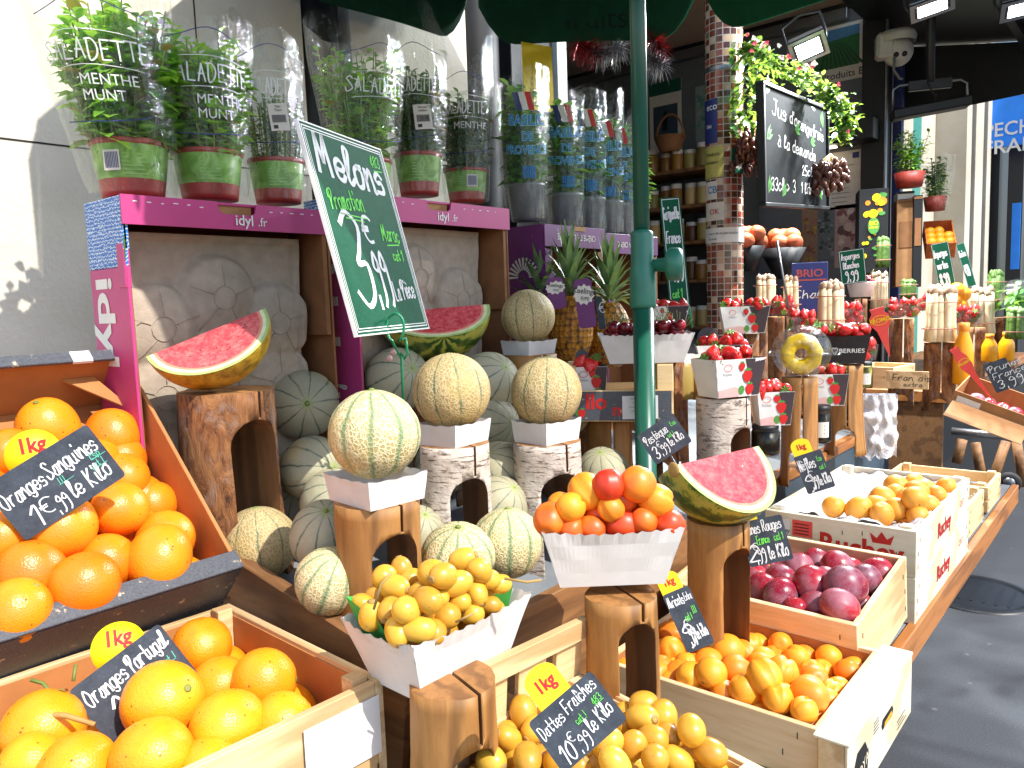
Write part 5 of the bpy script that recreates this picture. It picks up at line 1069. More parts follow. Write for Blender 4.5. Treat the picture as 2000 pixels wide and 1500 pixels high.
slate('grey slate in the wooden crate reading Oranges Portugal, 2 euros', [(135, 1335), (326, 1218), (372, 1315), (215, 1472)], .87, [('Oranges', .06, .6, .26, 0, .45, .04), ('Portugal', .54, .63, .27, 0, .43, .03), ('2', .2, .08, .46, 0, .14), ('€', .36, .3, .24), ('9', .42, .06, .26), ('cat I', .78, .42, .11, 1, .16)], None, .005)
m_ = MB(); m_.tube([P(185, 1415, .8), P(130, 1398, .8), P(75, 1395, .81), P(62, 1400, .81)], [.0026, .003, .0028, .0022], 6); m_.tube([P(90, 1397, .805), P(70, 1412, .81)], .0016, 5); m_.tube([P(84, 1396, .805), P(62, 1388, .81)], .0016, 5); tag(m_.build('twig', MAT['stem']), 'dry forked orange stalk in front of the Portugal slate', 'twig')
m_ = MB(); m_.tube([P(60, 1328, .92), P(85, 1335, .92), P(102, 1358, .9)], .0022, 6); m_.tube([P(148, 1298, .95), P(143, 1330, .94)], .002, 6); tag(m_.build('twig', MAT['greenstem']), 'short green stalk sticking up at the back of the wooden orange crate', 'twig')
# stacked small crate under the front edge
crate('empty_crate', 'pale slatted crate below the wooden orange crate', T(.575, .60, .80) @ R('Z', 3), .15, .13, .1, [MAT['pinex'], MAT['piney']], .01, slats=True)
# ------------------------------------------------------------------ dates: tray on a stool and crate
random.seed(41); tw, tl, th_ = .192, .128, .082; Mt_ = T(.616, .650, 1.012) @ R('Z', -2)
o = punnet_mb(tw, tl, th_, .72, .0016, 9, .0011, .006).build('paper_tray', [MAT['paper']], None); o.matrix_world = Mt_; tag(o, 'white scalloped paper tray heaped with yellow fresh dates', 'paper tray', 'white scalloped paper trays')
m_ = MB(); m_.flat([(-tw*.47, -tl*.02, th_*1.1), (-tw*.475, tl*.45, th_*1.3), (-tw*.36, tl*.38, th_*.5), (-tw*.36, -tl*.1, th_*.5)], I4, 0); m_.flat([(-tw*.475, tl*.45, th_*1.3), (-tw*.25, tl*.47, th_*1.15), (-tw*.2, tl*.4, th_*.5), (-tw*.36, tl*.38, th_*.5)], I4, 0); m_.flat([(tw*.475, -tl*.3, th_*1.06), (tw*.48, tl*.3, th_*1.16), (tw*.38, tl*.3, th_*.5), (tw*.38, -tl*.3, th_*.5)], I4, 0); m_.box((0, 0, .025), (tw*.74, tl*.7, .001)); o2 = m_.build('paper_lining', MAT['greenpaper']); o2.matrix_world = Mt_; tag(o2, 'bright green paper lining under the dates in the white tray', 'paper lining')
Z6 = lambda l: [(600+x/2.857, 1000+y/2.857, r/2.857, lf) for (x, y, r, lf) in l]
heap('date', Z6([(310, 622, 82, .0), (480, 680, 82, .0), (690, 668, 84, .004), (830, 725, 78, -.01), (935, 635, 84, .006), (1045, 612, 72, -.006), (290, 418, 70, .012), (395, 388, 75, .022), (490, 420, 80, .024), (485, 305, 66, .03), (330, 500, 66, .006), (455, 552, 75, .012), (575, 562, 84, .02), (625, 455, 66, .02), (700, 345, 88, .042), (785, 537, 84, .03), (870, 268, 76, .045), (840, 395, 82, .045), (980, 335, 72, .04), (985, 482, 84, .034), (1065, 388, 62, .026), (1115, 507, 68, .016), (1130, 418, 60, .016), (670, 560, 60, .01), (580, 370, 60, .026), (880, 505, 60, .018), (760, 470, 60, .026), (600, 690, 60, -.012), (400, 640, 60, -.012), (1150, 560, 55, -.004)]), Mt_ @ V((0, 0, th_+.006)), V((0, 0, 1)), 'yellow fresh date', 'of the white date tray', 'fresh dates in the paper tray', 26, None, (Mt_, tw+.012, tl+.004, th_-.002))
fill_under('date', [Mt_ @ V((x, y, z)) for z, sx, sy in ((.03, .04, .018), (.062, .058, .03), (.092, .045, .022)) for x in (-sx, -sx*.35, sx*.35, sx) for y in (-sy, 0, sy)], .019, 'fresh date buried in the heap on the white paper tray', 'fresh dates under the heap in the tray')
m_ = MB(); m_.tube([P(985, 1130, .86), P(1030, 1137, .86), P(1058, 1133, .86)], .0016, 6); m_.tube([P(730, 1190, .77), P(745, 1140, .765), P(765, 1118, .77)], .0016, 6); m_.tube([P(890, 1215, .77), P(925, 1198, .765)], .0014, 6); tag(m_.build('date_stalk', MAT['stem']), 'thin dry date stalks poking out of the date tray', 'twig')
stump_px('log stool with an arch carrying the date tray', 882, 1325, 172, .86, .80, turn=28, bark='barked', seed=1, ahf=.74)
ME = T(.665, .472, .80) @ R('X', 5) @ R('Z', -5); crate('date_crate', 'slatted pine crate of yellow dates with a raised end rail', ME, .28, .29, .135, [MAT['piney'], MAT['pinex']], .01, group='slatted pine fruit crates', inner=MAT['pinex'])
m_ = MB(); m_.box((0, .135, .205), (.28, .012, .028), I4, 0, .001)
for x in (-.1, -.03, .04, .11): m_.box((x, .1415, .165), (.05, .008, .1), I4, 0, .001)
eo = m_.build('end_rail', [MAT['pinex']], bpy.data.objects['date_crate']); eo.matrix_local = I4
random.seed(43); Z7 = lambda l: [(1200+x/2.857, 1050+y/2.857, r/2.857, lf) for (x, y, r, lf) in l]
heap('date', Z6([(1165, 1128, 85, 0), (1120, 1265, 78, 0), (1030, 1392, 90, 0), (1230, 1375, 88, .01), (1265, 1215, 80, .0), (1070, 1185, 60, -.01), (1285, 1062, 60, -.01), (1340, 1052, 55, -.01), (1880, 1110, 84, .02), (1770, 1165, 78, .0), (1680, 1292, 85, .02), (1820, 1305, 85, .014), (1950, 1262, 85, .014), (1940, 1375, 85, .02), (1720, 1405, 88, .026), (1560, 1330, 70, -.01), (1500, 1440, 80, .0), (1180, 1200, 60, -.012)]) + Z7([(165, 972, 86, .02), (325, 942, 86, .02), (430, 1072, 88, .03), (60, 1010, 70, 0), (270, 1112, 80, .012), (535, 1200, 88, .01), (350, 1245, 80, .0), (240, 1010, 66, -.004), (480, 1000, 70, -.006)]), ME @ V((0, 0, .132)), (ME.to_3x3() @ V((0, 0, 1))).normalized(), 'yellow fresh date', 'of the slatted date crate', 'fresh dates in the slatted crate', 28, None, (ME, .27, .28))
fill_under('date', [ME @ V((x, y, .09+.02*((i+j) % 2))) for i, x in enumerate((-.115, -.085, -.055, -.025, .005, .035, .065, .095, .118)) for j, y in enumerate((-.115, -.08, -.045, -.01, .025, .06, .095))], .02, 'fresh date lower down in the slatted crate, mostly covered', 'fresh dates under the heap in the slatted crate')
sl = slate('black slate in the date crate reading Dattes Fraiches with a yellow 1kg flap', [(1063, 1392), (1173, 1286), (1206, 1428), (1068, 1535)], .72, [('Dattes', .05, .6, .22, 0, .37, .1), ('Fraîches', .46, .68, .24, 0, .5, .08), ('10', .1, .06, .32, 0, .2), ('€', .27, .3, .16, 0), (',99', .33, .1, .22, 0, .2), ('le Kilo', .57, .2, .26, 0, .38, .1), ('483', .78, .52, .12, 1, .14, .1), ('cat I', .48, .46, .11, 1, .16, .1)])
def flap(root, W, Hh, x, w, h, txt, rnd=True):
    m_ = MB(); poly = [(x-w/2, -.01), (x+w/2, -.01)] + [(x+w/2*math.cos(a), h-w*.3+w*.35*math.sin(a)) for a in [math.pi*i/10 for i in range(11)]]
    m_.prism(poly, .0012, T(0, Hh, -.005)); m_.build('weight_flap', MAT['yellow'], root); m_ = MB(); printed(m_, txt, x, Hh+h*.35, h*.38, planefn(I4, -.0032), 0, .03, 0, .85, 'c'); m_.build('lettering', MAT['red'], root)
flap(sl[0], sl[1], sl[2], sl[1]*.45, .036, .034, '1kg')
# ------------------------------------------------------------------ apricots: tray on a stool and crate
random.seed(51); az = rad(-49); Ma = T(.862, .57, 1.075) @ R('Z', -49); aw_, al_, ah_ = .185, .125, .08
o = punnet_mb(aw_, al_, ah_, .75, .0016, 11, .0011, .006).build('paper_tray', [MAT['paper']], None); o.matrix_world = Ma; tag(o, 'white scalloped paper tray piled with red blushed apricots', 'paper tray', 'white scalloped paper trays')
heap(('redapricot', 'apricot', 'redapricot'), [(x_, y_, r_*1.08, l_*.7) for x_, y_, r_, l_ in [(1083, 1035, 31, .0), (1130, 1063, 29, -.006), (1188, 1063, 31, -.004), (1250, 1057, 34, 0), (1302, 1045, 31, 0), (1160, 1018, 36, .02), (1230, 1022, 36, .022), (1130, 1002, 28, .022), (1080, 1005, 26, .012), (1290, 1008, 34, .018), (1245, 980, 35, .045), (1182, 988, 32, .045), (1108, 1042, 26, -.004), (1210, 1005, 26, .03), (1160, 1040, 26, .0), (1275, 1040, 26, .0)]], Ma @ V((0, 0, ah_+.006)), V((0, 0, 1)), ('apricot', 'blushed apricot'), 'of the white apricot tray', 'apricots in the paper tray', 22, None, (Ma, aw_+.014, al_-.004, ah_-.002))
fill_under('apricot', [Ma @ V((x, y, z)) for z, sx in ((.048, .03), (.082, .04)) for x in (-sx, -sx*.35, sx*.35, sx) for y in (-.01, .012)], .022, 'apricot buried in the heap on the white paper tray', 'apricots under the heap in the tray')
stump_px('log stool with a narrow arch carrying the apricot tray', 1212, 1158, 140, 1.03, .80, turn=30, bark='barked', seed=2, ahf=.9)
MF = T(1.127, .497, .797); FW, FL, FH = .29, .345, .08; fr = crate('apricot_crate', 'crate of apricots with kraft lining and a white printed end panel', MF, FW, FL, FH, [MAT['piney'], MAT['pinex']], .009, inner=MAT['kraftorange'], posts=False)
m_ = MB(); m_.box((.005, -FL/2-.02, .03), (FW+.035, .034, .09), I4, 1, .0015); m_.box((.005, -FL/2-.02, .0775), (FW+.036, .046, .0045), I4, 0, .001); m_.box((.005, -FL/2-.0395, .028), (FW+.036, .004, .1), I4, 0, .001)
ef = lambda x, y_: V((x, -FL/2-.0421, y_)); m_.add([ef(a, b) for a, b in ((.0, .026), (.05, .026), (.056, .034), (.05, .042), (.0, .042), (-.006, .034))], [(0, 1, 2, 3, 4, 5)], I4, 2); m_.add([ef(a, b)+V((0, -.0004, 0)) for a, b in ((.006, .027), (.05, .028), (.045, .036), (.01, .034))], [(0, 1, 2, 3)], I4, 3)
m_.add([ef(a, b) for a, b in ((-.13, -.02), (-.075, -.02), (-.07, .03), (-.085, .05), (-.12, .05), (-.135, .03))], [(0, 1, 2, 3, 4, 5)], I4, 2); printed(m_, 'ROYAL', -.125, .005, .016, lambda x, y_: ef(x, y_)+V((0, -.0005, 0)), 0, .01, .25)
for k, (xx, ww) in enumerate(((.08, .05), (.085, .035), (.08, .055))): m_.add([ef(a, b) for a, b in ((xx, .0-.006*k), (xx+ww, .0-.006*k), (xx+ww, .0015-.006*k), (xx, .0015-.006*k))], [(0, 1, 2, 3)], I4, 2)
for k in range(4): m_.add([ef(a, b) for a, b in ((-.045, .055-.005*k), (-.02, .055-.005*k), (-.02, .0565-.005*k), (-.045, .0565-.005*k))], [(0, 1, 2, 3)], I4, 2)
m_.build('end_cap', [MAT['poplar'], MAT['pinex'], MAT['black'], MAT['apricot']], fr)
random.seed(53)
heap('apricot', Z7([(300, 530, 72, .0), (320, 640, 80, .0), (295, 782, 84, 0), (170, 862, 80, 0), (430, 852, 84, .01), (525, 692, 76, .012), (630, 632, 96, .014), (675, 745, 92, .022), (530, 802, 88, .02), (938, 757, 96, .018), (812, 702, 62, -.005), (1112, 792, 80, .004), (1278, 855, 68, -.006), (1120, 872, 88, .008), (1245, 922, 72, .0), (942, 892, 80, .0), (810, 905, 102, .028), (770, 800, 80, .004), (625, 875, 64, 0), (1085, 952, 98, .016), (960, 985, 92, .012), (628, 975, 92, .016), (818, 1062, 92, .016), (985, 1035, 78, .016), (1135, 1025, 72, .004), (690, 1085, 76, .0), (520, 935, 60, -.004), (480, 1005, 76, .004), (880, 1120, 66, .0), (100, 790, 60, -.01), (640, 905, 64, -.004), (860, 1010, 60, -.004), (720, 640, 70, .0), (1010, 850, 60, -.006), (400, 720, 70, .004), (420, 940, 70, .0), (250, 800, 60, -.01)]), MF @ V((0, 0, FH-.016)), V((0, 0, 1)), 'ripe apricot', 'of the apricot crate', 'apricots in the crate', 30, None, (MF, FW-.02, FL-.02))
fill_under('apricot', [MF @ V((x, y, .045+.012*((i+j) % 2))) for i, x in enumerate((-.115, -.075, -.035, .005, .045, .085, .12)) for j, y in enumerate((-.14, -.1, -.06, -.02, .02, .06, .1, .14))], .0215, 'apricot lower down in the crate, mostly covered by the top layer', 'apricots under the heap in the crate')
sl = slate('narrow black slate standing over the apricot crate reading Abricots', [(1300, 1155), (1352, 1145), (1388, 1252), (1337, 1286)], 1.02, [('Abricots', .05, .76, .17, 0, .6, 0), ('Extra', .68, .78, .13, 0, .27), ('9', .08, .14, .3), ('€', .24, .34, .17), (',99', .26, .14, .22, 0, .24), ('le kilo', .54, .15, .2, 0, .42, .08), ('cat I', .42, .48, .11, 1, .25), ('III', .74, .56, .11, 1, .16)])
flap(sl[0], sl[1], sl[2], sl[1]*.42, .03, .026, '1kg')
# ------------------------------------------------------------------ plums
MG = T(1.418, .525, .808) @ R('Z', -1) @ R('Y', -7); GW, GL_, GH = .29, .345, .125; crate('plum_crate', 'pale poplar crate of dark red plums between apricots and loquats', MG, GW, GL_, GH, [MAT['pinex'] if 0 else MAT['piney'], MAT['pinex']], .011, posts=False)
random.seed(61); Z8 = lambda l: [(1240+x/2.632, 780+y/2.632, r/2.632, lf) for (x, y, r, lf) in l]
heap('plum', Z8([(965, 812, 76, 0), (1045, 862, 84, .012), (1180, 822, 78, 0), (1325, 885, 88, .004), (840, 872, 86, .0), (678, 862, 72, -.004), (620, 905, 60, 0), (752, 925, 78, 0), (655, 968, 78, 0), (748, 1008, 88, 0), (912, 975, 96, .012), (985, 935, 74, .0), (1120, 985, 112, .02), (1232, 945, 88, .008), (928, 1045, 86, -.004), (1112, 1115, 100, .004), (1242, 1065, 62, -.006), (800, 765, 50, -.01), (830, 1080, 60, -.01), (1020, 1060, 60, -.01), (1310, 990, 60, -.01)]), MG @ V((0, 0, GH-.016)), V((0, 0, 1)), ('dark red plum', 'bloomy purple plum', 'shiny red plum'), 'of the plum crate', 'plums in the crate', 34, None, (MG, GW-.022, GL_-.022))
fill_under('plum', [MG @ V((x, y, .07)) for x in (-.11, -.055, 0, .055, .11) for y in (-.135, -.08, -.025, .03, .085, .135)], .026, 'plum lower down in the plum crate, mostly covered', 'plums under the heap in the crate')
sl = slate('black slate stuck in the plum crate reading Prunes Rouges, France', [(1455, 1020), (1520, 1004), (1556, 1092), (1452, 1110)], 1.25, [('Prunes Rouges', .03, .7, .24, 0, .92, .02), ('France', .3, .46, .18, 1, .3), ('cat 1', .7, .48, .15, 1, .22), ('2', .04, .1, .36), ('€', .16, .34, .16), (',99', .2, .1, .26, 0, .24), ('le Kilo', .5, .1, .28, 0, .45, .02)])
flap(sl[0], sl[1], sl[2], sl[1]*.2, .035, .022, '1kg')
# ------------------------------------------------------------------ loquats in printed crates
def ruchey(label, M, top):
    HW, HL, HH = .53, .30, .093; r_ = crate('loquat_crate', label, M, HW, HL, HH, [MAT['poplar'], MAT['poplar']], .009, group='stacked printed poplar crates')
    m_ = MB(); e1 = lambda x, y_: V((x, -HL/2-.0008, y_)); printed(m_, 'Ruchey', -.08, .03, .034, e1, 0, .02, 0, .95); printed(m_, 'CAT I', .15, .045, .016, e1, 0, 0)
    e2 = lambda x, y_: V((-HW/2-.0008, -x, y_)); printed(m_, 'Ruchey', -.035, .022, .042, e2, 0, .03, 0, .95)
    m_.add([e2(.07+a, .058+b) for a, b in ((0, 0), (.034, 0), (.04, .02), (.027, .01), (.017, .024), (.008, .01), (-.005, .02))], [(0, 1, 2, 3, 4, 5, 6)], I4, 0)
    m_.add([e2(a, b) for a, b in ((-.135, .045), (-.095, .045), (-.095, .078), (-.135, .078))], [(0, 1, 2, 3)], I4, 2); printed(m_, 'Ruchey', -.132, .05, .009, lambda x, y_: e2(x, y_)+V((-.0004, 0, 0)), 1, .02); m_.add([e2(a, b) for a, b in ((-.09, .045), (-.048, .045), (-.048, .08), (-.09, .08))], [(0, 1, 2, 3)], I4, 3)
    for k in range(4): m_.add([e2(a, b)+V((-.0004, 0, 0)) for a, b in ((-.086, .05+.007*k), (-.055, .05+.007*k), (-.055, .052+.007*k), (-.086, .052+.007*k))], [(0, 1, 2, 3)], I4, 1)
    m_.build('lettering', [MAT['red'], MAT['black'], MAT['paperw'], MAT['coral']], r_)
    for k in range(9): pass
    return r_
MH1, MH2 = T(1.862, .495, .798), T(1.862, .495, .892); ruchey('lower printed poplar crate with red lettering under the loquats', MH1, False); ruchey('upper printed poplar crate with red lettering holding loquats on tissue', MH2, True)
m_ = MB(); random.seed(3)
m_.grid(lambda u, v: V((-.25+.5*u, -.14+.28*v, 0.05+.034*max(abs(u-.5)*2, abs(v-.5)*2)**3+.014*mnoise.noise(V((u*6, v*5, 2)))+.014*mnoise.noise(V((u*14, v*11, 5)))+(.012*max(0, .5-u)))), 50, 36); o = m_.build('tissue_paper', MAT['tissue'], None, None); o.matrix_world = MH2; tag(o, 'crumpled white tissue paper lining the loquat crate', 'tissue paper')
heap('loquat', Z8([(1020, 552, 56, 0), (1150, 562, 62, 0), (1272, 512, 66, .01), (1240, 556, 62, 0), (1272, 592, 60, -.004), (1362, 574, 62, .0), (1400, 522, 64, .008), (1482, 570, 66, .008), (1546, 552, 56, 0), (1342, 447, 62, .01), (1440, 437, 54, .006), (1342, 492, 58, .006), (1452, 482, 60, .008), (1600, 452, 50, .0), (1600, 502, 52, 0), (1526, 596, 56, 0), (1492, 470, 60, .0), (1560, 500, 50, -.004), (1420, 590, 50, -.004)]), MH2 @ V((0, 0, .088)), V((0, 0, 1)), 'orange loquat', 'of the tissue lined crate', 'loquats on the tissue', 20, None, (MH2, .51, .28))
sl = slate('black slate reading Nefles standing in the loquat crate with yellow flap', [(1553, 892), (1606, 876), (1629, 950), (1575, 968)], 1.62, [('Nèfles', .06, .6, .28, 0, .6, .04), ('9', .06, .12, .34), ('€', .22, .36, .18), (',99', .26, .14, .24, 0, .24), ('le Kilo', .53, .14, .26, 0, .43, .04), ('Esp', .74, .74, .11, 1, .18), ('cat I', .72, .52, .11, 1, .22)]); flap(sl[0], sl[1], sl[2], sl[1]*.38, .04, .032, '1kg')
for i, (xx, hz) in enumerate(((2.33, .09), (2.62, .08))): 
    crate('far_crate', ('small pale crate with blue print beyond the loquat crates', 'last slatted crate at the end of the stall edge')[i], T(xx, .5, .802), .22, .28, hz, [MAT['piney'], MAT['pinex']], .009, slats=True, group='slatted pine fruit crates')
m_ = MB(); m_.grid(lambda u, v: V((2.23+.21*u, .37+.27*v, .875+.02*mnoise.noise(V((u*7, v*7, 1))))), 24, 24); tag(m_.build('plastic_lining', MAT['film']), 'crinkled clear plastic lining in the crate past the loquats', 'plastic lining')
# ------------------------------------------------------------------ watermelon wedges
def wedge(label, O, X, Y, a, b, f1, rind, seeds=True, stemend=False):
    X = V(X).normalized(); Y = V(Y); Y = (Y-X*Y.dot(X)).normalized(); Z = X.cross(Y); root = empty('watermelon_wedge', None, label, 'watermelon', None, TM(V(O), X, Y, Z))
    rings = [0, .25, .5, .7, .84, .885, .915, .945, .97, 1.0]; mis = [0, 0, 0, 0, 1, 2, 2, 3, 3]; nt_ = 30; rg = random.Random(int(a*9999))
    for phi in (0, f1):
        m_ = MB(); cp, sp_ = math.cos(phi), math.sin(phi)
        for j in range(len(rings)-1):
            vs = []
            for s__ in (rings[j], rings[j+1]):
                for i in range(nt_+1):
                    tt = math.pi*i/nt_; ss = s__ if s__ > .9 else s__*1; y_ = b*math.sin(tt)*ss; vs.append((a*math.cos(tt)*ss, y_*cp, y_*sp_))
            m_.add(vs, [(i, i+1, nt_+1+i+1, nt_+1+i) if phi == 0 else (i, nt_+1+i, nt_+1+i+1, i+1) for i in range(nt_)], I4, mis[j], True)
        if seeds and phi == 0:
            for k in range(24):
                tt = rg.uniform(.3, 2.85); ss = rg.uniform(.42, .62); x, y_ = a*ss*math.cos(tt), b*ss*math.sin(tt); m_.ell((x, y_, -.0002), (.0016, .0009, .0005), R('Z', 0), 4, 6, 4)
        m_.build('cut_face', [MAT['wflesh'], MAT['wpink'], MAT['wwhite'], MAT['wgreen'], MAT['seed']], root)
    m_ = MB(); m_.grid(lambda u, v: V((a*math.cos(math.pi*u)*1.003, b*math.sin(math.pi*u)*math.cos(f1*v)*1.003, b*math.sin(math.pi*u)*math.sin(f1*v)*1.003)), 40, 24)
    if stemend: m_.ell((-a*1.0, b*.03, b*.06), (.004, .012, .012), I4, 1)
    m_.build('rind', [MAT[rind], MAT['stem']], root); return root
A_, B_ = P(285, 697, 1.22), P(518, 602, 1.3); Xd = B_-A_; mid = (A_+B_)/2
wedge('watermelon slice with pink cut face and yellow rind on the tall log stool', mid, Xd, -CU*.82-CF*.72+CR*.15, Xd.length/2, .094, 1.75, 'wyel', True)
A_, B_ = P(735, 612, 1.62), P(955, 594, 1.68); Xd = B_-A_; mid = (A_+B_)/2; wedge('watermelon half behind the melon board with dark striped rind', mid, Xd, -CU*.58-CF*.8+CR*.1, Xd.length/2, .115, 1.9, 'wrind', False)
A_, B_ = P(1322, 908, 1.2), P(1478, 872, 1.3); Xd = B_-A_; mid = (A_+B_)/2; wedge('sunlit watermelon wedge with striped green rind on the stool by the plums', mid, Xd, -CU*.75-CF*.45+CR*.62, Xd.length/2*1.05, .112, 1.85, 'wrind', False, True)
stump_px('tall rough log stool with a big arch under the watermelon slice', 440, 762, 182, 1.3, .99, turn=34, bark='bark', seed=3, ahf=.86, flare=.18, aw=.085)
stump_px('rough log stool half hidden under the watermelon half', 850, 708, 100, 1.62, 1.03, bark='bark', seed=9, ahf=.4)
stump_px('smooth log stool under the sunlit watermelon wedge', 1402, 1012, 118, 1.27, .81, turn=45, bark='barked', seed=4, ahf=.86)
# ------------------------------------------------------------------ melons on trays and stools
def melon_on(label, kind, px, py, rp, d, tray, stool, sl_label, tl_label, yaw_, bark, turn, tw=.125, seed=0, ahf=.8):
    c = P(px, py, d); r_ = U(rp, d); sk = tray[1]; zt_ = P(px, tray[0], d).z; zb_ = P(px, tray[1], d).z; fruit(kind, c, r_, label, 'melons shown on paper trays', R('Z', yaw_) @ R('X', random.uniform(-8, 8)))
    hh = zt_-zb_; o = punnet_mb(tw, tw*.9, hh, .92, .0008, 6, .001, .003).build('paper_tray', [MAT['paper']], None); o.matrix_world = T(c.x, c.y, zb_) @ R('Z', math.degrees(math.atan2(c.y, c.x))+turn); tag(o, tl_label, 'paper tray', 'white paper trays under the melons')
    zz = shz(c.y)-.02; r2 = U(stool/2, d); az_ = math.degrees(math.atan2(c.y, c.x)); return stump(sl_label, T(c.x, c.y, zz), r2, zb_-zz, r2*1.2, (zb_-zz)*ahf, az_-90+26, bark, seed)
random.seed(71)
melon_on('sunlit netted melon with green stripes on the front stool', 'melon', 729, 848, 90, 1.09, (922, 978), 165, 'front wooden stool with a square notch under the sunlit melon', 'white paper tray under the sunlit front melon', -60, 'barked', 34, .112, 5, .84)
melon_on('tan netted melon on the left birch stool', 'melontan', 883, 765, 76, 1.33, (822, 866), 138, 'birch log stool, left one of two, with white bark', 'white paper tray on the left birch stool', 20, 'birch', -40, .098, 6)
melon_on('tan netted melon on the right birch stool', 'melontan', 1065, 766, 70, 1.43, (818, 862), 134, 'birch log stool, right one of two, nearer the umbrella pole', 'white paper tray on the right birch stool', 75, 'birch', -42, .098, 7)
melon_on('small tan melon on the tall stool in front of the pineapples', 'melontan', 1031, 619, 53, 1.75, (664, 692), 105, 'tall brown log stool behind the birch stools', 'white paper tray under the small tan melon', 50, 'barked', -42, .096, 8)
def pile(items):
    for (kind, px, py, rp, d, ax, lb) in items:
        d_ = d or .064*FPX/rp; rp = rp*(1.07 if kind == 'melonpale' else 1.0); ax_ = (CR*ax[0]+CU*ax[1]-CF*ax[2]); fruit(kind, P(px, py, d_), U(rp, d_), lb, 'melons piled on the shelf', aim(ax_, random.uniform(0, 360)))
pile([('melonpale', 592, 790, 64, 1.52, (.35, .05, .9), 'striped pale melon against the carton, right of the tall log stool'), ('melonpale', 330, 812, 56, 1.55, (.2, .6, .6), 'pale melon left of the tall log stool, highest one'), ('melonpale', 352, 880, 58, 1.5, (-.2, .3, .8), 'pale melon behind the tall log stool at its left foot'), ('melonpale', 372, 945, 50, 1.45, (.5, .3, .6), 'pale melon low at the left side of the tall log stool'),
 ('melonpale', 612, 915, 60, 1.42, (.7, .1, .6), 'pale melon second from the top right of the tall log stool'), ('melonpale', 650, 978, 60, 1.36, (.3, .55, .75), 'pale striped melon just left of the front stool'), ('melontan', 509, 1062, 73, 1.29, (-.1, .95, .1), 'round netted melon on the shelf before the tall log stool'), ('melonpale', 640, 1048, 67, 1.19, (.1, .75, .6), 'melon with a green tip leaning on the front stool'),
 ('melon', 645, 1135, 68, 1.1, (.35, .85, .3), 'half sunlit melon at the bottom left of the front stool'), ('melonpale', 775, 742, 60, 1.6, (.5, .3, .7), 'pale melon behind the green wire clip'), ('melonpale', 955, 745, 56, 1.62, (.5, .4, .6), 'pale melon between the two birch stool melons'), ('melonpale', 955, 830, 54, 1.6, (.7, .1, .6), 'pale melon between the birch stools, upper one'),
 ('melonpale', 975, 925, 58, 1.5, (-.3, .6, .6), 'pale melon between the birch stools, middle one'), ('melonpale', 975, 990, 56, 1.42, (.5, .7, .5), 'pale melon between the birch stools, lowest one'), ('melon', 893, 1092, 73, 1.17, (.05, .93, .35), 'sunlit netted melon behind the date tray'), ('melon', 991, 1060, 71, 1.25, (0, .98, .1), 'netted melon half in sun between date and apricot trays'),
 ('melonpale', 815, 1045, 55, 1.3, (.3, .7, .5), 'melon glimpsed through the notch of the front stool'), ('melonpale', 1180, 925, 50, 1.6, (-.2, .8, .5), 'upper pale melon by the foot of the umbrella pole'), ('melonpale', 1172, 972, 47, 1.5, (.2, .9, .4), 'lower pale melon by the foot of the umbrella pole'), ('melonpale', 870, 905, 55, 1.62, (.2, .6, .6), 'pale melon behind the left birch stool'), ('melonpale', 560, 985, 52, 1.5, (.4, .5, .6), 'pale melon at the right foot of the tall log stool'), ('melonpale', 575, 868, 48, 1.58, (.1, .8, .5), 'pale melon squeezed between the carton and the tall log stool'), ('melonpale', 925, 880, 50, 1.66, (.3, .3, .8), 'pale melon in the gap behind the two birch stools'), ('melonpale', 1105, 800, 48, 1.72, (.2, .5, .8), 'pale melon right of the right birch stool'), ('melonpale', 700, 890, 55, 1.62, (.2, .5, .6), 'pale melon hidden behind the sunlit front melon')])
m_ = MB(); m_.ell((0, 0, 0), .006, T(P(760, 700, 1.4))); m_.ell((0, 0, 0), .006, T(P(768, 688, 1.41))); tag(m_.build('pin_heads', MAT['pinki']), 'two small pale pink pin heads beside the watermelon half', 'pin')

_n = ((CO-P(1298, 857, 1.3)).normalized()*.8+V((-.2, -.5, .3))).normalized()
slate('dark slate reading Pasteque pinned above the sunlit watermelon wedge', [(1247, 848), (1315, 805), (1350, 862), (1278, 912)], 1.3, [('Pastèque', .08, .58, .26, 0, .62, .05), ('3', .1, .1, .36, 0, .14), ('€', .25, .36, .18), (',99', .26, .16, .24, 0, .24), ('le Kilo', .54, .2, .26, 0, .38, .05), ('Esp', .8, .7, .12, 1, .14), ('cat I', .6, .46, .12, 1, .16)], None)
m_ = MB(); m_.tube([P(1309, 888, 1.3), P(1324, 912, 1.27)], .0014, 6); tag(m_.build('slate_pin', MAT['metal']), 'thin metal pin holding the Pasteque slate in the watermelon wedge', 'pin')
# ------------------------------------------------------------------ strawberries, cherries and company on the second step
def facing(p, turn=0): return R('Z', math.degrees(math.atan2(p.y, p.x))-90+turn)      # local -Y looks back to the visitor
def berry_print(mb, fn, x, y, s, mi, mg):
    pts = [(0, -1.15), (.45, -.85), (.8, -.2), (.85, .35), (.5, .75), (0, .85), (-.5, .75), (-.85, .35), (-.8, -.2), (-.45, -.85)]
    mb.add([fn(x+a*s, y+b*s) for a, b in pts], [tuple(range(10))], I4, mi)
    for k in range(5):
        a = rad(30+30*k); mb.add([fn(x, y+.7*s)*1, fn(x+.55*s*math.cos(a-.25), y+.7*s+.4*s*math.sin(a-.25)), fn(x+.8*s*math.cos(a), y+.7*s+.55*s*math.sin(a)), fn(x+.55*s*math.cos(a+.25), y+.7*s+.4*s*math.sin(a+.25))], [(0, 1, 2, 3)], I4, mg)
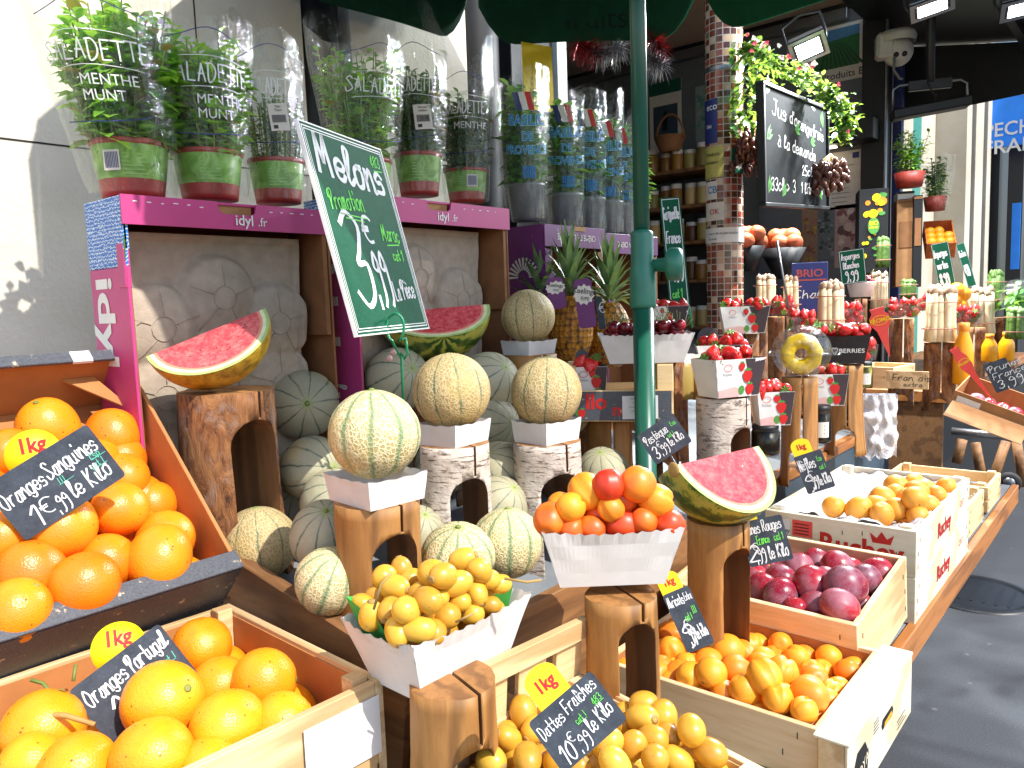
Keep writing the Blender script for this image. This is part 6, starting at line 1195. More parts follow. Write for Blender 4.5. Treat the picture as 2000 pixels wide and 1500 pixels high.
def strawpun(label, px, ytop, ybot, wpx, d, turn=0, n=12, tab=False, prints=('front', 'right'), seed=1, ratio=.68):
    random.seed(seed); top = P(px, ytop, d); bot = P(px, ybot, d); W = U(wpx, d); L = W*ratio; Hh = top.z-bot.z; Mx = T(bot) @ facing(bot, turn); mats = [MAT['paper'], MAT['darkpanel'], MAT['pinki'], MAT['red'], MAT['greeni'], MAT['strawberry'], MAT['greyi']]
    root = empty('strawberry_punnet', None, label, 'punnet', 'printed card punnets of strawberries', Mx); punnet_mb(W, L, Hh, .8, 0, 6, .0012, .0, 0, 1).build('card_tray', mats, root); m_ = MB()
    for sd in prints:
        w2 = W if sd in ('front', 'back') else L; f0 = sidefn(W, L, Hh, sd, .8, .0008); f1 = sidefn(W, L, Hh, sd, .8, .0013); f2 = sidefn(W, L, Hh, sd, .8, .0018); hw = lambda y: w2*(.4+.1*y/Hh)*.985
        m_.add([f0(-hw(0), .001), f0(w2*.0, .001), f0(w2*.1, Hh*.18), f0(-w2*.1, Hh*.28), f0(-hw(Hh*.2), Hh*.2)], [(0, 1, 2, 3, 4)], I4, 2)
        m_.add([f0(w2*.08, Hh*.99), f0(hw(Hh)*1, Hh*.99), f0(hw(0), .002), f0(w2*.26, .002), f0(w2*.18, Hh*.5)], [(4, 3, 2, 1, 0)], I4, 1)
        for (x, y, s, mm) in ((.02, .8, .1, 3), (.14, .55, .15, 3), (.2, .2, .13, 3)): berry_print(m_, f1 if s != .15 else f2, w2*x, Hh*y, Hh*s*1.15, mm, 4)
        m_.add([f1(w2*.04+Hh*.1*math.cos(b), Hh*.18+Hh*.13*math.sin(b)) for b in [2*math.pi*i/8 for i in range(8)]], [tuple(range(8))], I4, 4)
        ribbon(m_, [(-w2*.25+Hh*.12*math.cos(b), Hh*.78+Hh*.09*math.sin(b)) for b in [2*math.pi*i/16 for i in range(17)]], .0012, f1, 3, 0); printed(m_, 'fraises', -w2*.25, Hh*.58, Hh*.09, f1, 6, .004, 0, .9, 'c')
    m_.build('print', mats, root)
    if tab:
        m_ = MB(); m_.prism([(-W*.2, 0)]+[(W*.2*math.cos(math.pi-b), Hh*.3+W*.2*math.sin(b)) for b in [math.pi*i/12 for i in range(13)]]+[(W*.2, 0)], .0015, T(-W*.25, L*.3, Hh) @ R('X', 80), 1); m_.build('card_tab', mats, root)
    for k in range(n):
        p = V((random.uniform(-.4, .4)*W, random.uniform(-.4, .4)*L, Hh+.004+random.uniform(-.006, .008)))
        fruit('strawberry', Mx @ p, .0155*random.uniform(.85, 1.1), 'red strawberry on top of '+SHORT[label], 'strawberries in '+SHORT[label])
    return root, Mx, W, L, Hh
SHORT = {}
def sp(label, short, *a, **k): SHORT[label] = short; return strawpun(label, *a, **k)
sp('printed strawberry punnet left of the dark cherry crate', 'the punnet left of the dark crate', 1155, 714, 780, 62, 1.68, 4, 6, True, ('front',), 1)
sp('large printed strawberry punnet with its corner turned to the street', 'the large corner punnet', 1422, 698, 772, 118, 1.62, 38, 16, False, ('front', 'right'), 2)
sp('strawberry punnet with dark card tabs behind the large corner punnet', 'the punnet with dark tabs', 1412, 672, 712, 105, 1.78, 5, 12, True, ('front',), 3)
sp('high strawberry punnet standing before the mosaic pillar', 'the high punnet by the pillar', 1452, 598, 650, 92, 2.15, 6, 10, False, ('front',), 4)
sp('sunlit strawberry punnet beside the pineapple dome', 'the sunlit punnet', 1508, 762, 828, 72, 1.72, 18, 9, False, ('front', 'right'), 5)
sp('shaded strawberry punnet below the pineapple dome on a dark jar', 'the shaded low punnet', 1614, 728, 790, 72, 2.05, 12, 6, False, ('front',), 6)
sp('strawberry punnet half hidden behind the cherries and green pole', 'the punnet behind the cherries', 1292, 598, 640, 105, 1.95, 0, 10, False, ('front',), 7)
# cherries
random.seed(81); cp_ = P(1260, 706, 1.68); ct = P(1260, 650, 1.68); cw = U(178, 1.68); ch_ = ct.z-cp_.z; Mc_ = T(cp_) @ facing(cp_, 4)
o = punnet_mb(cw, cw*.62, ch_, .78, .0018, 12, .0011, .003).build('paper_tray', [MAT['paper']]); o.matrix_world = Mc_; tag(o, 'white scalloped paper tray of dark cherries behind the green pole', 'paper tray', 'white scalloped paper trays')
for k in range(62):
    lay = k//34; p = V((random.uniform(-.42+.06*lay, .42-.06*lay)*cw, random.uniform(-.4, .4)*cw*.62, ch_-.006+.016*lay+.008*random.random())); fruit('cherry', Mc_ @ p, .0122, 'dark red cherry in the white scalloped tray', 'cherries in the paper tray', aim(V((random.uniform(-1, 1), random.uniform(-1, 1), .8)), random.uniform(0, 360)))
slate('small slate seen almost edge on in the cherry tray', [(1158, 582), (1172, 580), (1186, 640), (1174, 644)], 1.62, [('€', .3, .5, .3)], (-.9, -.1, .1))
gs = board_px('green_price_board', 'green chalkboard sign behind the green pole with white writing', 'price sign', [(1272, 380), (1315, 393), (1362, 606), (1326, 626)], 1.98, MAT['greenboard'], (-.62, -.78, .05)); m_ = MB(); frame(m_, gs[1], gs[2], .004, .0055, .0006)
W_ = gs[1]; hand(m_, 'Gariguette', W_*.1, gs[2]*.82, .03, None, .0026, 0, .1, fit=W_*.78); hand(m_, 'France', W_*.15, gs[2]*.62, .03, None, .0026, 0, .1, fit=W_*.7); hand(m_, '4,99', W_*.12, gs[2]*.34, .05, None, .0036, 0, .1, fit=W_*.76); hand(m_, 'cat 1', W_*.2, gs[2]*.16, .022, None, .002, 1, fit=W_*.5); m_.build('lettering', [MAT['chalk'], MAT['chalkgreen']], gs[0])
m_ = MB(); m_.tube([P(1352, 640, 1.97), P(1346, 600, 1.97), P(1340, 588, 1.96), P(1334, 598, 1.96), P(1338, 612, 1.965)], .003, 6); tag(m_.build('sign_holder', MAT['wire']), 'green clip holding the chalkboard behind the cherries', 'sign holder')
# dark printed crate
p = P(1280, 818, 1.62); Wk = U(218, 1.62); Hk = P(1280, 757, 1.62).z-p.z; Mk = T(p+V((0, .09, 0))) @ facing(p, -2); ck = empty('cherry_crate', None, 'small wooden crate with a black printed front and a white label', 'crate', None, Mk); km = [MAT['pinex'], MAT['blackcard'], MAT['red'], MAT['paperw'], MAT['greyi'], MAT['greeni'], MAT['white']]
m_ = MB(); m_.box((0, -.075, Hk/2), (Wk, .008, Hk), I4, 0, .001); m_.add([V((a, -.0797, b)) for a, b in ((-Wk*.485, .002), (Wk*.485, .002), (Wk*.485, Hk-.002), (-Wk*.485, Hk-.002))], [(0, 1, 2, 3)], I4, 1)
kf = lambda x, y_: V((x, -.0803, y_)); printed(m_, 'Ilo', -Wk*.27, Hk*.42, Hk*.5, kf, 2, .03); printed(m_, 'nt', -Wk*.03, Hk*.2, Hk*.4, kf, 2, .03); m_.add([kf(a*Wk, b*Hk) for a, b in ((-.44, .5), (-.36, .78), (-.33, .15))], [(0, 2, 1)], I4, 5); berry_print(m_, kf, -Wk*.3, Hk*.28, Hk*.14, 2, 5)
for k in range(5): m_.add([V((-Wk*.42+Wk*.015*k, -.0807, Hk*(.45+.02*k))), V((-Wk*.41+Wk*.015*k, -.0807, Hk*(.45+.02*k))), V((-Wk*.38+Wk*.008*k, -.0807, Hk*(.68-.06*k))), V((-Wk*.39+Wk*.008*k, -.0807, Hk*(.68-.06*k)))], [(0, 1, 2, 3)], I4, 2)
m_.add([V((a*Wk, -.0812, b*Hk)) for a, b in ((.06, .08), (.37, .1), (.37, .84), (.06, .82))], [(0, 1, 2, 3)], I4, 3)
for k, t_ in enumerate(('CERISES EUROPE', 'Cat. I Cal 28+', 'Conditionne le jour', 'Origine Espagne', 'Lot 42')): printed(m_, t_, Wk*.215, Hk*(.7-.13*k), Hk*.07, lambda x, y_: V((x, -.0817, y_)), 4, 0, 0, .9, 'c')
m_.build('front_board', km, ck); m_ = MB(); m_.box((0, .075, Hk/2), (Wk, .008, Hk), I4, 0, .001); m_.build('back_board', km, ck); MB().box((0, 0, .004), (Wk, .14, .006)).build('base_board', [MAT['pinex']], ck)
for sx in (-1, 1):
    for sy in (-.058, .058): MB().box((sx*Wk*.43, sy, Hk*.9), (.032, .02, Hk*1.75), I4, 0, .001).build('corner_post', [MAT['pine']], ck)
for k in range(3):
    q = P(1290+40*k, 735, 1.75); rt = link(bpy.data.objects.new('preserve_jar', jbm)); rt.location = q-V((0, 0, .05)); tag(rt, 'dark preserve jar standing behind the black printed crate', 'jar', 'jars behind the black printed crate'); place(jlm, 'lid', I4, rt)
# stools on the step
for lb, px, yt, wp, d_, zb, kk in (('log stool supporting the cherry tray behind the pole', 1310, 706, 62, 1.74, 1.02, dict(bark='bark', seed=11, ahf=.3)), ('birch log stool under the large corner punnet', 1412, 774, 100, 1.64, .99, dict(bark='birch', seed=12, turn=52, ahf=.75)), ('tall log stool under the pineapple dome', 1562, 736, 66, 1.9, .975, dict(bark='barked', seed=13, ahf=.35, flare=.2)),
    ('log stool under the black berry tray', 1652, 712, 62, 2.2, .985, dict(bark='barked', seed=14, ahf=.3, flare=.25)), ('brown log stool below the left end of the black printed crate', 1190, 818, 88, 1.72, 1.02, dict(bark='barked', seed=15, ahf=.5)), ('log stool under the high punnet by the pillar', 1450, 652, 62, 2.2, 1.03, dict(bark='bark', seed=16, ahf=.3)), ('log stool in shade behind the pole below the black crate', 1285, 820, 74, 1.75, 1.03, dict(bark='bark', seed=17, ahf=.4)), ('log stool beneath the rear strawberry punnet', 1412, 714, 70, 1.8, 1.03, dict(bark='bark', seed=18, ahf=.3)), ('log stool beneath the punnet behind the cherries', 1296, 642, 70, 1.98, 1.03, dict(bark='bark', seed=19, ahf=.3)), ('log stool under the left strawberry punnet', 1160, 782, 56, 1.74, 1.03, dict(bark='bark', seed=20, ahf=.3))):
    stump_px(lb, px, yt, wp, d_, zb, **kk)
def bigjar(label, px, ytop, ybot, wpx, d, fill, lbl=True):
    b = P(px, ybot, d); t_ = P(px, ytop, d); h = t_.z-b.z; r = U(wpx, d)/2; rt = empty('jar', b, label, 'jar', 'jars on the step'); MB().lathe([(.001, .004), (r*.9, .004), (r*.9, h*.75), (.001, h*.76)], 20).build('contents', fill, rt)
    MB().lathe([(.001, 0), (r*.97, 0), (r, h*.05), (r, h*.75), (r*.88, h*.84), (r*.88, h*.88)], 24).build('glass', MAT['glass'], rt); MB().lathe([(r*.9, h*.86), (r*.93, h*.87), (r*.93, h), (.001, h)], 24).build('lid', MAT['blackm'], rt)
    if lbl:
        m_ = MB(); a0 = math.atan2(-b.y, -b.x); fn = cylfn(r*1.002, r*1.002, h, a0, .0006); m_.grid(lambda u, v: fn((u-.5)*r*1.7, h*(.15+.42*v)), 10, 2); f2 = cylfn(r, r, h, a0, .0014)
        for k in range(3): m_.add([f2(x, y_) for x, y_ in ((-r*.5, h*(.25+.1*k)), (r*.45, h*(.25+.1*k)), (r*.45, h*(.28+.1*k)), (-r*.5, h*(.28+.1*k)))], [(0, 1, 2, 3)], I4, 1)
        m_.build('paper_label', [MAT['label'], MAT['black']], rt)
darkfill = plain('dark_preserve', '2a1c14', .4, .3, 80, 0); palefill = plain('pale_preserve', 'a89a3a', .4, .2, 80, 0)
bigjar('dark jar under the sunlit strawberry punnet', 1495, 828, 886, 54, 1.73, darkfill, False); bigjar('jar with a cream label beside the dome stool', 1602, 790, 862, 40, 2.0, darkfill); bigjar('pale preserve jar with a label right of the berry tray', 1688, 706, 757, 30, 2.55, palefill)
# pineapple dome
dp = P(1565, 706, 1.9); Md = T(dp) @ facing(dp, 0); do = empty('pineapple_box', None, 'clear plastic dome box with a peeled ring of yellow pineapple', 'plastic box', None, Md); wr = U(56, 1.9)
m_ = MB(); m_.grid(lambda u, v: V(((.36+.64*(math.sin(math.pi*v)**.5 if 0 < v < 1 else 0))*wr*math.cos(2*math.pi*u)*1.0, -wr*.95+1.9*wr*v, (.36+.64*(math.sin(math.pi*v)**.5 if 0 < v < 1 else 0))*wr*.92*math.sin(2*math.pi*u))), 36, 14, cu=True); m_.build('plastic_shell', MAT['clear'], do, T(0, 0, wr*.35))
MB().box((0, 0, wr*.3), (wr*2.5, wr*2.1, .003), I4, 0, .001).build('rim', MAT['clear'], do)
m_ = MB(); a = wr*.68; m_.lathe([(a*.32, -wr*.55), (a*.93, -wr*.55), (a, -wr*.48), (a, wr*.5), (a*.93, wr*.56), (a*.32, wr*.56), (a*.32, -wr*.55)], 36, T(0, 0, wr*.28) @ R('X', 90), 0, True, lambda t_, z: 1+.03*math.sin(t_*9)*1); tag(m_.build('pineapple', MAT['pinefl'], None, None), 'peeled and cored yellow pineapple inside the clear dome', 'pineapple'); bpy.data.objects['pineapple.003' if 'pineapple.003' in bpy.data.objects else 'pineapple'].matrix_world = Md
# black berry tray
bp = P(1642, 708, 2.2); bh = P(1642, 652, 2.2).z-bp.z; bw = U(100, 2.2); Mb = T(bp) @ facing(bp, 4); bt = empty('berry_tray', None, 'black card tray of strawberries with a small heart and BERRIES in white', 'punnet', None, Mb); punnet_mb(bw, bw*.65, bh, .8, 0, 6, .0014, .006).build('card_tray', [MAT['blackm']], bt)
m_ = MB(); bf = sidefn(bw, bw*.65, bh, 'front', .8, .006); printed(m_, 'BERRIES', -bw*.06, bh*.38, bh*.15, bf, 0, .008, 0, 1.15); ribbon(m_, _smooth([(-bw*.13, bh*.32), (-bw*.18, bh*.48), (-bw*.155, bh*.56), (-bw*.13, bh*.5), (-bw*.105, bh*.56), (-bw*.08, bh*.48), (-bw*.13, bh*.32)]), .0015, bf, 0, 0); m_.build('lettering', MAT['white'], bt)
random.seed(91)
for k in range(20): fruit('strawberry', Mb @ V((random.uniform(-.42, .42)*bw, random.uniform(-.4, .4)*bw*.65, bh+random.uniform(-.002, .018))), .018, 'red strawberry in the black berry tray', 'strawberries in the black tray')
# ------------------------------------------------------------------ second stall further along the street
s2 = empty('far_stall', (4.3, 1.0, 0), 'second wooden stall past the shop entrance with a brown edge', 'market stall'); wbox('top_board', 3.78, 6.4, .70, 1.38, .96, .985, MAT['plank'], s2); wbox('front_edge', 3.76, 6.4, .672, .698, .95, 1.0, MAT['edge'], s2); wbox('end_edge', 3.752, 3.778, .699, 1.38, .95, 1.0, MAT['edge'], s2)
wbox('end_panel', 3.79, 3.81, .74, 1.38, .03, .955, MAT['slatepanel'], s2); wbox('leg', 3.77, 3.79, .72, .94, 0, .948, MAT['plank'], s2); wbox('lower_front', 3.82, 6.4, .74, .76, .03, .955, MAT['blackm'], s2)
dsp = empty('display_step', (3.3, 1.5, 0), 'dark stepped box in the shop entrance carrying asparagus bundles', 'display step'); wbox('upper_step', 2.95, 4.6, 1.45, 2.2, .05, 1.2, MAT['blackm'], dsp)
def clean_loc(p): return p
def asparagus(label, px, ytop, ybot, d, wpx, kind='asp', seed=0, n=11):
    random.seed(seed); b = P(px, ybot, d); h = P(px, ytop, d).z-b.z; r = U(wpx, d)/2; rt = empty('asparagus_bundle', b, label, 'asparagus', 'asparagus bundles'); m_ = MB(); rs = r*.3; pts = []
    for k in range(n):
        a = 2.4*k; q = r*.72*math.sqrt((k+.5)/n); pts.append((q*math.cos(a), q*math.sin(a)))
    for (x, y_) in pts:
        hh = h*random.uniform(.93, 1.03); lx, ly = x*random.uniform(.85, 1.1), y_*random.uniform(.85, 1.1)
        m_.tube([V((x*1.12, y_*1.12, 0)), V((x*.96, y_*.96, hh*.3)), V((x*.95, y_*.95, hh*.6)), V((lx, ly, hh*.86))], [rs, rs, rs*.95, rs*.9], 9, I4, 0); m_.lathe([(rs*.92, 0), (rs*1.02, hh*.03), (rs*.8, hh*.085), (rs*.45, hh*.13), (.0005, hh*.15)], 8, T(lx, ly, hh*.855), 1, True, lambda a, z: 1+.1*math.sin(3*a+z*900))
    m_.build('stalks', [MAT[kind], MAT['asptip'] if kind == 'asp' else MAT['aspg']], rt)
    for zf in (.22, .68): MB().lathe([(r*1.04, h*zf), (r*1.07, h*zf+.002), (r*1.04, h*zf+.004)], 20).build('rubber_band', MAT['band'], rt)
for i, a in enumerate((('white asparagus bundle behind the high strawberry punnet', 1494, 536, 606, 2.95, 42), ('white asparagus bundle in the shade behind the grey sign post', 1546, 538, 612, 2.98, 38), ('biggest white asparagus bundle, above the black berry tray', 1620, 548, 648, 2.55, 54), ('white asparagus bundle behind the bowl of cherries', 1716, 530, 602, 3.3, 34), ('white asparagus bundle standing on the far log stool', 1834, 556, 667, 2.9, 60), ('white asparagus bundle behind the juice bottles', 1912, 560, 652, 3.3, 54))): asparagus(*a, 'asp', i)
for i, a in enumerate((('green asparagus bundle beside the far white bundles', 1944, 528, 602, 3.5, 34), ('green asparagus bundle between the strawberries and the orange boxes', 1774, 545, 584, 3.5, 32), ('green asparagus at the right edge of the stall', 1984, 600, 662, 3.0, 40), ('thin green asparagus bundle in front of the citrus carton', 1724, 462, 522, 3.6, 28))): asparagus(*a, 'aspg', 20+i, 14)
def clearpun(label, px, ytop, ybot, wpx, d, seed, n=11, turn=8):
    random.seed(seed); b = P(px, ybot, d); h = P(px, ytop, d).z-b.z; W = U(wpx, d); Mx = T(b) @ facing(b, turn); o = punnet_mb(W, W*.7, h, .78, 0, 4, .0015).build('clear_punnet', [MAT['clear']]); o.matrix_world = Mx; tag(o, label, 'punnet', 'clear plastic strawberry punnets')
    for k in range(n+8):
        lay = k % 3; p = V((random.uniform(-.36, .36)*W, random.uniform(-.36, .36)*W*.7, h*(.25+.4*lay)+.004)); fruit('strawberry', Mx @ p, .015, 'red strawberry in '+label.replace('clear punnet of strawberries', 'the clear punnet'), 'strawberries in clear punnets', aim(V((random.uniform(-.5, .5), random.uniform(-.5, .5), -1)), random.uniform(0, 360)) if lay == 2 else None)
for i, a in enumerate((('clear punnet of strawberries left of the biggest asparagus bundle', 1566, 618, 652, 46, 2.5), ('clear punnet of strawberries in front of the left asparagus bundle', 1478, 594, 618, 56, 2.75), ('clear punnet of strawberries by the thin grey post', 1528, 590, 616, 46, 2.7), ('clear punnet of strawberries right of the biggest asparagus bundle', 1664, 602, 632, 42, 2.7),
    ('clear punnet of strawberries left of the far log stool', 1762, 592, 620, 58, 3.0), ('clear punnet of strawberries behind the far log stool', 1806, 584, 606, 34, 3.1), ('clear punnet of strawberries right of the far asparagus', 1888, 606, 632, 54, 3.05), ('clear punnet of strawberries beside the black berry tray', 1694, 672, 704, 36, 2.45))): clearpun(a[0], *a[1:], 60+i)
st_l = [stump_px('weathered log stool under the far asparagus bundle', 1836, 669, 56, 2.92, .985, bark='bark', seed=31, ahf=.2)]
for lb, px, yt, wp, d_, zb in (('short log under the biggest asparagus bundle', 1620, 650, 50, 2.58, 1.0), ('log under the clear punnet by the biggest bundle', 1566, 654, 40, 2.54, 1.0), ('log under the left clear punnet', 1478, 620, 40, 2.8, 1.0), ('log under the shaded asparagus bundles', 1530, 618, 60, 2.95, 1.0), ('log under the right clear punnet', 1664, 634, 34, 2.75, 1.0), ('log under the bowl of cherries', 1681, 584, 24, 3.2, 1.0), ('log under the clear punnet left of the far stool', 1762, 622, 44, 3.05, .985), ('log behind the juice bottles', 1900, 640, 44, 3.2, .985), ('log under the green asparagus at the edge', 1960, 620, 40, 3.3, .985)): stump_px(lb, px, yt, wp, d_, zb, bark='bark', seed=px, ahf=.15)
# bowl of cherries
bb_ = P(1681, 580, 3.1); bo = MB(); rb = U(26, 3.1); bo.lathe([(.001, 0), (rb*.75, 0), (rb, .058), (rb*1.03, .06), (rb*.97, .055), (rb*.7, .006)], 28); o = bo.build('paper_bowl', MAT['paperw'], None, T(bb_)); tag(o, 'white bowl of dark cherries under the small green sign', 'bowl')
random.seed(95)
for k in range(26): a = random.uniform(0, 6.28); q = rb*.8*math.sqrt(random.random()); fruit('cherry', bb_+V((q*math.cos(a), q*math.sin(a), .055+.02*random.random())), .0125, 'dark cherry in the white bowl', 'cherries in the white bowl')
# green signs
def gsign(label, pts, d, lines, n=None):
    r_, W, Hh = board_px('green_price_board', label, 'price sign', pts, d, MAT['greenboard'], n, group='green chalk signs on the far stall'); m_ = MB(); frame(m_, W, Hh, W*.03, W*.045, .0006)
    for (t_, x, y_, h_) in lines: hand(m_, t_, x*W, y_*Hh, h_*Hh, None, min(.005, h_*Hh*.11), 0, .1, .03, fit=W*(.92-2*x if x < .3 else .5))
    m_.build('lettering', MAT['chalk'], r_)
gsign('green chalk sign leaning behind the white bowl of cherries', [(1632, 488), (1683, 488), (1698, 546), (1648, 560)], 2.95, [('Asperges', .1, .72, .18), ('Blanches', .15, .45, .18), ('9,99', .2, .12, .25)]); gsign('tilted green chalk sign between the citrus boxes', [(1814, 477), (1848, 473), (1872, 560), (1838, 570)], 3.3, [('Asperges', .08, .7, .16), ('vertes', .15, .45, .16), ('8,99', .2, .12, .22)]); gsign('narrow green chalk sign against the sunlit stone pilaster', [(1868, 477), (1884, 474), (1906, 556), (1890, 562)], 3.5, [('Fraises', .1, .7, .14), ('4,99', .2, .3, .2)])
m_ = MB(); m_.tube([P(1517, 470, 2.6), P(1540, 600, 2.6)], .004, 6); tag(m_.build('sign_post', MAT['metal']), 'thin grey sign edge standing between the shaded asparagus bundles', 'sign post')
# PROMO picks
def pick(label, tip, tail, w0, d, txt):
    a = P(*tip, d); b = P(*tail, d+.03); y_ = (a-b); L = y_.length; y_.normalize(); z = (CO-b).normalized(); z = (z-y_*z.dot(y_)).normalized(); x = y_.cross(z); M = TM(b, x, y_, z); rt = empty('promo_pick', None, label, 'price pick', None, M); ww = U(w0, d)
    m_ = MB(); m_.prism([(-.001, 0), (.001, 0), (ww*.28, L*.55), (ww*.5, L*.68), (ww*.5, L*.82), (ww*.32, L*.9), (ww*.36, L), (-ww*.36, L), (-ww*.32, L*.9), (-ww*.5, L*.82), (-ww*.5, L*.68), (-ww*.28, L*.55)], .002); m_.build('blade', MAT['coral'], rt); m_ = MB(); f = lambda x_, yy: V((x_, yy, .0027)); printed(m_, txt, 0, L*.72, ww*.24, f, 0, .02, 0, .9, 'c'); ribbon(m_, [(ww*.42*math.cos(t_), L*.76+ww*.26*math.sin(t_)) for t_ in [2*math.pi*i/20 for i in range(21)]], .0018, f, 0, 0); m_.build('lettering', MAT['yellow'], rt)
pick('coral PROMO pick standing in the pine box', (1712, 602), (1738, 697), 36, 2.5, 'PROMO'); pick('slanting coral pick stuck in the cardboard box', (1862, 680), (1942, 786), 22, 2.5, 'PROMO')
# juice bottles
def bottle(label, px, ytop, ybot, wpx, d):
    b = P(px, ybot, d); h = P(px, ytop, d).z-b.z; r = U(wpx, d)/2; rt = empty('juice_bottle', b, label, 'juice bottle', 'bottles of orange juice'); MB().lathe([(.001, 0), (r*.9, 0), (r, h*.04), (r, h*.5), (r*.92, h*.62), (r*.6, h*.78), (r*.45, h*.86), (r*.45, h*.88)], 26).build('body', MAT['juice'], rt); MB().lathe([(r*.52, h*.87), (r*.54, h*.88), (r*.54, h), (.001, h)], 20).build('cap', MAT['coral'] if 0 else MAT['orangei'], rt)
bottle('tall bottle of orange juice right of the far log stool', 1880, 630, 750, 36, 2.85); bottle('short bottle of orange juice, left one of two behind the cardboard box', 1932, 652, 706, 28, 3.1); bottle('short bottle of orange juice, right one of two behind the cardboard box', 1965, 648, 704, 28, 3.15)
# pine box, papers
pb_ = P(1752, 756, 2.75); MX = T(pb_+V((.05, .06, 0))) @ R('Z', -8); crate('pine_box', 'low pine box with a handwritten end in front of the far log', MX, .19, .15, .075, [MAT['piney'], MAT['pinex']], .008, posts=False)
m_ = MB(); m_.box((0, 0, 0), (.13, .006, .06), T(P(1772, 742, 2.6)) @ facing(pb_, -12), 0, .001); fnn = lambda x, y_: (T(P(1772, 742, 2.6)) @ facing(pb_, -12)) @ V((x, -.0036, y_)); hand(m_, 'Français', -.045, -.002, .02, fnn, .0022, 1); hand(m_, 'extra', -.01, -.022, .014, fnn, .0018, 1); tag(m_.build('wooden_tag', [MAT['pinex'], MAT['black']]), 'small pine board with Francais handwritten on it', 'wooden tag')
# BRIO box, black bowls, citrus boxes
bx = P(1612, 610, 2.95); Hx = P(1612, 512, 2.95).z-bx.z; Mx = T(bx+V((0, .06, 0))) @ facing(bx, 0); br = empty('blue_box', None, 'dark blue box with BRIO in red letters behind the asparagus', 'box', None, Mx); MB().box((0, 0, Hx/2), (U(66, 2.95), .1, Hx), I4, 0, .002).build('body', MAT['navy'], br); m_ = MB(); bfn = lambda x, y_: V((x, -.0508, y_)); printed(m_, 'BRIO', 0, Hx*.72, Hx*.15, bfn, 0, .02, 0, 1.1, 'c'); hand(m_, 'Char', -.05, Hx*.3, Hx*.16, bfn, .003, 1); m_.add([bfn(a, b) for a, b in ((-.06, Hx*.64), (.06, Hx*.64), (.06, Hx*.67), (-.06, Hx*.67))], [(0, 1, 2, 3)], I4, 0); m_.build('lettering', [plain('brick_red_ink', 'a84a44', .5), MAT['white']], br)
random.seed(97)
for lb, px, yt, yb, wp, d_, n in (('black bowl of brown red onions on the dark wall', 1528, 486, 545, 88, 3.4, 9), ('black bowl of onions beside the mosaic pillar', 1462, 482, 530, 64, 3.3, 6)):
    b = P(px, yb, d_); h = P(px, yt, d_).z-b.z; r = U(wp, d_)/2; m_ = MB(); m_.lathe([(.001, 0), (r*.3, 0), (r, h), (r*.97, h), (r*.3, .008), (.001, .008)], 30); tag(m_.build('black_bowl', MAT['blackm'], None, T(b)), lb, 'bowl', 'black bowls of onions')
    for k in range(n): a = 2.4*k; q = r*.78*math.sqrt((k+.3)/n); mo = FR['orange'][0]; o = link(bpy.data.objects.new('onion', mo.copy())); o.data.materials[0] = MAT['onion']; o.matrix_world = T(b+V((q*math.cos(a), q*math.sin(a), h+.022+.03*(k < 3)))) @ R('X', random.uniform(-30, 30)) @ S(.95, .95, .9); tag(o, 'red brown onion in the '+('larger' if n == 9 else 'smaller')+' black bowl', 'onion', 'onions in the black bowls')
c0 = P(1743, 532, 3.75); Hc = P(1743, 370, 3.75).z-c0.z; Wc = U(52, 3.75); Mx = T(c0+V((0, .1, 0))) @ facing(c0, 8); cb = empty('citrus_carton', None, 'tall black carton printed with oranges and lemons standing on end', 'carton', None, Mx); MB().box((0, .0, Hc/2), (Wc, .16, Hc), I4, 0, .002).build('body', MAT['blackm'], cb); m_ = MB(); rg = random.Random(4)
for k in range(24):
    cx, cz, rr_ = rg.uniform(-.36, .36)*Wc, (rg.uniform(.68, .97) if k < 14 else rg.uniform(.12, .5))*Hc, rg.uniform(.05, .13)*Wc*(1.3 if k < 14 else .9); m_.add([V((cx+rr_*math.cos(t_), -.0808-.0003*k, cz+rr_*math.sin(t_)*(.6 if k % 3 == 2 else 1))) for t_ in [2*math.pi*i/12 for i in range(12)]], [tuple(range(12))], I4, k % 3)
m_.add([V((-.0+Wc*.2*math.cos(t_), -.09, Hc*.56+Hc*.1*math.sin(t_))) for t_ in [2*math.pi*i/16 for i in range(16)]], [tuple(range(16))], I4, 2); printed(m_, 'BIO', 0, Hc*.57, Hc*.05, lambda x, y_: V((x, -.0906, y_)), 1, .02, 0, .9, 'c'); printed(m_, 'citrus', 0, Hc*.53, Hc*.035, lambda x, y_: V((x, -.0906, y_)), 1, .01, 0, .9, 'c'); m_.build('print', [MAT['orangei'], MAT['yellow'], MAT['greeni']], cb)
for i, (lb, px, yt, yb, wp, mt) in enumerate((('brown carton beside the black citrus carton', 1784, 392, 560, 32, 'kraft'), ('white box on top of the brown carton', 1786, 376, 432, 30, 'white'), ('black carton edge between the brown and orange cartons', 1808, 384, 560, 16, 'blackm'))):
    b = P(px, yb, 3.85-.02*i); h = P(px, yt, 3.85-.02*i).z-b.z; m_ = MB(); m_.box((0, 0, h/2), (U(wp, 3.85), .14, h-.001), I4, 0, .003); m_.box((0, -.072, h*.6), (U(wp, 3.85)*.7, .003, h*.3), I4, 1, .001); m_.box((0, -.0705, h*.97), (U(wp, 3.85)*.96, .003, .012), I4, 1, .001); o = m_.build('carton', [MAT[mt], MAT['kraftdark'] if mt != 'white' else MAT['blackm']], None); o.matrix_world = T(b+V((0, .05, 0))) @ facing(b, 8); tag(o, lb, 'carton')
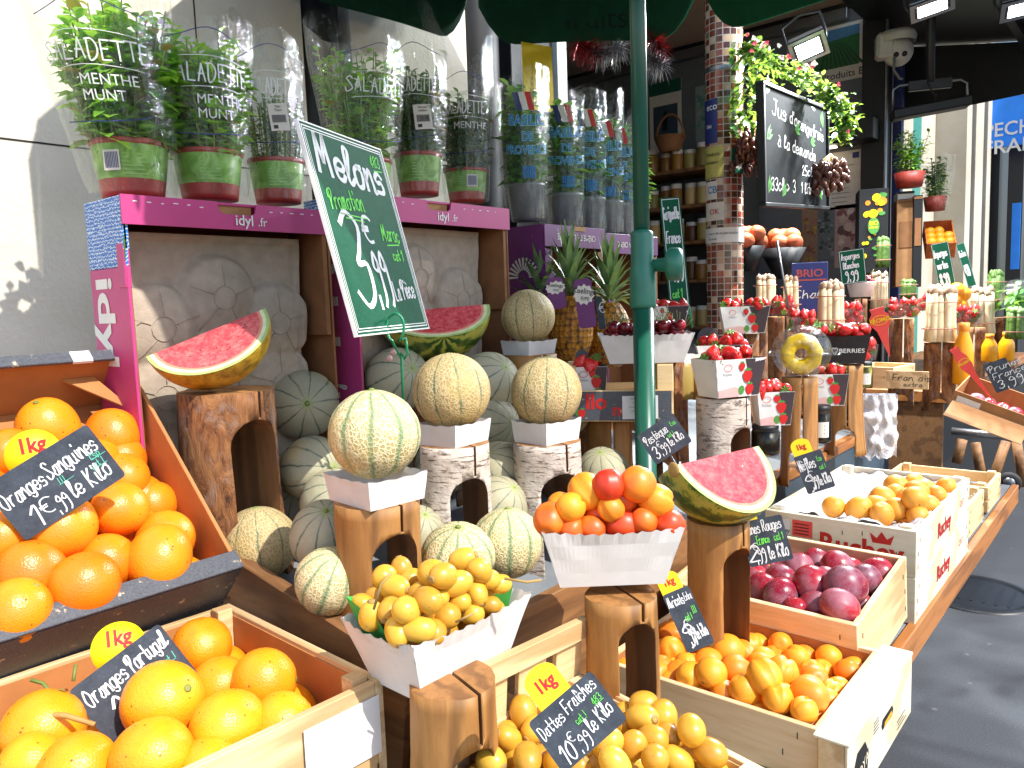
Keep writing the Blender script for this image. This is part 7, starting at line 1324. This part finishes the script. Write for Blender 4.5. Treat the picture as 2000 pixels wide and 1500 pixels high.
oc = P(1832, 482, 3.95); Mx = T(oc) @ facing(oc, 6) @ R('X', 35); crate('orange_crate', 'orange lined crate of clementines tilted up in the sun by the herbs', Mx, .13, .22, .09, [MAT['coral'] if 0 else plain('orange_card', 'd8743a', .6), plain('orange_card_end', 'd07038', .6)], .006, posts=False)
for k in range(8): fruit('orange', Mx @ V((-.04+.04*(k % 3), -.07+.05*(k//3), .07)), .027, 'clementine in the tilted orange crate', 'clementines in the tilted crate')
for k, (px, py) in enumerate(((1862, 588), (1874, 596), (1856, 602), (1880, 575), (1868, 568))): fruit('orange', P(px, py, 3.25), .034, 'orange on the far stall behind the white asparagus', 'oranges on the far stall')
# herbs in the sun
def herbpot(label, px, yb, d, r, h, ph, rs, seed, film=False):
    random.seed(seed); p = P(px, yb, d); rt = empty('potted_herb', p, label, 'potted herb', 'potted herbs on the citrus cartons'); MB().lathe([(.001, 0), (r*.8, 0), (r, h), (r*.92, h), (.001, h*.9)], 24).build('pot', MAT['potred'] if seed % 2 else MAT['kraft'], rt); m_ = MB(); foliage(m_, (0, 0, h*.9), ph, r*.5, r*rs, 26, 14, .05, .022); m_.build('foliage', [MAT['herb'], MAT['greenstem']], rt)
    if film: sleeve_mb(ph+h, r, r*1.5, .25, seed).build('sleeve', MAT['film'], rt)
herbpot('bushy bright green herb on top of the black citrus carton', 1776, 366, 3.75, .07, .07, .2, 1.25, 101); herbpot('herb in a clear sleeve standing on the orange cartons', 1826, 412, 3.9, .055, .07, .2, 1.0, 103, True)
# ------------------------------------------------------------------ juice chalkboard, garland, lamps, camera, heater
jbd = board_px('juice_chalkboard', 'black framed chalkboard offering fresh orange juice under a garland', 'chalkboard', [(1491, 166), (1614, 210), (1616, 410), (1488, 396)], 2.9, MAT['blackboard'], (.05, -1, 0), .02); W, Hh = jbd[1], jbd[2]; m_ = MB()
for (x0, y0, x1, y1) in ((-.006, -.006, W+.006, .008), (-.006, Hh-.008, W+.006, Hh+.006), (-.006, .008, .008, Hh-.008), (W-.008, .008, W+.006, Hh-.008)): m_.box(((x0+x1)/2, (y0+y1)/2, -.004), (x1-x0, y1-y0, .028), I4, 0, .002)
m_.build('frame', MAT['blackm'], jbd[0]); m_ = MB(); random.seed(8); k_ = W/.33
hand(m_, 'Jus', W*.14, Hh*.78, Hh*.13, None, Hh*.014, 0, .1, -.1, fit=W*.2); hand(m_, "d'orange", W*.38, Hh*.75, Hh*.11, None, Hh*.013, 0, .1, -.1, fit=W*.36); hand(m_, 'frais', W*.74, Hh*.69, Hh*.11, None, Hh*.012, 0, .1, -.06, fit=W*.2); hand(m_, 'à la demande', W*.2, Hh*.52, Hh*.11, None, Hh*.012, 0, .1, -.06, fit=W*.6)
hand(m_, '33cl > 3', W*.1, Hh*.13, Hh*.11, None, Hh*.01, 0, .1, .0, fit=W*.36); hand(m_, '25cl - 3', W*.56, Hh*.3, Hh*.09, None, Hh*.009, 0, .1, 0, fit=W*.34); hand(m_, '1 litre > 8', W*.54, Hh*.13, Hh*.1, None, Hh*.009, 0, .1, 0, fit=W*.38)
for (x, y_, a) in ((.06, .92, 1.0), (.05, .55, .6), (.93, .8, 2.0), (.06, .1, 1.0), (.9, .08, 2.2), (.25, .08, .8), (.45, .7, .1), (.7, .62, .2)):
    for t_ in (-.3, 0, .3): ca_2, sa_2 = math.cos(a+t_), math.sin(a+t_); m_.add([V((W*x+W*.09*(u*ca_2-v*sa_2), Hh*y_+W*.09*(u*sa_2+v*ca_2), .0009)) for u, v in ((0, 0), (.5, .14), (1, 0), (.5, -.14))], [(3, 2, 1, 0)] if 0 else [(0, 1, 2, 3)], I4, 1)
m_.build('lettering', [MAT['chalk'], MAT['greeni']], jbd[0])
random.seed(111); gp = [P(*q) for q in ((1448, 105, 3.0), (1475, 95, 3.0), (1510, 122, 2.95), (1560, 148, 2.95), (1610, 178, 2.95), (1640, 205, 2.95), (1652, 240, 2.97), (1640, 270, 3.0))]; gl = empty('flower_garland', gp[0], 'ivy garland with pink and white flowers above the juice board', 'garland'); m_ = MB(); g0 = gp[0]
def gat(t_): t_ *= len(gp)-1; i = min(int(t_), len(gp)-2); return gp[i].lerp(gp[i+1], t_-i)
m_.tube([gat(i/20)-g0 for i in range(21)], .004, 5, I4, 1)
for k in range(700): q = gat(random.random())-g0+V((random.gauss(0, .019), random.gauss(0, .019), random.gauss(0, .019))); leafquads(m_, q, V((random.uniform(-1, 1), random.uniform(-1, 1), random.uniform(-.6, .8))), V((0, 0, 1)), random.uniform(.022, .036), random.uniform(.016, .026))
for k in range(160): q = gp[0].lerp(gp[1], random.random())-g0+V((random.gauss(0, .03), random.gauss(0, .03), -random.random()*.32)); leafquads(m_, q, V((random.uniform(-1, 1), random.uniform(-1, 1), random.uniform(-.8, .3))), V((0, 0, 1)), random.uniform(.03, .05), .026)
m_.build('leaves', [MAT['ivy'], MAT['greenstem']], gl)
for k in range(20):
    q = gat(random.random())-g0+V((-.04, -.03, random.uniform(-.02, .05))); f = MB(); rr_ = random.uniform(.011, .018)
    for j in range(14): a = 2.4*j; e = j/14; leafquads(f, V((0, 0, .003*j*.3)), V((math.cos(a), math.sin(a), .2+1.6*(1-e))), V((0, 0, 1)), rr_*(.5+.5*e), rr_*.8, 0, .3, .3)
    f.build('flower', MAT['flred'] if k % 2 else MAT['flwhite'], gl, T(q) @ aim(-CF, k*40))
def datebunch(label, px, y0, y1, d, n, seed):
    random.seed(seed); a, b = P(px, y0, d), P(px, y1, d); rt = empty('date_bunch', a, label, 'date bunch', 'hanging branches of dark dates'); m_ = MB(); mm = MB()
    for k in range(n):
        x, y_ = random.gauss(0, .035), random.gauss(0, .035); ln = (b-a)*random.uniform(.55, 1.0); m_.tube([V((0, 0, .0)), ln*.4+V((x, y_, 0)), ln+V((x*1.4, y_*1.4, 0))], .0018, 4)
        for j in range(7): q = ln*(.4+.6*j/7)+V((x*(.9+.5*j/7), y_*(.9+.5*j/7), 0))+V((random.gauss(0, .012), random.gauss(0, .012), 0)); mm.ell((0, 0, 0), (.012, .012, .02), T(q) @ R('X', random.uniform(-40, 40)), 0, 8, 6)
    m_.build('branches', MAT['stem'], rt); mm.build('dates', MAT['dateb'], rt)
datebunch('bunch of dark dates hanging left of the juice board', 1480, 235, 345, 3.05, 22, 1); datebunch('bunch of dark dates hanging behind the right of the juice board', 1622, 300, 385, 3.1, 14, 2)
def flood(label, pts, d, power, glow_only=False):
    r_, W, Hh = board_px('flood_lamp', label, 'lamp', pts, d, MAT['blackm'], (-.6, -.35, -.72), .012, None, 'led flood lamps'); M = r_.matrix_world.copy()
    m_ = MB(); m_.box((W/2, Hh/2, -.03), (W*.97, Hh*.95, .03), I4, 0, .006); frame(m_, W, Hh, .0, W*.1, .001); m_.build('housing', MAT['metal'], r_)
    m_ = MB(); m_.box((W/2, Hh/2, .001), (W*.66, Hh*.6, .002), I4, 0); m_.build('lamp_face', MAT['led'], r_); m_ = MB(); m_.tube([V((0, Hh*.5, -.03)), V((-W*.04, Hh*.6, -.06)), V((-W*.04, Hh*1.1, -.12)), V((W*.5, Hh*1.2, -.14)), V((W*1.04, Hh*1.1, -.12)), V((W*1.04, Hh*.6, -.06)), V((W, Hh*.5, -.03))], .006, 6); m_.build('bracket', MAT['darkmetal'], r_)
    la = bpy.data.lights.new('flood_light', 'AREA'); la.energy = power*3; la.size = W*.6; la.color = (.92, .97, 1); lo = link(bpy.data.objects.new('flood_light', la)); lo.parent = r_; lo.matrix_local = T(W/2, Hh/2, .01) @ R('X', 180); return r_
flood('flood lamp before the organic poster above the garland', [(1528, 92), (1596, 64), (1634, 96), (1562, 130)], 3.2, 18); flood('flood lamp under the black awning near the shop post', [(1764, 18), (1858, -14), (1872, 14), (1792, 44)], 3.2, 10); flood('flood lamp at the right top under the black awning', [(1948, 10), (2040, -10), (2050, 22), (1960, 46)], 3.2, 10)
fan = empty('wall_shelf', PA(1660, 260, 0, 4.9), 'small dark bracket shelf with a lit strip beside the shop post', 'shelf'); MB().box((0, 0, 0), (.16, .3, .12), I4, 0, .004).build('box', MAT['darkmetal'], fan); MB().box((0, .16, -.066), (.05, .16, .008), R('Z', 0)).build('lit_strip', MAT['tubeled'], fan)
cc_ = P(1752, 96, 4.1); cmr = empty('security_camera', cc_, 'white dome security camera on a bracket at the shop post', 'camera'); fM = facing(cc_, 10)
m_ = MB(); m_.lathe([(.001, .085), (.085, .085), (.095, .06), (.09, .03)], 28); m_.box((-.06, 0, .02), (.09, .1, .13), I4, 0, .015); m_.build('mount', MAT['whiteplastic'], cmr, fM); m_ = MB(); m_.ell((0, 0, 0), .075, I4, 0, 24, 16); m_.build('dome', MAT['whiteplastic'], cmr, T(.02, 0, -.01)); m_ = MB(); lk = fM @ V((0, -.064, -.032))
for sx in (-1, 1): m_.lathe([(.001, .006), (.012, .006), (.014, 0)], 14, T(V((.02, 0, -.01))+fM @ V((sx*.02, -.066, -.03))) @ aim(fM @ V((0, -1, -.4))))
m_.build('lens', MAT['blackm'], cmr); m_ = MB(); m_.tube([V((-.05, 0, -.05)), V((-.06, 0, -.12)), V((-.02, -.02, -.16)), V((.03, -.02, -.15))], .007, 6); m_.build('cable', MAT['greyi'], cmr)
hp_ = P(1815, 205, 3.9); ht = empty('patio_heater', hp_, 'black hanging heater on a pole under the awning', 'heater'); fM = R('Z', -65); m_ = MB(); m_.box((0, 0, -.02), (.36, .1, .05), R('Y', -6), 0, .008); m_.build('body', MAT['blackm'], ht, fM); m_ = MB(); m_.box((0, 0, .1), (.2, .03, .05), I4, 0, .003); m_.build('mount_plate', MAT['darkmetal'], ht, fM)
m_ = MB(); m_.tube([V((-.17, 0, 0)), V((-.17, 0, .09)), V((-.14, 0, .11)), V((.14, 0, .11)), V((.17, 0, .09)), V((.17, 0, 0))], .006, 6); m_.build('bracket', MAT['metal'], ht, fM); MB().tube([V((0, 0, .11)), V((0, 0, .75))], .022, 12).build('pole', MAT['darkmetal'], ht); m_ = MB(); m_.tube([V((-.06, 0, .1)), V((-.02, -.03, .03)), V((.05, -.02, .06)), V((.08, 0, .02))], .005, 5); m_.build('cable', MAT['rubber'], ht)
random.seed(121); tp = [P(*q) for q in ((1128, 82, 2.45), (1168, 104, 2.45), (1215, 92, 2.45), (1262, 108, 2.45), (1296, 128, 2.45))]; tn = empty('tinsel_garland', tp[0], 'red and silver tinsel hanging under the umbrella edge', 'garland')
for i, (a, b, mt, n) in enumerate(((tp[0], tp[1], 'tinselr', 260), (tp[1], tp[2], 'tinsels', 300), (tp[3], tp[4], 'tinsels', 320), (tp[3]+V((0, 0, .06)), tp[4]+V((0, 0, .05)), 'tinselr', 200))):
    m_ = MB()
    for k in range(n): q = a.lerp(b, random.random())-tp[0]+V((0, 0, -.0)); dd = V((random.gauss(0, 1), random.gauss(0, 1), random.gauss(-.3, 1))).normalized(); leafquads(m_, q, dd, V((.3, .2, 1)), random.uniform(.03, .065), .003, 0, .1, .2)
    m_.build('tinsel', MAT[mt], tn)
# paper bag at the stall end, cardboard box, trestle
random.seed(5); bp_ = P(1706, 830, 2.45); fM = facing(bp_, 10); m_ = MB()
m_.grid(lambda u, v: V((-.065+.13*u+.012*mnoise.noise(V((u*4, v*5, 3))), -.02-.02*math.sin(math.pi*u)+.02*mnoise.noise(V((u*6, v*7, 1))), .1-.2*v+.012*mnoise.noise(V((u*9, v*2, 8)))*v*2)), 24, 24); m_.grid(lambda u, v: V((.065-.13*u, .012+.01*mnoise.noise(V((u*6, v*7, 4))), .1-.19*v)), 16, 16); m_.build('a', MAT['tissue']); o = bpy.data.objects['a']; o.name = 'paper_bag'; o.matrix_world = T(bp_) @ fM; tag(o, 'crumpled white paper bag hanging at the end of the stall', 'paper bag')
kb_ = P(1945, 795, 2.55); Mx = T(kb_+V((.03, 0, 0))) @ facing(kb_, -8) @ R('Y', 20) @ R('X', 12) @ S(.8, .8, .8); kx = empty('cardboard_box', None, 'open brown cardboard box tilted at the right edge of the stall', 'cardboard box', None, Mx)
m_ = MB(); m_.box((0, 0, -.045), (.3, .22, .005)); m_.build('base_board', [MAT['kraft']], kx)
for sx in (-1, 1): MB().box((sx*.15, 0, 0), (.005, .22, .095), I4, 0, .001).build('side_board', [MAT['kraft']], kx)
for sy in (-1, 1): MB().box((0, sy*.1105, 0), (.305, .005, .094), I4, 0, .001).build('side_board', [MAT['kraft']], kx)
MB().box((0, -.16, .05), (.29, .1, .004), R('X', 22), 0, .001).build('flap', [MAT['kraft']], kx); MB().box((-.09, -.1155, .0), (.09, .002, .06)).build('white_label', [MAT['paperw']], kx)
for k in range(4): fruit('plum', Mx @ V((-.08+.05*k, .0, -.01)), .026, 'dark plum in the tilted cardboard box', 'plums in the cardboard box')
slate('ragged black slate propped on the cardboard box', [(1922, 712), (1965, 698), (1990, 752), (1944, 770)], 2.42, [('Prunes', .1, .68, .2), ('France', .15, .42, .2), ('3,99', .2, .1, .26)])
tr = empty('trestle_table', P(1930, 860, 2.9), 'wooden trestle with a steel rail carrying the cardboard box', 'trestle'); o3 = tr.matrix_world.translation.copy()
MB().tube([P(1858, 842, 2.75)-o3, P(2060, 862, 2.6)-o3], .014, 8).build('steel_rail', MAT['metal'], tr)
for (a, b) in (((1880, 858, 2.85), (1868, 905, 2.85)), ((1905, 865, 2.9), (1920, 945, 2.9)), ((1965, 862, 2.95), (1935, 950, 2.95)), ((1985, 860, 2.95), (2000, 950, 2.95))): MB().tube([P(*a)-o3, P(*b)-o3], .017, 6).build('leg', MAT['plank'], tr)
gz = P(1972, 942, 2.9); m_ = MB(); m_.lathe([(.02, -.012), (.036, -.012), (.04, 0), (.036, .012), (.02, .012)], 22, R('Y', 90)); cw_ = empty('caster_wheel', gz, 'grey caster wheel at the foot of the trestle', 'wheel'); m_.build('tyre', MAT['rubber'], cw_); MB().lathe([(.001, -.013), (.02, -.013), (.02, .013), (.001, .013)], 16, R('Y', 90)).build('hub', MAT['metal'], cw_)
sk = P(1985, 580, 3.2); m_ = MB(); m_.grid(lambda u, v: V((.1*math.cos(6.28*u)*math.sin(3.14*v)*(1+.1*mnoise.noise(V((u*5, v*5, 0)))), .06*math.sin(6.28*u)*math.sin(3.14*v), .07*math.cos(3.14*v)*(1+.2*mnoise.noise(V((u*7, v*3, 2)))))), 24, 14, cu=True); tag(m_.build('plastic_pack', MAT['film'], None, T(sk)), 'crinkled clear plastic pack of greens at the right edge', 'plastic pack')
m_ = MB(); random.seed(9)
for k in range(60): leafquads(m_, sk+V((random.gauss(0, .03), random.gauss(0, .02), random.gauss(0, .02))), V((random.gauss(0, 1), random.gauss(0, 1), random.gauss(0, 1))), V((0, 0, 1)), .05, .025)
tag(m_.build('salad_greens', MAT['basil']), 'green salad leaves inside the crinkled plastic pack', 'salad')
